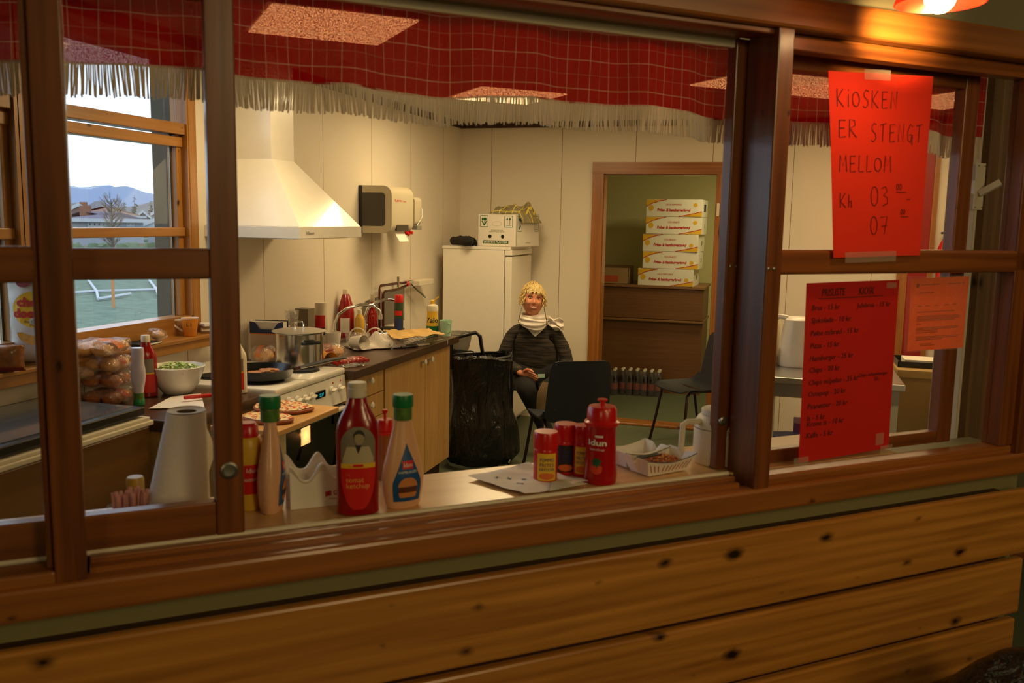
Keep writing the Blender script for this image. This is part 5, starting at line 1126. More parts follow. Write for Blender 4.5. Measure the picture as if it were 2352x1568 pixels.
simple_bottle('sauce_bottle','small clear bottle with yellow sauce beside the tall red ketchup',Vector((-2.47,4.99,CTZ)),[(.028,0),(.030,.004),(.030,.11),(.02,.135),(.014,.145)],mat('yellow_sauce',(226,180,70),.2,alpha=.85),[(.014,.145),(.014,.17),(.01,.172)],'off_white')
simple_bottle('sauce_bottle','dark red glass sauce bottle between the two taps',Vector((-2.50,5.23,CTZ)),[(.034,0),(.036,.004),(.036,.11),(.030,.135),(.016,.165),(.015,.20)],mat('red_glass',(140,14,8),.1,coat=.6),[(.0155,.20),(.0155,.245),(.013,.247)],mat('clear_neck',(190,180,160),.1,alpha=.5))
P=atz(735,790,CTZ)+Vector((-.10,.12,0)); P=Vector((-2.52,4.60,CTZ))
simple_bottle('sauce_tub','cream sauce bottle with a blue and red label against the wall left of the taps',P,[(.040,0),(.043,.004),(.043,.15),(.038,.19),(.036,.22)],'off_white',[(.036,.22),(.036,.245)],'off_white',[(.06,.105,.030,'navy_box'),(.105,.175,.030,'label_red')])
t_=thing('grey_box','narrow grey-brown carton against the wall left of the cream sauce bottle','box',Vector((-2.555,4.47,CTZ)),0); b=MB(); b.box(-.035,.045,-.035,.035,0,.215); b.build('carton_body',mat('taupe',(120,108,88),.6),t_); b=MB(); b.box(-.036,.046,-.036,.036,.216,.222); b.build('carton_lid','taupe',t_)
t_=thing('drinking_glass','small ribbed drinking glass behind the pot lid','glass',Vector((-2.52,4.28,CTZ)),0); b=MB(); b.grid(22,6,lambda u,v:((.030+.008*v)*math.cos(2*PI*u),(.030+.008*v)*math.sin(2*PI*u),.14+.09*v),thick=.002,closeu=True); b.build('glass_wall','film',t_,smooth=True); b=MB(); b.cyl((0,0,0),(0,0,.14),.03,n=18); b.build('glass_foot','film',t_)
# coffee cups, plastic tub, tangle of cables
P=atz(800,800,CTZ)
def cup(label,P,r,h,rot,m='white_plastic',hd=True,group=None,name='cup'):
    t_=thing(name,label,'cup',P,0,group); t_.rotation_euler=rot
    b=MB(); b.grid(26,8,lambda u,v:((r*.78+r*.22*v)*math.cos(2*PI*u),(r*.78+r*.22*v)*math.sin(2*PI*u),h*v),thick=.002,closeu=True); b.cyl((0,0,0),(0,0,.002),r*.78,n=24); b.build('cup_wall',m,t_,smooth=True)
    if hd: b=MB(); b.tube([(r*.95,0,h*.8),(r*1.6,0,h*.8),(r*1.6,0,h*.3),(r*.85,0,h*.22)],.0045,7); b.build('handle',m,t_,smooth=True)
    return t_
cup('white cup tipped on its side in front of the taps',Vector((-2.27,4.50,CTZ+.043)),.042,.09,(PI/2*.95,0,math.radians(70)))
cup('white cup standing behind the tipped cup by the steel pot',Vector((-2.36,4.44,CTZ+.001)),.044,.10,(0,0,math.radians(200)))
cup('pale mint mug at the far end of the worktop beside the yellow cleaner',Vector((-2.015,5.275,CTZ+.001)),.040,.10,(0,0,math.radians(-40)),mat('mint',(176,214,186),.4),name='mug')
t_=thing('plastic_tub','clear plastic tub behind the white dishcloth','tub',Vector((-2.30,4.62,CTZ+.005)),.3); b=MB(); b.grid(24,5,lambda u,v:((.06+.008*v)*math.copysign(abs(math.cos(2*PI*u))**.5,math.cos(2*PI*u)),(.05+.006*v)*math.copysign(abs(math.sin(2*PI*u))**.5,math.sin(2*PI*u)),.002+.07*v),thick=.0015,closeu=True); b.build('tub_wall','film',t_,smooth=True); b=MB(); b.box(-.055,.055,-.045,.045,0,.002); b.build('tub_floor','film',t_)
t_=thing('whisk_loops','pair of pale looped cooking utensils leaning by the taps','utensil',Vector((-2.36,4.74,CTZ+.005)),.4)
for k_ in range(2): b=MB(); b.tube([(.10*k_+.05*math.cos(a),.01*k_,.03+.055*math.sin(a)) for a in [PI*i/12 for i in range(13)]],.0045,7); b.build('loop','off_white',t_,smooth=True)
# dishcloth: rumpled
def rumple(name,label,P,rz,sx,sy,hz,m,seed,cat='cloth',fold=30):
    b=MB()
    def f(u,v):
        x=(u-.5)*2*sx;y=(v-.5)*2*sy; e=max(0,1-(2*u-1)**4)*max(0,1-(2*v-1)**4); r=noise.noise(Vector((u*3+seed,v*3,seed)))
        z=.003+hz*e**.5*(.45+.75*r+.18*math.sin(u*fold*.4+v*5)); q=Vector((x*(1+.2*noise.noise(Vector((u*2,v*5,seed)))),y*(1+.25*noise.noise(Vector((v*3,u*4,seed+4)))),max(.002,z))); return q
    b.grid(44,40,f,thick=.002); o=b.build(name,m,smooth=True,loc=P,rz=rz); return tag(o,label,cat)
ms=mat('ribbed_towel',(232,222,214),.9); nt=ms.node_tree; w_=nt.nodes.new('ShaderNodeTexWave'); w_.inputs['Scale'].default_value=60; tc=nt.nodes.new('ShaderNodeTexCoord'); nt.links.new(tc.outputs['Object'],w_.inputs[0]); bp=nt.nodes.new('ShaderNodeBump'); bp.inputs['Strength'].default_value=.6; bp.inputs['Distance'].default_value=.004; nt.links.new(w_.outputs['Fac'],bp.inputs['Height']); nt.links.new(bp.outputs[0],nt.nodes['Principled BSDF'].inputs['Normal'])
rumple('dish_towel','crumpled white ribbed dish towel on the worktop beside the sink',atz(860,800,CTZ)+Vector((-.02,.04,.004)),.9,.15,.10,.085,'ribbed_towel',3)
# bag of red-wrapped sausages
t_=thing('sausage_pack','yellow and red plastic pack with a row of red sausages at the worktop edge','food pack',atz(808,842,CTZ)+Vector((-.05,.04,.0)),math.radians(62)); t_.scale=(1.3,1.3,1.3)
for i in range(8):
    b=MB(); b.tube([(-.07+.02*i,-.045,.016),(-.068+.02*i,0,.020),(-.07+.02*i,.045,.016)],[.007,.009,.007],8); b.build('sausage',mat('sausage_red',(160,40,36),.35,coat=.3),t_,smooth=True)
b=MB(); b.grid(22,14,lambda u,v:jit(Vector((-.09+.17*u,-.06+.12*v,.028*math.sin(PI*min(1,max(0,v)))*math.sin(PI*u)**.3+.002)),.007,40,2)); b.build('plastic_wrap','film',t_,smooth=True)
b=MB(); b.grid(16,12,lambda u,v:jit(Vector((-.14+.10*u,-.03+.13*v,.012+.05*math.sin(PI*u)*(1-v*.3))),.012,24,8),thick=.001); b.build('yellow_wrapper',mat('yellow_foil',(226,150,30),.3,coat=.4),t_,smooth=True)
loaf_bag('bread_bag','open bag of buns with red print between the pot and the sausage pack',(-2.24,4.15,CTZ),.9,2,1,.045,elong=1.1,band='red_print')
# baking tray with paper and crust
zt=.945
o,f=px_sheet('baking_paper','browned baking paper spread over a wire rack on the worktop','paper',mat('baked_paper',(206,166,96),.7,noise_=.35,nscale=9),[(905,786),(1022,775),(985,762),(880,765)],zt,.030,3)
t_=thing('wire_rack','wire cooling rack under the browned baking paper','rack',(0,0,0),0)
c=[atz(x,y,.930) for x,y in ((900,795),(1028,778),(990,760),(872,766))]
b=MB(); b.tube(c,.003,6,closed=True,cap=False); 
for i in range(1,14): u=i/14; b.tube([c[0]*(1-u)+c[1]*u,c[3]*(1-u)+c[2]*u],.0013,5)
b.build('rack_grid','chrome',t_,smooth=True)
for p in c: b=MB(); b.cyl(p,(p.x,p.y,CTZ),.003,n=6); b.build('rack_foot','chrome',t_)
t_=thing('oven_glove','dark spatula head with a cream sheet under the rack at the worktop edge','spatula',atz(935,797,CTZ)+Vector((0,0,.001)),math.radians(60)); b=MB(); b.box(-.06,.06,-.03,.03,0,.010,bev=.004); b.build('blade','black_plastic',t_); b=MB(); b.box(.06,.16,-.01,.01,.0,.010,bev=.003); b.build('handle','off_white',t_)
# black oval lid
b=MB(); b.lathe([(.075,0),(.085,.004),(.085,.016),(.07,.022),(.001,.024)],32,sy=.7); tag(b.build('oval_disc','black_plastic',smooth=True,loc=Vector((-2.42,5.46-.10,CTZ+.004))),'flat black oval griddle disc lying behind the baking paper','griddle')
# spray can, cleaner
simple_bottle('spray_can','slim spray can with bright red cap and green label by the steel splash plate',Vector((-2.32,5.24,CTZ+.001)),[(.027,0),(.028,.003),(.028,.20)],mat('can_green',(54,74,50),.3,noise_=.6,nscale=30),[(.027,.20),(.028,.205),(.028,.245),(.025,.25)],'red_plastic',[(.02,.10,.026,'navy_box'),(.12,.15,.026,'label_red')])
t_=simple_bottle('cleaner_bottle','yellow-labelled cleaner bottle with green base and yellow spout at the worktop end',Vector((-2.10,5.265,CTZ+.001)),[(.036,0),(.038,.004),(.037,.08),(.034,.14),(.037,.175),(.033,.19),(.014,.20)],mat('milky',(222,214,190),.25),[(.013,.20),(.013,.222),(.010,.224)],'label_yellow',[(.062,.155,.040,'label_yellow'),(.012,.060,.040,'green_cap')])
b=MB(); b.tube([(.004,0,.222),(.02,0,.228),(.04,0,.246)],.004,6); b.build('spout','label_yellow',t_,smooth=True)
b=MB(); b.lathe([(.039,.002),(.0388,.062)],24,cap=False); b.build('green_base',mat('clean_green',(20,110,60),.3),t_,smooth=True)
b=MB(); f=surf([(.036,0),(.038,.004),(.037,.08),(.034,.14),(.037,.175)],1,1,A0+.5,.002); put_text(b,'Zalo',.045,0,.085,f,'C',bold=.001); b.build('lettering','ink_black',t_)
# splash plate
b=MB(); b.prism([(5.28,CTZ+.002),(5.98,CTZ+.002),(5.98,1.135),(5.36,1.09),(5.28,1.03)],XA+.004,XA+.010,axis=0); tag(b.build('splash_plate','steel_dull'),'dull steel splash plate on the wall behind the taps','splash plate')
# copper pipes and shower mixer
t_=thing('pipe_mixer','copper pipes with a wall mixer and red tap above the sink end','pipes',(0,0,0),0)
a_=atx(870,755,-2.57); y1=5.46; y2=5.54; 
def pp(x,y): v=atx(x,y,-2.57); return Vector((-2.57,v.y,v.z))
b=MB(); b.tube([(-2.57,pp(872,700).y,CTZ),(-2.57,pp(872,700).y,pp(872,664).z),pp(875,656),pp(915,650),pp(930,649)],.009,8); b.build('pipe','copper_pipe',t_,smooth=True)
b=MB(); b.tube([(-2.57,pp(880,700).y,CTZ),(-2.57,pp(880,700).y,pp(880,675).z),pp(884,669),pp(915,664),pp(932,656)],.009,8); b.build('pipe','copper_pipe',t_,smooth=True)
b=MB(); q=pp(914,650); b.tube([q+Vector((.0,0,.045)),q+Vector((0,0,-.03))],.011,8); q=pp(935,648); b.tube([q+Vector((.01,-.06,0)),q+Vector((.01,.06,0))],.016,10); b.tube([q+Vector((.01,.03,0)),q+Vector((.03,.06,-.04)),q+Vector((.06,.2,-.12))],.008,8); b.build('mixer_body','chrome',t_,smooth=True)
b=MB(); q=pp(930,651); b.lathe([(.018,0),(.020,.01),(.014,.02)],16,M=Matrix.Translation(q+Vector((.012,0,0)))@Matrix.Rotation(PI/2,4,'Y')); b.build('red_knob','red_plastic',t_,smooth=True)
b=MB(); q0=pp(943,653);q1=pp(976,648); b.box(-2.58,-2.50,q0.y,q1.y,q0.z-.010,q0.z+.028,bev=.003); tag(b.build('soap_shelf','off_white'),'small white soap shelf on the wall beside the red-knobbed mixer','shelf')
# grey wash tub in the corner
t_=thing('wash_tub','small grey plastic tub hanging by the worktop end behind the bag stand','tub',Vector((-2.19,5.98,.70)),0)
b=MB(); b.grid(26,8,lambda u,v:((.07+.03*v**.6)*math.cos(2*PI*u),(.07+.03*v**.6)*math.sin(2*PI*u),.13*v),thick=.003,closeu=True); b.build('tub_wall','grey_plastic',t_,smooth=True)
b=MB(); b.grid(26,2,lambda u,v:((.10+.015*v)*math.cos(2*PI*u),(.10+.015*v)*math.sin(2*PI*u),.13),thick=.004,closeu=True); b.build('tub_rim','grey_plastic',t_); b=MB(); b.cyl((0,0,0),(0,0,.003),.07,n=24); b.build('tub_floor','grey_plastic',t_)
b=MB(); b.cyl((-2.19,5.98,0),(-2.19,5.98,.699),.03); b.lathe([(.14,0),(.13,.02),(.03,.03)],24,c=(-2.19,5.98,0)); tag(b.build('tub_stand','grey_plastic',smooth=True),'grey pedestal under the wash tub','stand')
# ---------------- store room ----------------
b=MB(); CY=8.62
t_=thing('store_counter','brown wooden counter in the store room carrying the bun cartons','counter',(0,0,0),0)
b=MB(); b.box(-2.0,-.70,CY+.02,9.2,.0,.70); b.build('lower_panel','store_wood',t_)
b=MB(); b.box(-2.02,-.70,CY-.01,9.2,.72,1.01,bev=.002); b.build('upper_panel','store_wood',t_)
b=MB(); b.box(-2.04,-.69,CY-.03,9.25,.695,.715,bev=.003); b.box(-2.04,-.69,CY-.03,9.25,1.015,1.04,bev=.003); b.build('edge_strip',mat('edge_tan',(130,92,54),.5),t_)
P=Vector((-1.02,CY+.17,1.0405))
CTN=[('COLORADO' if i in (1,2,3) else 'LILLE HØVDING') for i in range(5)]
yb=[.163*i for i in range(5)]; hb=.160
offs=[-.035,.0,.0,.02,.02]
names=['lowest white bun carton in the stack, sitting on the store counter','second bun carton up in the stack, with a small pale tab on its front','middle bun carton of the stack of five','fourth bun carton up, just under the topmost','topmost white bun carton with yellow and red print']
mat('carton_yellow',(226,176,40),.6); mat('carton_red',(190,30,26),.6)
for i in range(5):
    t_=thing('bun_carton',names[i],'carton',P+Vector((offs[i],0,yb[i])),math.radians(-3+[0,1.5,-1,1,0][i]),'bun cartons stacked in the store room'); w_=.262; d_=.19
    b=MB(); b.box(-w_,w_,-d_,d_,0,hb,bev=.002); b.build('carton_body','card_white',t_)
    f=lambda x,z:Vector((x,-d_-.0012,z)); f2=lambda x,z:Vector((x,-d_-.0024,z)); 
    b=MB(); b._f([b.bm.verts.new(f(x,z)) for x,z in ((-w_,.09),(-w_,hb-.003),(-.09,hb-.003),(-.18,.135))]); b._f([b.bm.verts.new(f(x,z)) for x,z in ((w_,.003),(w_,.045),(.14,.018),(.08,.003))]); 
    b._f([b.bm.verts.new(f(-.215+.025*math.cos(a),.08+.028*math.sin(a))) for a in [2*PI*k_/12 for k_ in range(12)]]); b._f([b.bm.verts.new(f(.20+.02*math.cos(a),(.11 if i>2 else .06)+.018*math.sin(a))) for a in [2*PI*k_/12 for k_ in range(12)]]); b.build('yellow_print','carton_yellow',t_)
    b=MB(); ribbon(b,[(-w_,.092),(-.20,.125),(-.13,.147),(-.07,hb-.002)],.006,f2); ribbon(b,[(.05,.002),(.13,.018),(.20,.034),(w_,.05)],.006,f2)
    put_text(b,CTN[i],.022,0,.105,f2,'C',shear=.25,width=.15 if i in(0,4) else .11); put_text(b,'Pølse- & hamburgerbrød',.036,0.0,.050,f2,'C',shear=.2,bold=.0012,width=.31); b.build('lettering','carton_red',t_)
    b=MB(); b.box(w_,w_+.001,-.06,.06,.05,.12) if i in (4,) else b.box(w_,w_+.001,.02,.05,.06,.10); b.build('side_hole','black_matt',t_)
t_=thing('open_carton','open brown carton with an orange panel on the store counter left of the stack','carton',(-1.62,CY+.16,1.0405),0)
b=MB(); b.box(-.20,.20,-.15,-.145,0,.155); b.box(-.20,.20,.145,.15,0,.17); b.box(-.20,-.195,-.15,.15,0,.155); b.box(.195,.20,-.15,.15,0,.155); b.box(-.2,.2,-.15,.15,0,.004); b.build('carton_walls',mat('kraft',(150,120,80),.8),t_)
b=MB(); b.box(-.20,.10,-.152,-.1505,.02,.08); b.build('orange_panel',mat('rust',(170,70,30),.7),t_)
# crates of bottles on the floor of the store
mat('bottle_dark',(26,10,10),.1,coat=.6); mat('bottle_label',(120,30,24),.5)
first=None
def bottle6(label,P):
    t_=thing('bottle_pack',label,'bottle pack',P,0,'shrink-wrapped bottle packs on the store room floor')
    for i in range(2):
        for j in range(2):
            b=MB(); b.lathe([(.032,0),(.034,.01),(.034,.15),(.030,.18),(.018,.22),(.014,.235)],14,c=(i*.07-.035,j*.07-.035,0)); bt=b.build('bottle','bottle_dark',t_,smooth=True)
            b=MB(); b.lathe([(.0345,.06),(.0345,.12)],14,c=(i*.07-.035,j*.07-.035,0),cap=False); b.build('bottle_label','bottle_label',bt,smooth=True)
            b=MB(); b.lathe([(.015,.232),(.015,.25),(.012,.252)],10,c=(i*.07-.035,j*.07-.035,0)); b.build('bottle_cap','off_white',bt,smooth=True)
    b=MB(); b.grid(20,6,lambda u,v:((.071-.02*v**4)*math.copysign(abs(math.cos(2*PI*u))**.35,math.cos(2*PI*u)),(.071-.02*v**4)*math.copysign(abs(math.sin(2*PI*u))**.35,math.sin(2*PI*u)),.002+.235*v),closeu=True); b.build('shrink_wrap','sleeve_film',t_,smooth=True)
    return t_
for x,l in ((1402,'leftmost wrapped pack of dark bottles on the store room floor'),(1437,'second wrapped bottle pack from the left on the store room floor'),(1472,'third wrapped bottle pack from the left, under the counter'),(1507,'rightmost wrapped pack of dark bottles on the store room floor')):
    p=atz(x,905,0); bottle6(l,Vector((p.x,8.46 if x>1410 else 8.40,0)))
# ---------------- right-hand work table, kettle, shelves ----------------
t_=thing('work_table','steel-topped work table with pale legs seen through the right glass','table',(0,0,0),0)
b=MB(); b.box(-.12,.58,4.50,5.10,.87,.90,bev=.003); b.build('table_top','steel',t_)
b=MB(); b.box(-.10,.56,4.53,4.55,.80,.87); b.box(-.10,.56,5.05,5.07,.80,.87); b.build('apron','steel_dull',t_)
for x,y in ((-.02,4.56),(.54,4.56),(-.08,5.05),(.54,5.05)): MB().box(x-.02,x+.02,y-.02,y+.02,0,.80).build('leg',mat('pale_leg',(196,192,160),.5),t_)
b=MB(); b.box(-.08,.54,4.58,5.04,.34,.36); b.build('lower_shelf','card_brown',t_)
def kettle(label,P,rz,sc=1,m='white_plastic'):
    t_=thing('electric_kettle',label,'kettle',P,rz)
    b=MB(); b.lathe([(.082,0),(.088,.01),(.086,.06),(.072,.17),(.062,.225),(.045,.238),(.001,.242)],32,sy=.9); b.build('kettle_body',m,t_,smooth=True)
    b=MB(); b.tube([(-.045,0,.232),(-.085,0,.238),(-.115,0,.215),(-.115,0,.14),(-.10,0,.06),(-.085,0,.045)],[.012,.013,.013,.012,.011,.010],8); b.build('handle',m,t_,smooth=True)
    b=MB(); b.lathe([(.0655,.198),(.0655,.202)],32,sy=.9,cap=False); b.build('seam_line','dark_grey',t_,smooth=True)
    b=MB(); b.tube([(.05,0,.20),(.075,0,.228)],[.018,.012],8); b.build('spout',m,t_,smooth=True); t_.scale=(sc,sc,sc)
P=atz(1822,846,.90); kettle('white electric kettle on the steel table beside the red price list',P+Vector((.01,.10,.001)),math.radians(5),1.08)
t_=thing('toaster','white toaster with slots behind the kettle at the left end of the steel table','toaster',(-.06,4.93,.901),0); b=MB(); b.box(-.05,.05,-.09,.09,0,.11,bev=.012); b.build('toaster_body','white_plastic',t_); b=MB(); b.box(-.03,.03,-.092,-.088,.03,.07); b.build('dark_panel','dark_grey',t_); b=MB(); b.box(-.03,-.01,-.07,.07,.110,.112); b.box(.01,.03,-.07,.07,.110,.112); b.build('bread_slot','black_matt',t_)
t_=thing('kettle_jug','second pale jug at the left edge of the right glass behind the kettle','jug',atz(1790,846,.90)+Vector((-.06,.22,.001)),0); b=MB(); b.lathe([(.06,0),(.065,.01),(.06,.20),(.05,.24),(.03,.25)],24); b.build('jug_body','off_white',t_,smooth=True); b=MB(); b.tube([(-.05,0,.24),(-.09,0,.22),(-.09,0,.1),(-.06,0,.06)],.009,7); b.build('handle','off_white',t_,smooth=True)
t_=thing('blue_crate','slate blue crate on the lower level beside the work table','crate',(.11,4.66,.361),.3); b=MB(); b.box(-.10,.14,-.10,.12,0,.20,bev=.004); b.build('crate_body','blue_box',t_); b=MB(); b.box(-.105,.145,-.105,.125,.20,.215,bev=.003); b.build('crate_rim','navy_box',t_)
simple_bottle('spray_can','small can with a green cap on the table shelf beside the blue crate',Vector((.34,4.63,.361)),[(.03,0),(.032,.004),(.032,.12)],mat('can_lime',(120,150,70),.4,noise_=.5,nscale=60),[(.031,.12),(.033,.125),(.033,.18),(.028,.185)],'green_cap',[])
t_=thing('purple_box','flat dark purple carton with red stripe on the table shelf','box',(.22,4.86,.361),0); b=MB(); b.box(-.12,.12,-.08,.08,0,.26); b.build('carton_body','purple_card',t_); b=MB(); b.box(-.12,.12,-.081,-.0801,.10,.13); b.build('red_stripe','label_red',t_)
# tan cabinet with tray at the right
t_=thing('side_table','tan wooden cabinet with a black tray, under the orange letter','cabinet',(0,0,0),0)
b=MB(); b.box(.60,.86,5.0,5.5,.86,.90,bev=.003); b.box(.62,.84,5.03,5.48,.0,.86); b.build('cabinet_body',mat('tan_board',(176,142,80),.5),t_)
t_=thing('black_tray','shallow black tray with white papers on the tan cabinet','tray',(.73,5.22,.901),0); b=MB(); b.box(-.12,.12,-.13,.13,0,.004); b.box(-.12,-.115,-.13,.13,.004,.03); b.box(.115,.12,-.13,.13,.004,.03); b.box(-.12,.12,-.13,-.125,.004,.03); b.box(-.12,.12,.125,.13,.004,.03); b.build('tray_body','black_plastic',t_); b=MB(); b.box(-.08,.10,-.08,.09,.005,.034); b.build('paper_stack','card_white',t_)
t_=thing('dark_bin','dark grey-blue bag of rubbish in front of the tan cabinet','bin bag',(.44,4.25,0),0); b=MB(); b.ell((0,0,.33),(.12,.14,.33),20,14,pert=.35,seed=4); b.build('bag_body',mat('slate_bag',(62,74,76),.35,bump=.3,bscale=30),t_,smooth=True); b=MB(); b.box(.10,.16,-.06,.0,.62,.70); b.build('paper_corner','card_white',t_)
# white basket, fire door things
t_=thing('white_bin','tall white plastic bin seen low beside the right jamb','bin',(.90,5.85,0),0); b=MB(); b.grid(24,6,lambda u,v:((.10+.03*v)*math.cos(2*PI*u),(.10+.03*v)*math.sin(2*PI*u),.02+.55*v),thick=.004,closeu=True); b.cyl((0,0,0),(0,0,.02),.10,n=24); b.build('bin_wall','white_plastic',t_,smooth=True); b=MB(); b.grid(24,2,lambda u,v:((.13+.012*v)*math.cos(2*PI*u),(.13+.012*v)*math.sin(2*PI*u),.57),thick=.01,closeu=True); b.build('bin_rim','white_plastic',t_)
# red door in the back wall seen past the closing sign
b=MB(); b.box(.87,1.00,YB-.03,YB-.004,0,2.22); st(b.build('door_2','red_door'))
b=MB(); b.box(1.0,1.035,YB-.04,YB,0,2.25); b.box(.80,.87,YB-.04,YB,0,2.25); st(b.build('trim_26','pine_casing'))
t_=thing('fire_extinguisher','red fire extinguisher strip hanging on the wall beside the red door','fire extinguisher',(1.10,YB-.06,1.15),0); b=MB(); b.lathe([(.04,0),(.045,.02),(.045,.34),(.02,.40)],20); b.build('cylinder','red_plastic',t_,smooth=True); b=MB(); b.cyl((0,0,.40),(0,0,.44),.012); b.box(-.03,.03,-.01,.01,.44,.455); b.build('valve','black_plastic',t_)
# bracket on the right wall edge
w0=P0+(P1-P0).normalized()*.13
g0=Vector(atz(2247,430,1.0)) if 0 else None
sx_,sz2=atw(2252,430,1.92)
t_=thing('wall_bracket','white wall bracket with a slanted tube beside the right jamb','bracket',FW(sx_,1.925,sz2),TH)
b=MB(); b.box(-.018,.020,-.003,.003,-.068,.072,bev=.002); b.build('plate','off_white',t_)
b=MB(); b.tube([(.0,-.002,-.02),(.035,-.045,.015)],.013,4); b.build('socket_tube','off_white',t_)
b=MB()
for x,z in ((-.013,.064),(.015,.064),(-.013,-.060),(.015,-.060)): b.cyl((x,-.0045,z),(x,-.002,z),.002,n=8)
b.build('screws','steel_dull',t_)
b=MB(); b.box(-.012,.012,.003,.055,-.02,.02); b.build('wall_block','off_white',t_)
# cable loop on wall right of doorway
pl=[aty(x,y,YB-.02) for x,y in ((1685,485),(1668,492),(1656,512),(1653,535),(1656,560),(1666,582),(1677,602))]
b=MB(); b.tube(pl,.011,8); tag(b.build('wall_hose','black_plastic',smooth=True),'black curved hose on the wall right of the doorway','hose')
b=MB(); q=aty(1640,470,YB-.0); b.box(DX1-.012,DX1+.008,YB-.032,YB-.020,1.69,1.79); tag(b.build('light_switch','off_white'),'small white switch on the right door casing','switch')
# ---------------- shell chairs ----------------
def shell_chair(label,loc,rz,group=None):
    t_=thing('shell_chair',label,'chair',loc,rz,group)
    def rr_(u,v,w,h,p=6):
        x=(u-.5)*2;y=(v-.5)*2; return x,y
    b=MB()
    def seat(u,v):
        x=(u-.5)*2; y=(v-.5)*2; m=max(abs(x),abs(y)); r=(abs(x)**7+abs(y)**7)**(1/7) or 1; k=m/r if r else 1
        X=x*k*.215; Y=y*k*.205; z=.452+.012*(x*x)+.0-.022*max(0,-y-.6)/.4*0-.015*(1-x*x)*(1-y*y)
        if y<-.55: z-=((-y-.55)/.45)**2*.018
        if y>.5: z+=((y-.5)/.5)**2*.05
        return (X,Y,z)
    b.grid(22,22,seat,thick=.009); b.build('seat','navy_plastic',t_,smooth=True)
    b=MB()
    def back(u,v):
        x=(u-.5)*2; y=(v-.5)*2; k=max(abs(x),abs(y))/((abs(x)**8+abs(y)**8)**(1/8) or 1)
        w=.205-.018*(y*.5+.5); X=x*k*w; Z=.635+y*k*.190; Y=.215+.06*((Z-.49)/.33)+.030*(1-x*x)*.9-.02*0
        return (X,Y,Z)
    b.grid(22,22,back,thick=-.009); 
    b.tube([back(.02+.0,.5)]*1+[back(.01,.9)],.004,5) if 0 else None
    b.build('backrest','navy_plastic',t_,smooth=True)
    b=MB(); b.grid(12,8,lambda u,v:((u-.5)*.30,.195+.035*v+.0,.475+.06*v**.7+.012*0),thick=.009); b.build('shell_neck','navy_plastic',t_,smooth=True)
    for s_ in (-1,1):
        b=MB(); b.tube([(s_*.225,-.20,.0),(s_*.200,-.165,.20),(s_*.175,-.14,.405),(s_*.165,-.11,.432),(s_*.16,.0,.437)],.0105,8); b.build('leg','leg_brown',t_,smooth=True)
        b=MB(); b.tube([(s_*.225,.24,.0),(s_*.200,.19,.20),(s_*.175,.14,.405),(s_*.165,.11,.432),(s_*.16,.0,.437)],.0105,8); b.build('leg','leg_brown',t_,smooth=True)
    b=MB(); b.tube([(-.16,.0,.437),(.16,.0,.437)],.009,8); b.build('cross_bar','leg_brown',t_,smooth=True)
    return t_
shell_chair('dark blue plastic shell chair with its back toward the hatch, in front of the woman',(-1.24,5.34,0),math.radians(211))
shell_chair('dark blue plastic shell chair beside the doorway, facing left',(-.60,6.62,0),math.radians(-52))
shell_chair('dark plastic shell chair the woman sits on, mostly hidden by her',(-1.69,6.27,0),math.radians(12))
# ---------------- bag stand ----------------
bx=Vector((-1.895,5.60,0))
ang=math.atan2(bx.x,-bx.y) # face camera
BR=Matrix.Rotation(0,4,'Z')
t_=thing('bag_stand','black tubular stand holding a bin bag open beside the worktop end','stand',bx,.30)
k=.30
b=MB(); b.tube([(-.185,-.10,.66),(-.185,-.10,.83),(-.165,-.09,.865),(-.03,-.03,.895),(.0,-.02,.87),(.02,.0,.74)],.013,10); b.build('handle_bar','black_plastic',t_,smooth=True)
b=MB()
for x in (-.19,.22): b.tube([(x,.12,.03),(x,.10,.30),(x*.95,.02,.72)],.010,8)
b.tube([(.22,.12,.35),(.245,.02,.12),(.20,-.10,.03)],.010,8); b.tube([(-.19,.12,.03),(.22,.12,.03)],.010,8); b.build('frame','black_plastic',t_,smooth=True)
b=MB(); b.tube([(.21*math.cos(a),.16*math.sin(a),.735+.01*math.cos(a)) for a in [2*PI*i/28 for i in range(28)]],.008,6,closed=True,cap=False); b.build('ring','black_plastic',t_,smooth=True)
for x in (-.19,.21):
    b=MB(); b.ell((x,.12,.03),(.03,.03,.03),12,8); b.build('wheel','black_plastic',t_,smooth=True)
mb_=bpy.data.materials.new('bin_film'); mb_.use_nodes=True; nt=mb_.node_tree; bb=nt.nodes['Principled BSDF']; bb.inputs['Base Color'].default_value=(.006,.006,.006,1); bb.inputs['Roughness'].default_value=.22; bb.inputs['Specular IOR Level'].default_value=.6
tc=nt.nodes.new('ShaderNodeTexCoord'); mp=nt.nodes.new('ShaderNodeMapping'); mp.inputs['Scale'].default_value=(7,7,1.6); nz=nt.nodes.new('ShaderNodeTexNoise'); nz.inputs['Scale'].default_value=1.4; nz.inputs['Detail'].default_value=5; nz.inputs['Distortion'].default_value=1.8; bp=nt.nodes.new('ShaderNodeBump'); bp.inputs['Strength'].default_value=1; bp.inputs['Distance'].default_value=.05
nt.links.new(tc.outputs['Object'],mp.inputs[0]); nt.links.new(mp.outputs[0],nz.inputs[0]); nt.links.new(nz.outputs['Fac'],bp.inputs['Height']); nt.links.new(bp.outputs[0],bb.inputs['Normal']); MATS['bin_film']=mb_
b=MB()
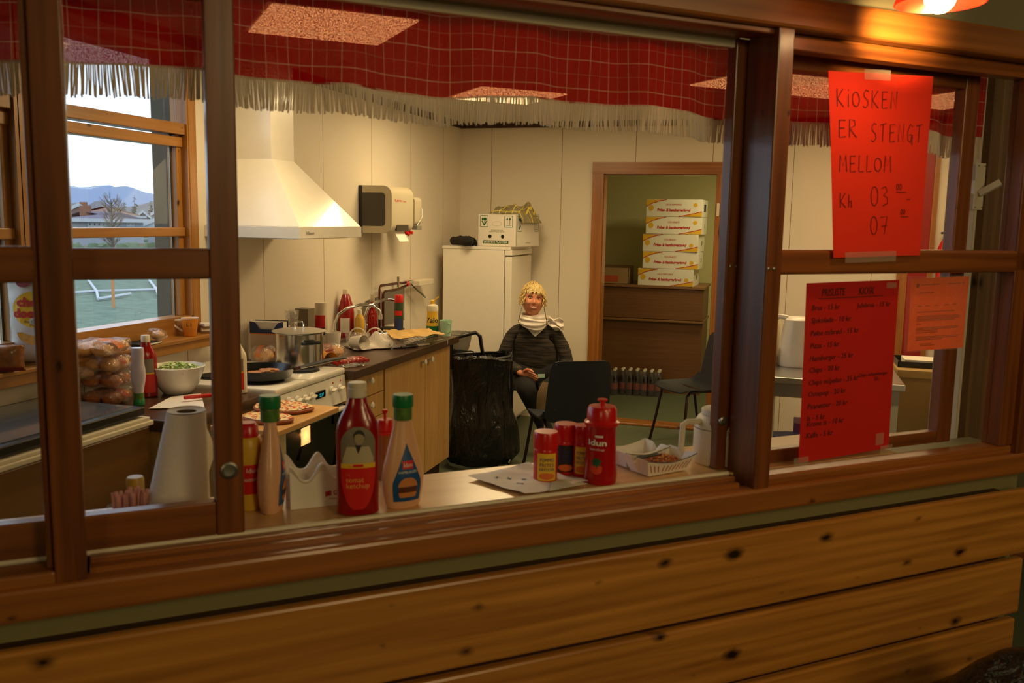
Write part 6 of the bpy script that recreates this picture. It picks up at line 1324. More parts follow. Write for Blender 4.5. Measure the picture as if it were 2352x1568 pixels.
def bagf(u,v):
    a=2*PI*u
    if v<.1: # inner fold down
        t=1-v/.1; r=.205-.02*t; z=.745-.12*t
    elif v<.2: t=(v-.1)/.1; r=.205+.028*t; z=.75-.02*t+.012*math.sin(3*a)
    else:
        t=(v-.2)/.8; z=.73-.71*t; r=.225-.045*math.sin(PI*min(1,t*1.6))*.9+.05*t**1.2
        if t>.9: r*=1-(t-.9)*2.5
    ry=.78
    n=noise.noise(Vector((math.cos(a)*2.4,math.sin(a)*2.4,z*2.2)))*.035*min(1,v*4)+.010*noise.noise(Vector((math.cos(a)*9,math.sin(a)*9,z*3)))
    r+=n; return (r*math.cos(a),r*ry*math.sin(a),z+.012*noise.noise(Vector((math.cos(a)*5,math.sin(a)*5,8)))*(v<.35))
b.grid(96,60,bagf,closeu=True); o=b.build('bin_bag','bin_film',smooth=True,loc=bx,rz=.30); tag(o,'glossy black bin bag hung open on the tubular stand','bin bag')
b=MB(); rr=random.Random(3)
for i in range(5):
    b.mi=0; c=Vector((rr.uniform(-.08,.10),rr.uniform(-.06,.08),.66+rr.uniform(-.01,.03))); b.grid(6,6,lambda u,v:jit(c+Vector(((u-.5)*.12,(v-.5)*.06,.05*u)),.03,14,i),thick=.001)
tag(b.build('rubbish',mat('rubbish_grey',(84,70,60),.4,coat=.3),loc=bx,rz=.30),'crumpled grey rubbish poking out of the open bin bag','rubbish',kind='stuff')
# foreground bag bottom right in the hall
P=FW(1.85,1.24); b=MB()
def fb(u,v):
    a=2*PI*u; r=.25*math.sin(PI*min(.999,max(.001,v)))**.6; z=.40*(v)**1.0 if v<.8 else .32+.10*(v-.8)/.2*(.5)
    d=Vector((r*math.cos(a),r*math.sin(a),.02+.66*v)); return jit(d,.05,7,3)+Vector((0,0,0))
b.grid(70,36,fb,closeu=True); o=b.build('bin_bag','bin_film',smooth=True,loc=(P.x,P.y,.02)); tag(o,'black bin bag standing on the hall floor at the bottom right corner','bin bag')
# ---------------- woman ----------------
WP=Vector((-1.682,6.13,0)); WR=.265
t_=thing('person','smiling seated person with short blonde hair, dark sweater and white scarf','person',WP,WR)
def skin_obj(name,pts,edges,m,parent,sub=2,root=0):
    me=bpy.data.meshes.new(name); me.from_pydata([p[:3] for p in pts],edges,[]); o=bpy.data.objects.new(name,me); COL.objects.link(o); o.parent=parent
    md=o.modifiers.new('s','SKIN'); md.use_smooth_shade=True; sv=me.skin_vertices[0].data
    for i,p in enumerate(pts): sv[i].radius=(p[3],p[4] if len(p)>4 else p[3]); sv[i].use_root=(i==root)
    if sub: s2=o.modifiers.new('u','SUBSURF'); s2.levels=sub; s2.render_levels=sub
    me.materials.append(MATS[m]); return o
def bake(o,name=None,remesh=None,disp=None,m=None):
    if remesh: r=o.modifiers.new('r','REMESH'); r.mode='VOXEL'; r.voxel_size=remesh; r.use_smooth_shade=True
    dg=bpy.context.evaluated_depsgraph_get(); me=bpy.data.meshes.new_from_object(o.evaluated_get(dg)); old=o.data; o.modifiers.clear(); o.data=me; bpy.data.meshes.remove(old)
    if not me.materials: me.materials.append(MATS[m])
    me.polygons.foreach_set('use_smooth',[True]*len(me.polygons)); return o
# joint positions (local: x right in view, -y toward viewer)
HC=Vector((.0,-.06,1.082)); # head centre
J=dict(pel=(.03,.06,.53),wst=(.025,.04,.66),chs=(.015,.02,.79),ups=(.01,.01,.875),nk=(.005,-.01,.925),nk2=(.0,-.04,.98))
shR=Vector((-.140,.01,.875)); shL=Vector((.165,.01,.875)); elR=Vector((-.205,-.03,.645)); elL=Vector((.25,-.02,.64)); wrR=Vector((-.070,-.235,.585)); wrL=Vector((.235,-.235,.590))
hipR=Vector((-.06,.05,.52)); hipL=Vector((.12,.05,.52)); knR=Vector((-.035,-.33,.50)); knL=Vector((.26,-.34,.60)); anR=Vector((.16,-.22,.09)); anL=Vector((.05,-.44,.50))
pts=[(*J['pel'],.09,.075),(*J['wst'],.085,.065),(*J['chs'],.095,.065),(J['ups'][0],J['ups'][1],J['ups'][2]-.03,.050,.035),(*J['nk'],.040,.040),(*J['nk2'],.042,.045)]
E_=[(0,1),(1,2),(2,3),(3,4),(4,5)]
def add(p,r,par): pts.append((*p,*(r if isinstance(r,tuple) else (r,r)))); E_.append((par,len(pts)-1)); return len(pts)-1
hands=[]
for sh,el,wr,sg in ((shR,elR,wrR,1),(shL,elL,wrL,-1)):
    i=add(sh-Vector((math.copysign(.02,sh.x),0,.045)),.030,3); i=add(sh.lerp(el,.5),.030,i); i=add(el,.028,i); i=add(el.lerp(wr,.4),.027,i); i=add(wr,(.022,.018),i)
    cdir=Vector((sg*.82,-.30,-.10)).normalized(); pm=wr+cdir*.045; i=add(pm,(.030,.016),i); hands.append((pm,cdir,sg,wr))
for hp,kn_,an in ((hipR,knR,anR),(hipL,knL,anL)):
    i=add(hp,.050,0); i=add(hp.lerp(kn_,.5),.038,i); i=add(kn_-Vector((0,-.02,.02)),.020,i); i=add(kn_.lerp(an,.35),.028,i); i=add(kn_.lerp(an,.88),.020,i)
def limb(mb,p,q,a,c):
    # closed tapered capsule from p to q, elliptical radii a=(rx,ry) at p, c at q
    p=Vector(p);q=Vector(q); d=(q-p); L=d.length; d.normalize(); x=Vector((1,0,0)) if abs(d.x)<.85 else Vector((0,0,1)); u=(x-d*x.dot(d)).normalized(); w=d.cross(u); rings=[]
    N_=[(-1,.05),(-.85,.5),(-.5,.86),(0,1)]
    prof=[(h*min(a),k,0) for h,k in N_]+[(L+h*min(c),k,1) for h,k in ((0,1),(.5,.86),(.85,.5),(1,.05))]
    for h,k,e in prof:
        r=c if e else a; rings.append([mb.bm.verts.new(p+d*h+u*(math.cos(t)*r[0]*k)+w*(math.sin(t)*r[1]*k)) for t in [2*PI*i/18 for i in range(18)]])
    for A,B in zip(rings,rings[1:]):
        for i in range(18): mb._f([A[i],A[(i+1)%18],B[(i+1)%18],B[i]])
    mb._f(rings[0][::-1]); mb._f(rings[-1])
BM_=MB()
for i,j in E_: limb(BM_,pts[i][:3],pts[j][:3],(pts[i][3],pts[i][4]),(pts[j][3],pts[j][4]))
body=BM_.build('body','skin',t_)
# fingers: five per hand
fo=[]
for pm,cd_,sg,wr in hands:
    side=Vector((0,-.25,1)).normalized(); side=(side-cd_*side.dot(cd_)).normalized(); nrm=cd_.cross(side)*sg
    for k_,(off,L,r) in enumerate(((.021,.064,.0085),(.007,.072,.009),(-.007,.067,.0087),(-.020,.052,.0078))):
        b0=pm+side*off+cd_*.010; c1=(cd_+Vector((0,-.25,-.12))).normalized(); c2=(cd_*.9+Vector((0,.15,-.18-.05*k_))).normalized(); c3=(cd_*.6+Vector((0,.45,-.30))).normalized()
        q=[b0,b0+c1*L*.42,b0+c1*L*.42+c2*L*.34,b0+c1*L*.42+c2*L*.34+c3*L*.26]
        q[0]=q[0]-cd_*.012; F_=MB(); [limb(F_,q[n_],q[n_+1],(r*(1.05-.1*n_),)*2,(r*(.95-.1*n_),)*2) for n_ in range(3)]; fo.append(F_.build('f','skin',t_))
    b0=wr+cd_*.02+side*.018; q=[b0,b0+side*.022+cd_*.018+Vector((0,-.012,0)),b0+side*.026+cd_*.044+Vector((0,-.020,0)),b0+side*.016+cd_*.064+Vector((0,-.022,0))]
    F_=MB(); [limb(F_,q[n_],q[n_+1],(.0125-.0015*n_,)*2,(.011-.0012*n_,)*2) for n_ in range(3)]; fo.append(F_.build('f','skin',t_))
# head, sculpted sphere (x right, -y front)
def gs(d,c,w): return math.exp(-sum(((a-b_)/ww)**2 for a,b_,ww in zip(d,c,w)))
hb=bmesh.new(); bmesh.ops.create_icosphere(hb,subdivisions=6,radius=1)
for v in hb.verts:
    d=v.co.copy(); x,y,z=d
    w=.076*(1-.15*max(0,-z-.25)**1.1*1.4-.10*max(0,-z-.6)); dd=.092; h=.118
    p=Vector((x*w,y*dd*(1 if y>0 else .96),z*h))
    if z<-.2 and y>0: p.y*=1-.45*min(1,(-z-.2)/.7)
    f=0
    X=p.x;Z=p.z
    if y<0:
        f+=.024*gs((X,Z),(0,-.018),(.0100,.014))+.007*gs((X,Z),(0,.010),(.008,.022))       # nose
        f+=.004*(gs((X,Z),(.011,-.024),(.007,.006))+gs((X,Z),(-.011,-.024),(.007,.006)))  # wings
        f-=.012*(gs((X,Z),(.030,.012),(.015,.010))+gs((X,Z),(-.030,.012),(.015,.010)))    # sockets
        f+=.005*(gs((X,Z),(.030,.028),(.02,.006))+gs((X,Z),(-.030,.028),(.02,.006)))      # brows
        f+=.009*(gs((X,Z),(.040,-.022),(.016,.014))+gs((X,Z),(-.040,-.022),(.016,.014)))  # smiling cheeks
        f+=.007*gs((X,Z),(0,-.052),(.026,.013))-.004*gs((X,Z),(0,-.050),(.022,.0030))     # mouth
        f+=.009*gs((X,Z),(0,-.088),(.022,.014))                                           # chin
        f-=.004*gs((X,Z),(0,-.070),(.02,.006))
    p.y-=f*min(1,-y*1.6) if y<0 else 0
    p+=d*(.010*gs((abs(X),p.y,Z),(.070,.0,.0),(.03,.02,.02)))*0
    v.co=p
me=bpy.data.meshes.new('h'); hb.to_mesh(me); hb.free(); me.materials.append(MATS['skin']); head=bpy.data.objects.new('h',me); COL.objects.link(head); head.parent=t_
HM=Matrix.Translation(HC)@Matrix.Rotation(math.radians(-4),4,'X')@Matrix.Rotation(math.radians(4),4,'Y')@Matrix.Rotation(math.radians(6),4,'Z')
me.transform(HM)
b=MB()
for s_ in (-1,1): b.ell(HM@Vector((s_*.073,.008,-.004)),(.009,.016,.028),14,10)
ears=b.build('e','skin',t_)
# join body, fingers, head, ears and remesh into one continuous surface
bm=bmesh.new()
for o in [body,head,ears]+fo: bm.from_mesh(o.data)
me=bpy.data.meshes.new('body'); bm.to_mesh(me); bm.free(); me.materials.append(MATS['skin'])
for o in [head,ears]+fo: bpy.data.objects.remove(o)
body.data=me; bake(body,remesh=.0030,m='skin')
bm=bmesh.new(); bm.from_mesh(body.data); seen=set(); isl=[]
for v in bm.verts:
    if v.index in seen: continue
    stk=[v]; seen.add(v.index); comp=[]
    while stk:
        q=stk.pop(); comp.append(q)
        for e in q.link_edges:
            w_=e.other_vert(q)
            if w_.index not in seen: seen.add(w_.index); stk.append(w_)
    isl.append(comp)
isl.sort(key=len,reverse=True); print('ISL',[len(c) for c in isl[:30]])
for c in [c for c in isl[1:] if len(c)<300]: bmesh.ops.delete(bm,geom=c,context='VERTS')
for _ in range(2): bmesh.ops.smooth_vert(bm,verts=bm.verts,factor=.4,use_axis_x=True,use_axis_y=True,use_axis_z=True)
bm.to_mesh(body.data); bm.free()
# eyes, brows, lips, teeth
for s_ in (-1,1):
    c=HM@Vector((s_*.030,-.0745,.0125)); b=MB(); b.ell(c,(.0090,.006,.0027),14,10); b.build('eye','eye_white',t_,smooth=True)
    b=MB(); b.ell(c+Vector((0,-.0045,-.0002)),(.0038,.0025,.0028),12,8); b.build('iris','eye_dark',t_,smooth=True)
    b=MB(); b.tube([HM@Vector((s_*(.018+.026*i/6),-.0800+.012*(i/6)**2,.0172+.0030*math.sin(PI*i/6))) for i in range(7)],.0013,5); b.build('eyelid_line',mat('lash',(70,44,34),.7),t_)
    b=MB(); b.tube([HM@Vector((s_*(.016+.030*i/6),-.0885+.018*(i/6)**2,.0285+.004*math.sin(PI*i/6))) for i in range(7)],.0016,5); b.build('eyebrow',mat('brow',(150,104,62),.8),t_)
def mouth(x): return -.0520+.0085*(abs(x)/.026)**2
def fy(x): return -.0985+.016*(abs(x)/.026)**2
b=MB(); b.grid(14,4,lambda u,v:HM@Vector(((u-.5)*.050,fy((u-.5)*.050)-.0012,mouth((u-.5)*.050)+(-.0042+.0084*v)*(1-(2*u-1)**4))),thick=.002); b.build('teeth','teeth',t_,smooth=True)
b=MB(); b.tube([HM@Vector(((u-.5)*.058,fy((u-.5)*.058)-.002,mouth((u-.5)*.058)+.0052*(1-(2*u-1)**2)+.0012)) for u in [i/14 for i in range(15)]],[.0008+.0019*math.sin(PI*i/14) for i in range(15)],6); b.tube([HM@Vector(((u-.5)*.058,fy((u-.5)*.058)-.002,mouth((u-.5)*.058)-.0066*(1-(2*u-1)**2)-.0002)) for u in [i/14 for i in range(15)]],[.0008+.0024*math.sin(PI*i/14) for i in range(15)],6); b.build('lips','lips',t_,smooth=True)
# hair
b=MB()
def hr(d):
    n=noise.noise(d*3.0)*.006+noise.noise(d*8)*.004; return n
def hairbase(u,v):
    t=2*PI*u; el=PI/2-v*PI*.53; d=Vector((math.cos(t)*math.cos(el),math.sin(t)*math.cos(el),math.sin(el)))
    front=max(0,-d.y); side=abs(d.x)
    if front>.30 and side<.80 and d.z<.45: # keep forehead and face free
        k=(.45-d.z); d=Vector((d.x,d.y+k*.2,.45)).normalized()
    p=Vector((d.x*.078,d.y*.100+.006,d.z*.123)); return HM@(p*(1+hr(d)*4))
b.grid(60,26,hairbase,closeu=True)
rr=random.Random(12)
for i in range(1700):
    t=rr.uniform(0,2*PI); el=rr.uniform(-.16,PI/2); d=Vector((math.cos(t)*math.cos(el),math.sin(t)*math.cos(el),math.sin(el)))
    if d.y<-.15 and abs(d.x)<.74 and d.z<.50: continue
    p=Vector((d.x*.081,d.y*.102+.004,d.z*.124)); 
    flow=Vector((d.x*.30+rr.uniform(-.3,.3)-.25*max(0,d.z),d.y*.3-.25*max(0,d.z)+rr.uniform(-.2,.2),-.75+rr.uniform(-.2,.25)+.7*max(0,d.z)*rr.uniform(0,.8))).normalized()
    L=rr.uniform(.022,.040); 
    if d.y<-.3 and d.z>.45: flow=Vector((rr.uniform(-.7,.5),-.35,-.75)).normalized(); L=rr.uniform(.025,.042)
    q=[p-d*.003,p+flow*L*.5+d*.006,p+flow*L+d*.001]; b.tube([HM@x for x in q],[.0034,.0032,.0008],4)
b.build('hair','hair_blonde',t_,smooth=True,ang=70)
# neck cord of beads
for s_ in (-1,1):
    b=MB(); 
    P_=[HM@Vector((s_*.074,-.045,-.040)),Vector((s_*.088,-.115,.985)),Vector((s_*.098,-.125,.94)),Vector((s_*.092,-.135,.88))]
    for a_,c_ in zip(P_,P_[1:]):
        for j in range(5): q=a_.lerp(c_,j/5); b.ell(q,(.0032,.0032,.0052),6,5)
    b.build('bead_cord',mat('bead_brown',(50,34,24),.4),t_,smooth=True)
# sweater
ms=bpy.data.materials.new('sweater'); ms.use_nodes=True; nt=ms.node_tree; bb=nt.nodes['Principled BSDF']; bb.inputs['Roughness'].default_value=.95; tc=nt.nodes.new('ShaderNodeTexCoord'); mp=nt.nodes.new('ShaderNodeMapping'); mp.inputs['Scale'].default_value=(9,9,110); nz=nt.nodes.new('ShaderNodeTexNoise'); nz.inputs['Scale'].default_value=1; nz.inputs['Detail'].default_value=3
cr=nt.nodes.new('ShaderNodeValToRGB'); cr.color_ramp.elements[0].color=(*lin((30,26,22)),1); cr.color_ramp.elements[1].color=(*lin((86,76,64)),1); cr.color_ramp.elements[0].position=.42; cr.color_ramp.elements[1].position=.78
nt.links.new(tc.outputs['Object'],mp.inputs[0]); nt.links.new(mp.outputs[0],nz.inputs[0]); nt.links.new(nz.outputs['Fac'],cr.inputs[0]); nt.links.new(cr.outputs[0],bb.inputs['Base Color']); MATS['sweater']=ms
pts=[(.03,.05,.555,.180,.120),(.025,.03,.65,.190,.118),(.015,.02,.755,.175,.110),(.01,.015,.855,.120,.076),(.008,.01,.905,.078,.060)]; E_=[(0,1),(1,2),(2,3),(3,4)]
for sh,el,wr in ((shR,elR,wrR),(shL,elL,wrL)):
    i=add(sh-Vector((0,0,.022)),.050,3); i=add(sh.lerp(el,.5)+Vector((math.copysign(.002,sh.x),0,0)),.052,i); i=add(el,.050,i); i=add(el.lerp(wr,.5)+Vector((0,0,-.01)),.050,i); i=add(wr-(wr-el).normalized()*.012,.032,i)
sw=skin_obj('sweater',pts,E_,'sweater',t_,2,0); bake(sw); 
for v in sw.data.vertices: # soft folds
    n=noise.noise(v.co*9)*.010+noise.noise(v.co*22)*.004; v.co+=v.normal*n
# white top in the V and scarf
def chest_y(x,z): return -.105-.0+ .35*abs(x)**1.5
def front_y(x,z):
    best=0.05
    for v in FV:
        if abs(v.x-x)<.024 and abs(v.z-z)<.020 and v.y<best: best=v.y
    return best
FV=[v.co.copy() for v in sw.data.vertices if v.co.y<0 and abs(v.co.x)<.16 and v.co.z>.78]
b=MB()
def vtop(u,v):
    z=.826+.10*v; hw=.004+.100*v; x=.02+(u-.5)*2*hw; y=front_y(x,z)-.009; return (x,min(y,-.06),z)
b.grid(14,9,vtop,thick=.003); b.build('white_top',mat('white_top',(236,234,220),.8),t_,smooth=True)
b=MB()
def scarf(u,v):
    a=2*PI*u; ca,sa=math.cos(a),math.sin(a); fr=max(0,-sa)
    z=.890+.090*v+.018*(1-fr)*(1-v)+.010*math.sin(a*2+v*9)*.6-.016*fr*(1-v)*.9
    r=.080+.022*math.sin(PI*v)**.8+.012*fr*(1-v)+.005*math.sin(v*22+a*1.5)
    return (.005+ca*r*(1+.0*v),-.035+sa*r*.92-.008*fr*(1-v),z)
b.grid(60,26,scarf,thick=.006,closeu=True)
def tail(u,v):
    x=.085+.135*u; z=.935-.05*u**1.5+.055*(v-.5)*(1+.7*u)+.012*math.sin(u*9+v*7); y=-.03-.03*math.sin(PI*u)+.018*math.sin(v*14+u*3); return (x,y,z)
b.grid(24,18,tail,thick=.004); b.build('scarf','scarf_white',t_,smooth=True)
# trousers, shoes
pts=[(.03,.07,.535,.150,.115)]; E_=[]
for hp,kn_,an in ((hipR,knR,anR),(hipL,knL,anL)):
    i=add(hp,.095,0); i=add(hp.lerp(kn_,.5),.085,i); i=add(kn_,.072,i); i=add(kn_.lerp(an,.35),.062,i); i=add(kn_.lerp(an,.98),.050,i)
tr_=skin_obj('trousers',pts,E_,'trousers_black',t_,2,0); bake(tr_)
# resting foot on floor, crossed foot showing its sole
b=MB(); b.hull([anR+Vector(v) for v in [(-.035,.04,.03),(.035,.04,.03),(-.035,.04,-.085),(.035,.04,-.085),(-.045,-.16,-.06),(.045,-.16,-.06),(-.045,-.15,-.085),(.045,-.15,-.085),(-.03,-.05,.03),(.03,-.05,.03)]]); b.build('shoe','boot_brown',t_,smooth=True,ang=80)
ft=atz(1240,905,.46) ; lc=Matrix.Rotation(-WR,4,'Z')@(ft-WP); lc=Vector((.075,-.46,.455))
b=MB()
def shoe(u,v):
    a=2*PI*u; L=v; rx=.036*(math.sin(PI*min(.98,max(.02,.06+.94*L)))**.45)*(1+.12*math.sin(L*6)); rz_=rx*.75
    p=Vector((rx*math.cos(a),-.035+rz_*math.sin(a)*.9,.125-.25*L)); return lc+Matrix.Rotation(math.radians(10),3,'Y')@p
b.grid(24,20,shoe,closeu=True); b.build('shoe','boot_brown',t_,smooth=True)
# small thing in the hands
tag(MB().box(-.024,.024,-.002,.002,-.013,.013,bev=.001).build('pale_card',mat('pale_green',(180,210,190),.5),loc=WP+Matrix.Rotation(WR,3,'Z')@Vector((.068,-.318,.586)),rz=WR+.2),'small pale green packet held between the person\'s hands','packet')
# ---------------- outside ----------------
mg=mat('grass_field',(92,112,94),.95,noise_=.7,nscale=3)
def outm(name,c,**k): return mat(name,c,.9,**k)
st(MB().box(-1800,XA-.5,-900,2400,-1.15,-1.05).build('ground','grass_field'))
def dirp(x,y,D): # point along pixel ray at horizontal distance D
    d=ray(x,y); h=math.hypot(d.x,d.y); return CAM+d*(D/h)
def place(x,D): p=dirp(x,515,D); return Vector((p.x,p.y,0)), math.atan2(p.x,p.y)
GZ=-1.05
def ux(x,D): return dirp(x,515,D)
# exterior timber post outside the window
p=atx(389,500,-2.95); tag(MB().box(-.06,.055,-.07,.07,-2.2,1.3).build('timber_post',mat('weathered',(72,68,60),.9,noise_=.2,nscale=12),loc=(-3.05,4.01,1.2)),'grey weathered timber post outside the kitchen window','post')
# hills
def hill(label,D,prof,c,back,name='hill'):
    # prof: list of (px, py) skyline
    b=MB(); n=len(prof)
    top=[dirp(x,y,D) for x,y in prof]; b_=[dirp(x,y,D) for x,y in prof]
    G=[]
    for j in range(9):
        row=[]
        for i,(x,y) in enumerate(prof):
            t=j/8; q=top[i]; f=q.copy(); dn=Vector((q.x,q.y,0)).normalized(); f=q-dn*back*t; f.z=GZ+(q.z-GZ)*(1-t)**.8+noise.noise(Vector((q.x*.004*1,t*3,j)))*.06*(q.z-GZ)*(t>0)*(t<1); row.append(b.bm.verts.new(f))
        G.append(row)
    bk=[]
    for i in range(n): q=top[i]; dn=Vector((q.x,q.y,0)).normalized(); f=q+dn*back; f.z=GZ; bk.append(b.bm.verts.new(f))
    G.insert(0,bk)
    for A,B in zip(G,G[1:]):
        for i in range(n-1): b._f([A[i],A[i+1],B[i+1],B[i]])
    o=b.build(name,c,smooth=True); return st(o)
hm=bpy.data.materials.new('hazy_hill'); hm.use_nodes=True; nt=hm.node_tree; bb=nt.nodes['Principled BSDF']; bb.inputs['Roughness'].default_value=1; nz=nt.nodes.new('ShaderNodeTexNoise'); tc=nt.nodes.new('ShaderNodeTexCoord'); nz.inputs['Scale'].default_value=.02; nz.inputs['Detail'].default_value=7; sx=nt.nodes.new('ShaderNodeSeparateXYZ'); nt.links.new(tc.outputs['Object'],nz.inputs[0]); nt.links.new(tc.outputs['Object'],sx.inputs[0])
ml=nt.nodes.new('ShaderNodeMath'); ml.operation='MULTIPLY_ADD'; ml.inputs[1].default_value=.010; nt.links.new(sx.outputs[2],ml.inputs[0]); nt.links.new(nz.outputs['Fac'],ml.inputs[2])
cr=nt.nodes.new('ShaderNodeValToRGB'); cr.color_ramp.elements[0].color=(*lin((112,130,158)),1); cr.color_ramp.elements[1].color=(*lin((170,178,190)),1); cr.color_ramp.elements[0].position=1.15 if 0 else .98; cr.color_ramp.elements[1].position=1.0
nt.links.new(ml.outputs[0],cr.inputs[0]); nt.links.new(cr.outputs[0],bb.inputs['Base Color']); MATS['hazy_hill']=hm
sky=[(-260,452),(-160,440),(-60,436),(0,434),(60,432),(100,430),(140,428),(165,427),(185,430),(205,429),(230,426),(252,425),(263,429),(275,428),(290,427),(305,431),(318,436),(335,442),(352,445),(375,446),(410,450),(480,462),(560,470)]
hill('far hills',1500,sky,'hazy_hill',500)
hill('near wooded rise',240,[(-200,500),(-60,492),(40,486),(100,480),(170,466),(185,464),(205,470),(218,462),(232,461),(262,476),(300,474),(330,468),(350,462),(372,460),(420,462),(520,466)],mat('rise_brown',(100,98,100),1,noise_=.3,nscale=.06),40)
# houses
def house(label,xc,D,wpx,ywall0,yeave,yridge,wall,roof,yaw=0,dep=8,gable=False,windows=(),chim=None,ov=.4,group=None):
    P_=dirp(xc,515,D); az=math.atan2(P_.x,P_.y); sc=D/math.cos(az-math.atan2(CW.x,CW.y))/FPX*1.0; sc=((P_-CAM).dot(CW))/FPX
    Wd=wpx*sc; z=lambda y:dirp(xc,y,D).z; z0=min(z(ywall0),z(yeave)-1.0); ze=z(yeave); zr=z(yridge)
    t_=thing('house',label,'house',(P_.x,P_.y,0),-az+yaw,group)
    b=MB(); b.box(-Wd/2,Wd/2,0,dep,GZ,ze); wl=b.build('wall',wall,t_)
    b=MB()
    if gable: b.prism([(-Wd/2-ov,ze-.1),(Wd/2+ov,ze-.1),(0,zr)],-.4,dep+.4,axis=1); 
    else:
        A=[(-Wd/2-ov,-ov,ze),(Wd/2+ov,-ov,ze),(Wd/2+ov,dep+ov,ze),(-Wd/2-ov,dep+ov,ze),(-Wd/2+dep*.45,dep/2,zr),(Wd/2-dep*.45,dep/2,zr)]; V=[b.bm.verts.new(a) for a in A]
        for f in ((0,1,5,4),(1,2,5),(2,3,4,5),(3,0,4),(0,3,2,1)): b._f([V[i] for i in f])
    b.build('roof',roof,t_)
    b=MB()
    if gable: b.prism([(-Wd/2-ov,ze-.1),(-Wd/2-ov,ze+.18),(0,zr+.3),(Wd/2+ov,ze+.18),(Wd/2+ov,ze-.1),(0,zr)],-.55,-.4,axis=1)
    else: b.box(-Wd/2-ov,Wd/2+ov,-ov-.06,-ov,ze-.10,ze+.12)
    b.build('white_fascia','house_white',t_)
    for (x0,x1,y0,y1) in windows:
        X0=(x0-xc)*sc; X1=(x1-xc)*sc; b=MB(); b.box(X0,X1,-.08,0.0,z(y1),z(y0)); w_=b.build('window_frame','house_white',t_)
        n=max(1,round((x1-x0)/11)); dx=(X1-X0)/n
        for i in range(n): b=MB(); b.box(X0+dx*i+.10,X0+dx*(i+1)-.10,-.10,-.08,z(y1)+.12,z(y0)-.1); b.build('pane','house_pane',w_)
    if chim:
        b=MB(); X=(chim[0]-xc)*sc; b.box(X-.35,X+.35,dep/2-.3,dep/2+.3,ze,z(chim[1])); b.build('chimney',mat('chimney_brick',(130,90,70),.9),t_)
    return t_
mat('house_white',(176,180,186),.8); mat('house_wall',(152,158,168),.8); mat('roof_grey',(96,90,106),.9,noise_=.1,nscale=1); mat('house_pane',(60,66,84),.2); mat('roof_brown',(118,94,88),.9); mat('house_red',(128,50,44),.9); mat('roof_dark',(74,74,86),.9); mat('roof_orange',(128,98,84),.9)
house('long white bungalow with grey hipped roof and triple window',232,62,180,524,506,486,'house_wall','roof_grey',windows=[(204,243,509,522),(262,270,509,520),(286,303,509,520)],chim=(199,472))
house('house with a broad orange-brown roof behind the white bungalow',246,95,150,500,497,474,'house_wall','roof_orange',chim=(197,464))
house('small white gable peeking over the left end of the bungalow roof',181,80,26,490,486,474,'house_white','roof_brown',gable=True)
house('small dark red gabled house right of the bungalow',329,110,22,512,503,488,'house_red','roof_dark',gable=True)
house('white house partly hidden behind the timber post',372,90,28,508,494,484,'house_white','roof_dark',gable=True)
house('low white garage gable at the right of the window view',360,72,40,524,519,507,'house_wall','house_white',gable=True)
house('grey two-storey house with white balconies in the far left window',2,45,60,560,488,452,'house_wall','roof_dark',windows=[(-20,20,508,520),(-20,20,540,556)])
# trees
def bare_tree(label,x,D,ytop,ybase,c,dense=False,seed=1,group=None):
    P_=dirp(x,515,D); zt=dirp(x,ytop,D).z; zb=GZ; H_=zt-zb; t_=thing('bare_tree' if not dense else 'conifer',label,'tree',(P_.x,P_.y,zb),0,group); rr=random.Random(seed)
    b=MB(); b.tube([(0,0,0),(0,0,H_*.5),(0,0,H_*.95)],[H_*.022,H_*.014,H_*.003],6); b.build('trunk',mat('bark',(110,100,92),.9),t_)
    b=MB()
    if dense:
        for i in range(90):
            k=rr.uniform(.12,1); a=rr.uniform(0,2*PI); r=H_*.20*(1-k)**.7+.1; L=r*rr.uniform(.6,1.15); z=H_*k; b.hull([Vector((0,0,z+.15*r)),Vector((math.cos(a)*L,math.sin(a)*L,z-.18*L)),Vector((math.cos(a+.5)*L*.7,math.sin(a+.5)*L*.7,z-.1*L)),Vector((math.cos(a)*L*.5,math.sin(a)*L*.5,z+.12*L))])
        b.build('foliage',c,t_)
    else:
        for i in range(70):
            z=H_*rr.uniform(.25,.9); a=rr.uniform(0,2*PI); L=H_*rr.uniform(.10,.28); q=Vector((0,0,z)); d=Vector((math.cos(a),math.sin(a),.9)).normalized(); p1=q+d*L*.5; p2=p1+(d+Vector((rr.uniform(-.4,.4),rr.uniform(-.4,.4),.3))).normalized()*L*.5
            b.tube([q,p1,p2],[H_*.006,H_*.004,H_*.0015],4)
            for _ in range(3): d2=(d+Vector((rr.uniform(-.8,.8),rr.uniform(-.8,.8),rr.uniform(0,.6)))).normalized(); b.tube([p1,p1+d2*L*.5],[H_*.003,H_*.001],3)
        b.build('branches',c,t_)
mat('conifer_green',(56,70,56),.9); mat('twig',(118,104,90),.9); mat('bush_brown',(112,90,68),.9)
bare_tree('pale leafless birch standing in front of the bungalow',258,50,448,525,'twig',seed=2,group='bare garden trees')
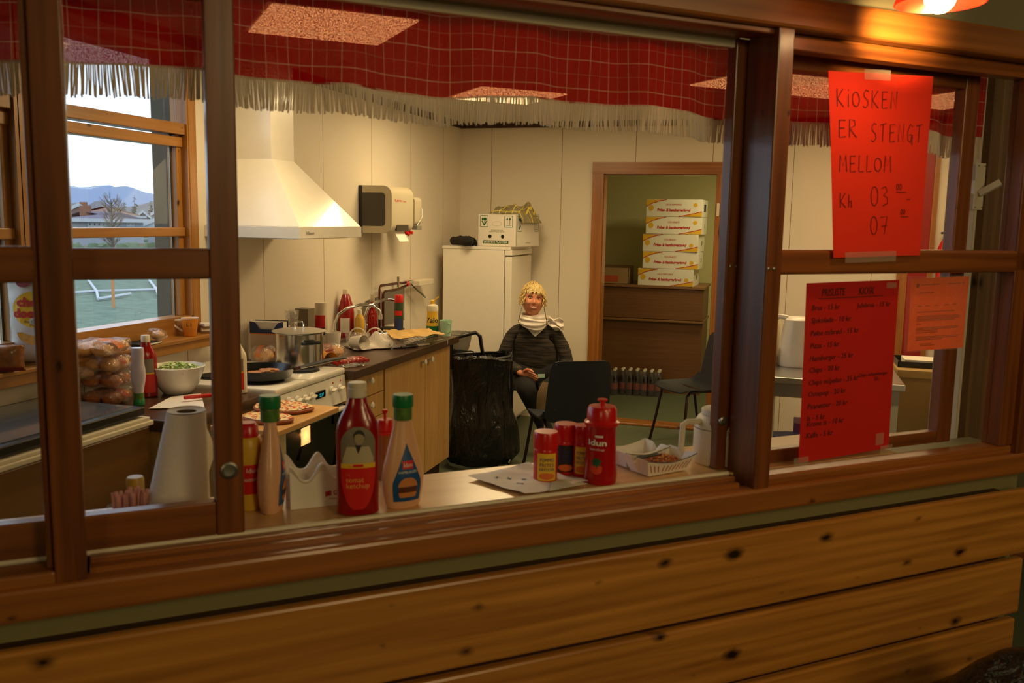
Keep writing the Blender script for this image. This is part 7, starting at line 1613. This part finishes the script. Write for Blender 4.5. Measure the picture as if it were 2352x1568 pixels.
bare_tree('dark leafless tree above the bungalow roof',272,75,458,525,'bush_brown',seed=5,group='bare garden trees')
bare_tree('tall round-topped conifer right of the bare trees',311,125,446,520,'conifer_green',True,3,'conifers behind the houses')
bare_tree('lower dark conifer just left of the tallest one',287,128,460,520,'conifer_green',True,4,'conifers behind the houses')
bare_tree('wide conifer by the timber post',347,125,458,520,'conifer_green',True,6,'conifers behind the houses')
bare_tree('rightmost conifer touching the timber post',364,130,463,520,'conifer_green',True,7,'conifers behind the houses')
for i,(x,D,s) in enumerate(((170,58,1.4),(200,60,1.1),(228,57,1.5),(262,59,1.2),(290,56,1.6),(320,60,1.3),(345,58,1.5),(360,61,1.2))):
    P_=dirp(x,515,D); b=MB(); b.ell((0,0,s*.2),(s*.55,s*.4,s*.42),14,10,pert=.7,seed=i*2); tag(b.build('shrub',mat('hedge_%d'%(i%2),((92,110,84),(120,112,92))[i%2],.95,noise_=.3,nscale=3),loc=(P_.x,P_.y,GZ),smooth=True),'%s garden shrub below the houses, %s'%(('green','brownish')[i%2],['leftmost in the window','second from the left','third from the left','fourth from the left','fifth from the left','sixth from the left','seventh from the left','rightmost by the post'][i]),'shrub','shrubs below the houses')
# overturned goal frame on the field
def gp(x,y,z=GZ+.03): return atz(x,y,z)
t_=thing('goal_frame','thin white goal frame lying on the grass field','goal frame',(0,0,0),0)
mw=mat('goal_white',(180,184,190),.6)
b=MB(); h=lambda x,y,D:dirp(x,y,D); r=.035
for a_,c_ in (((160,676),(222,672)),((222,672),(360,668)),((222,672),(203,646)),((360,668),(343,646)),((222,672),(226,690)),((360,668),(364,682)),((226,690),(300,678))):
    b.tube([gp(*a_)+Vector((0,0,.05)),gp(*c_)+Vector((0,0,.05))],.045,6)
b.build('frame_tubes',mw,t_)
t_=thing('marker_stake','slim orange wooden stake standing in the field','stake',gp(261,707),0); b=MB(); b.box(-.03,.03,-.03,.03,0,.85); b.build('stake_body',mat('stake',(196,140,90),.9),t_)
mm_=MATS['grass_field']
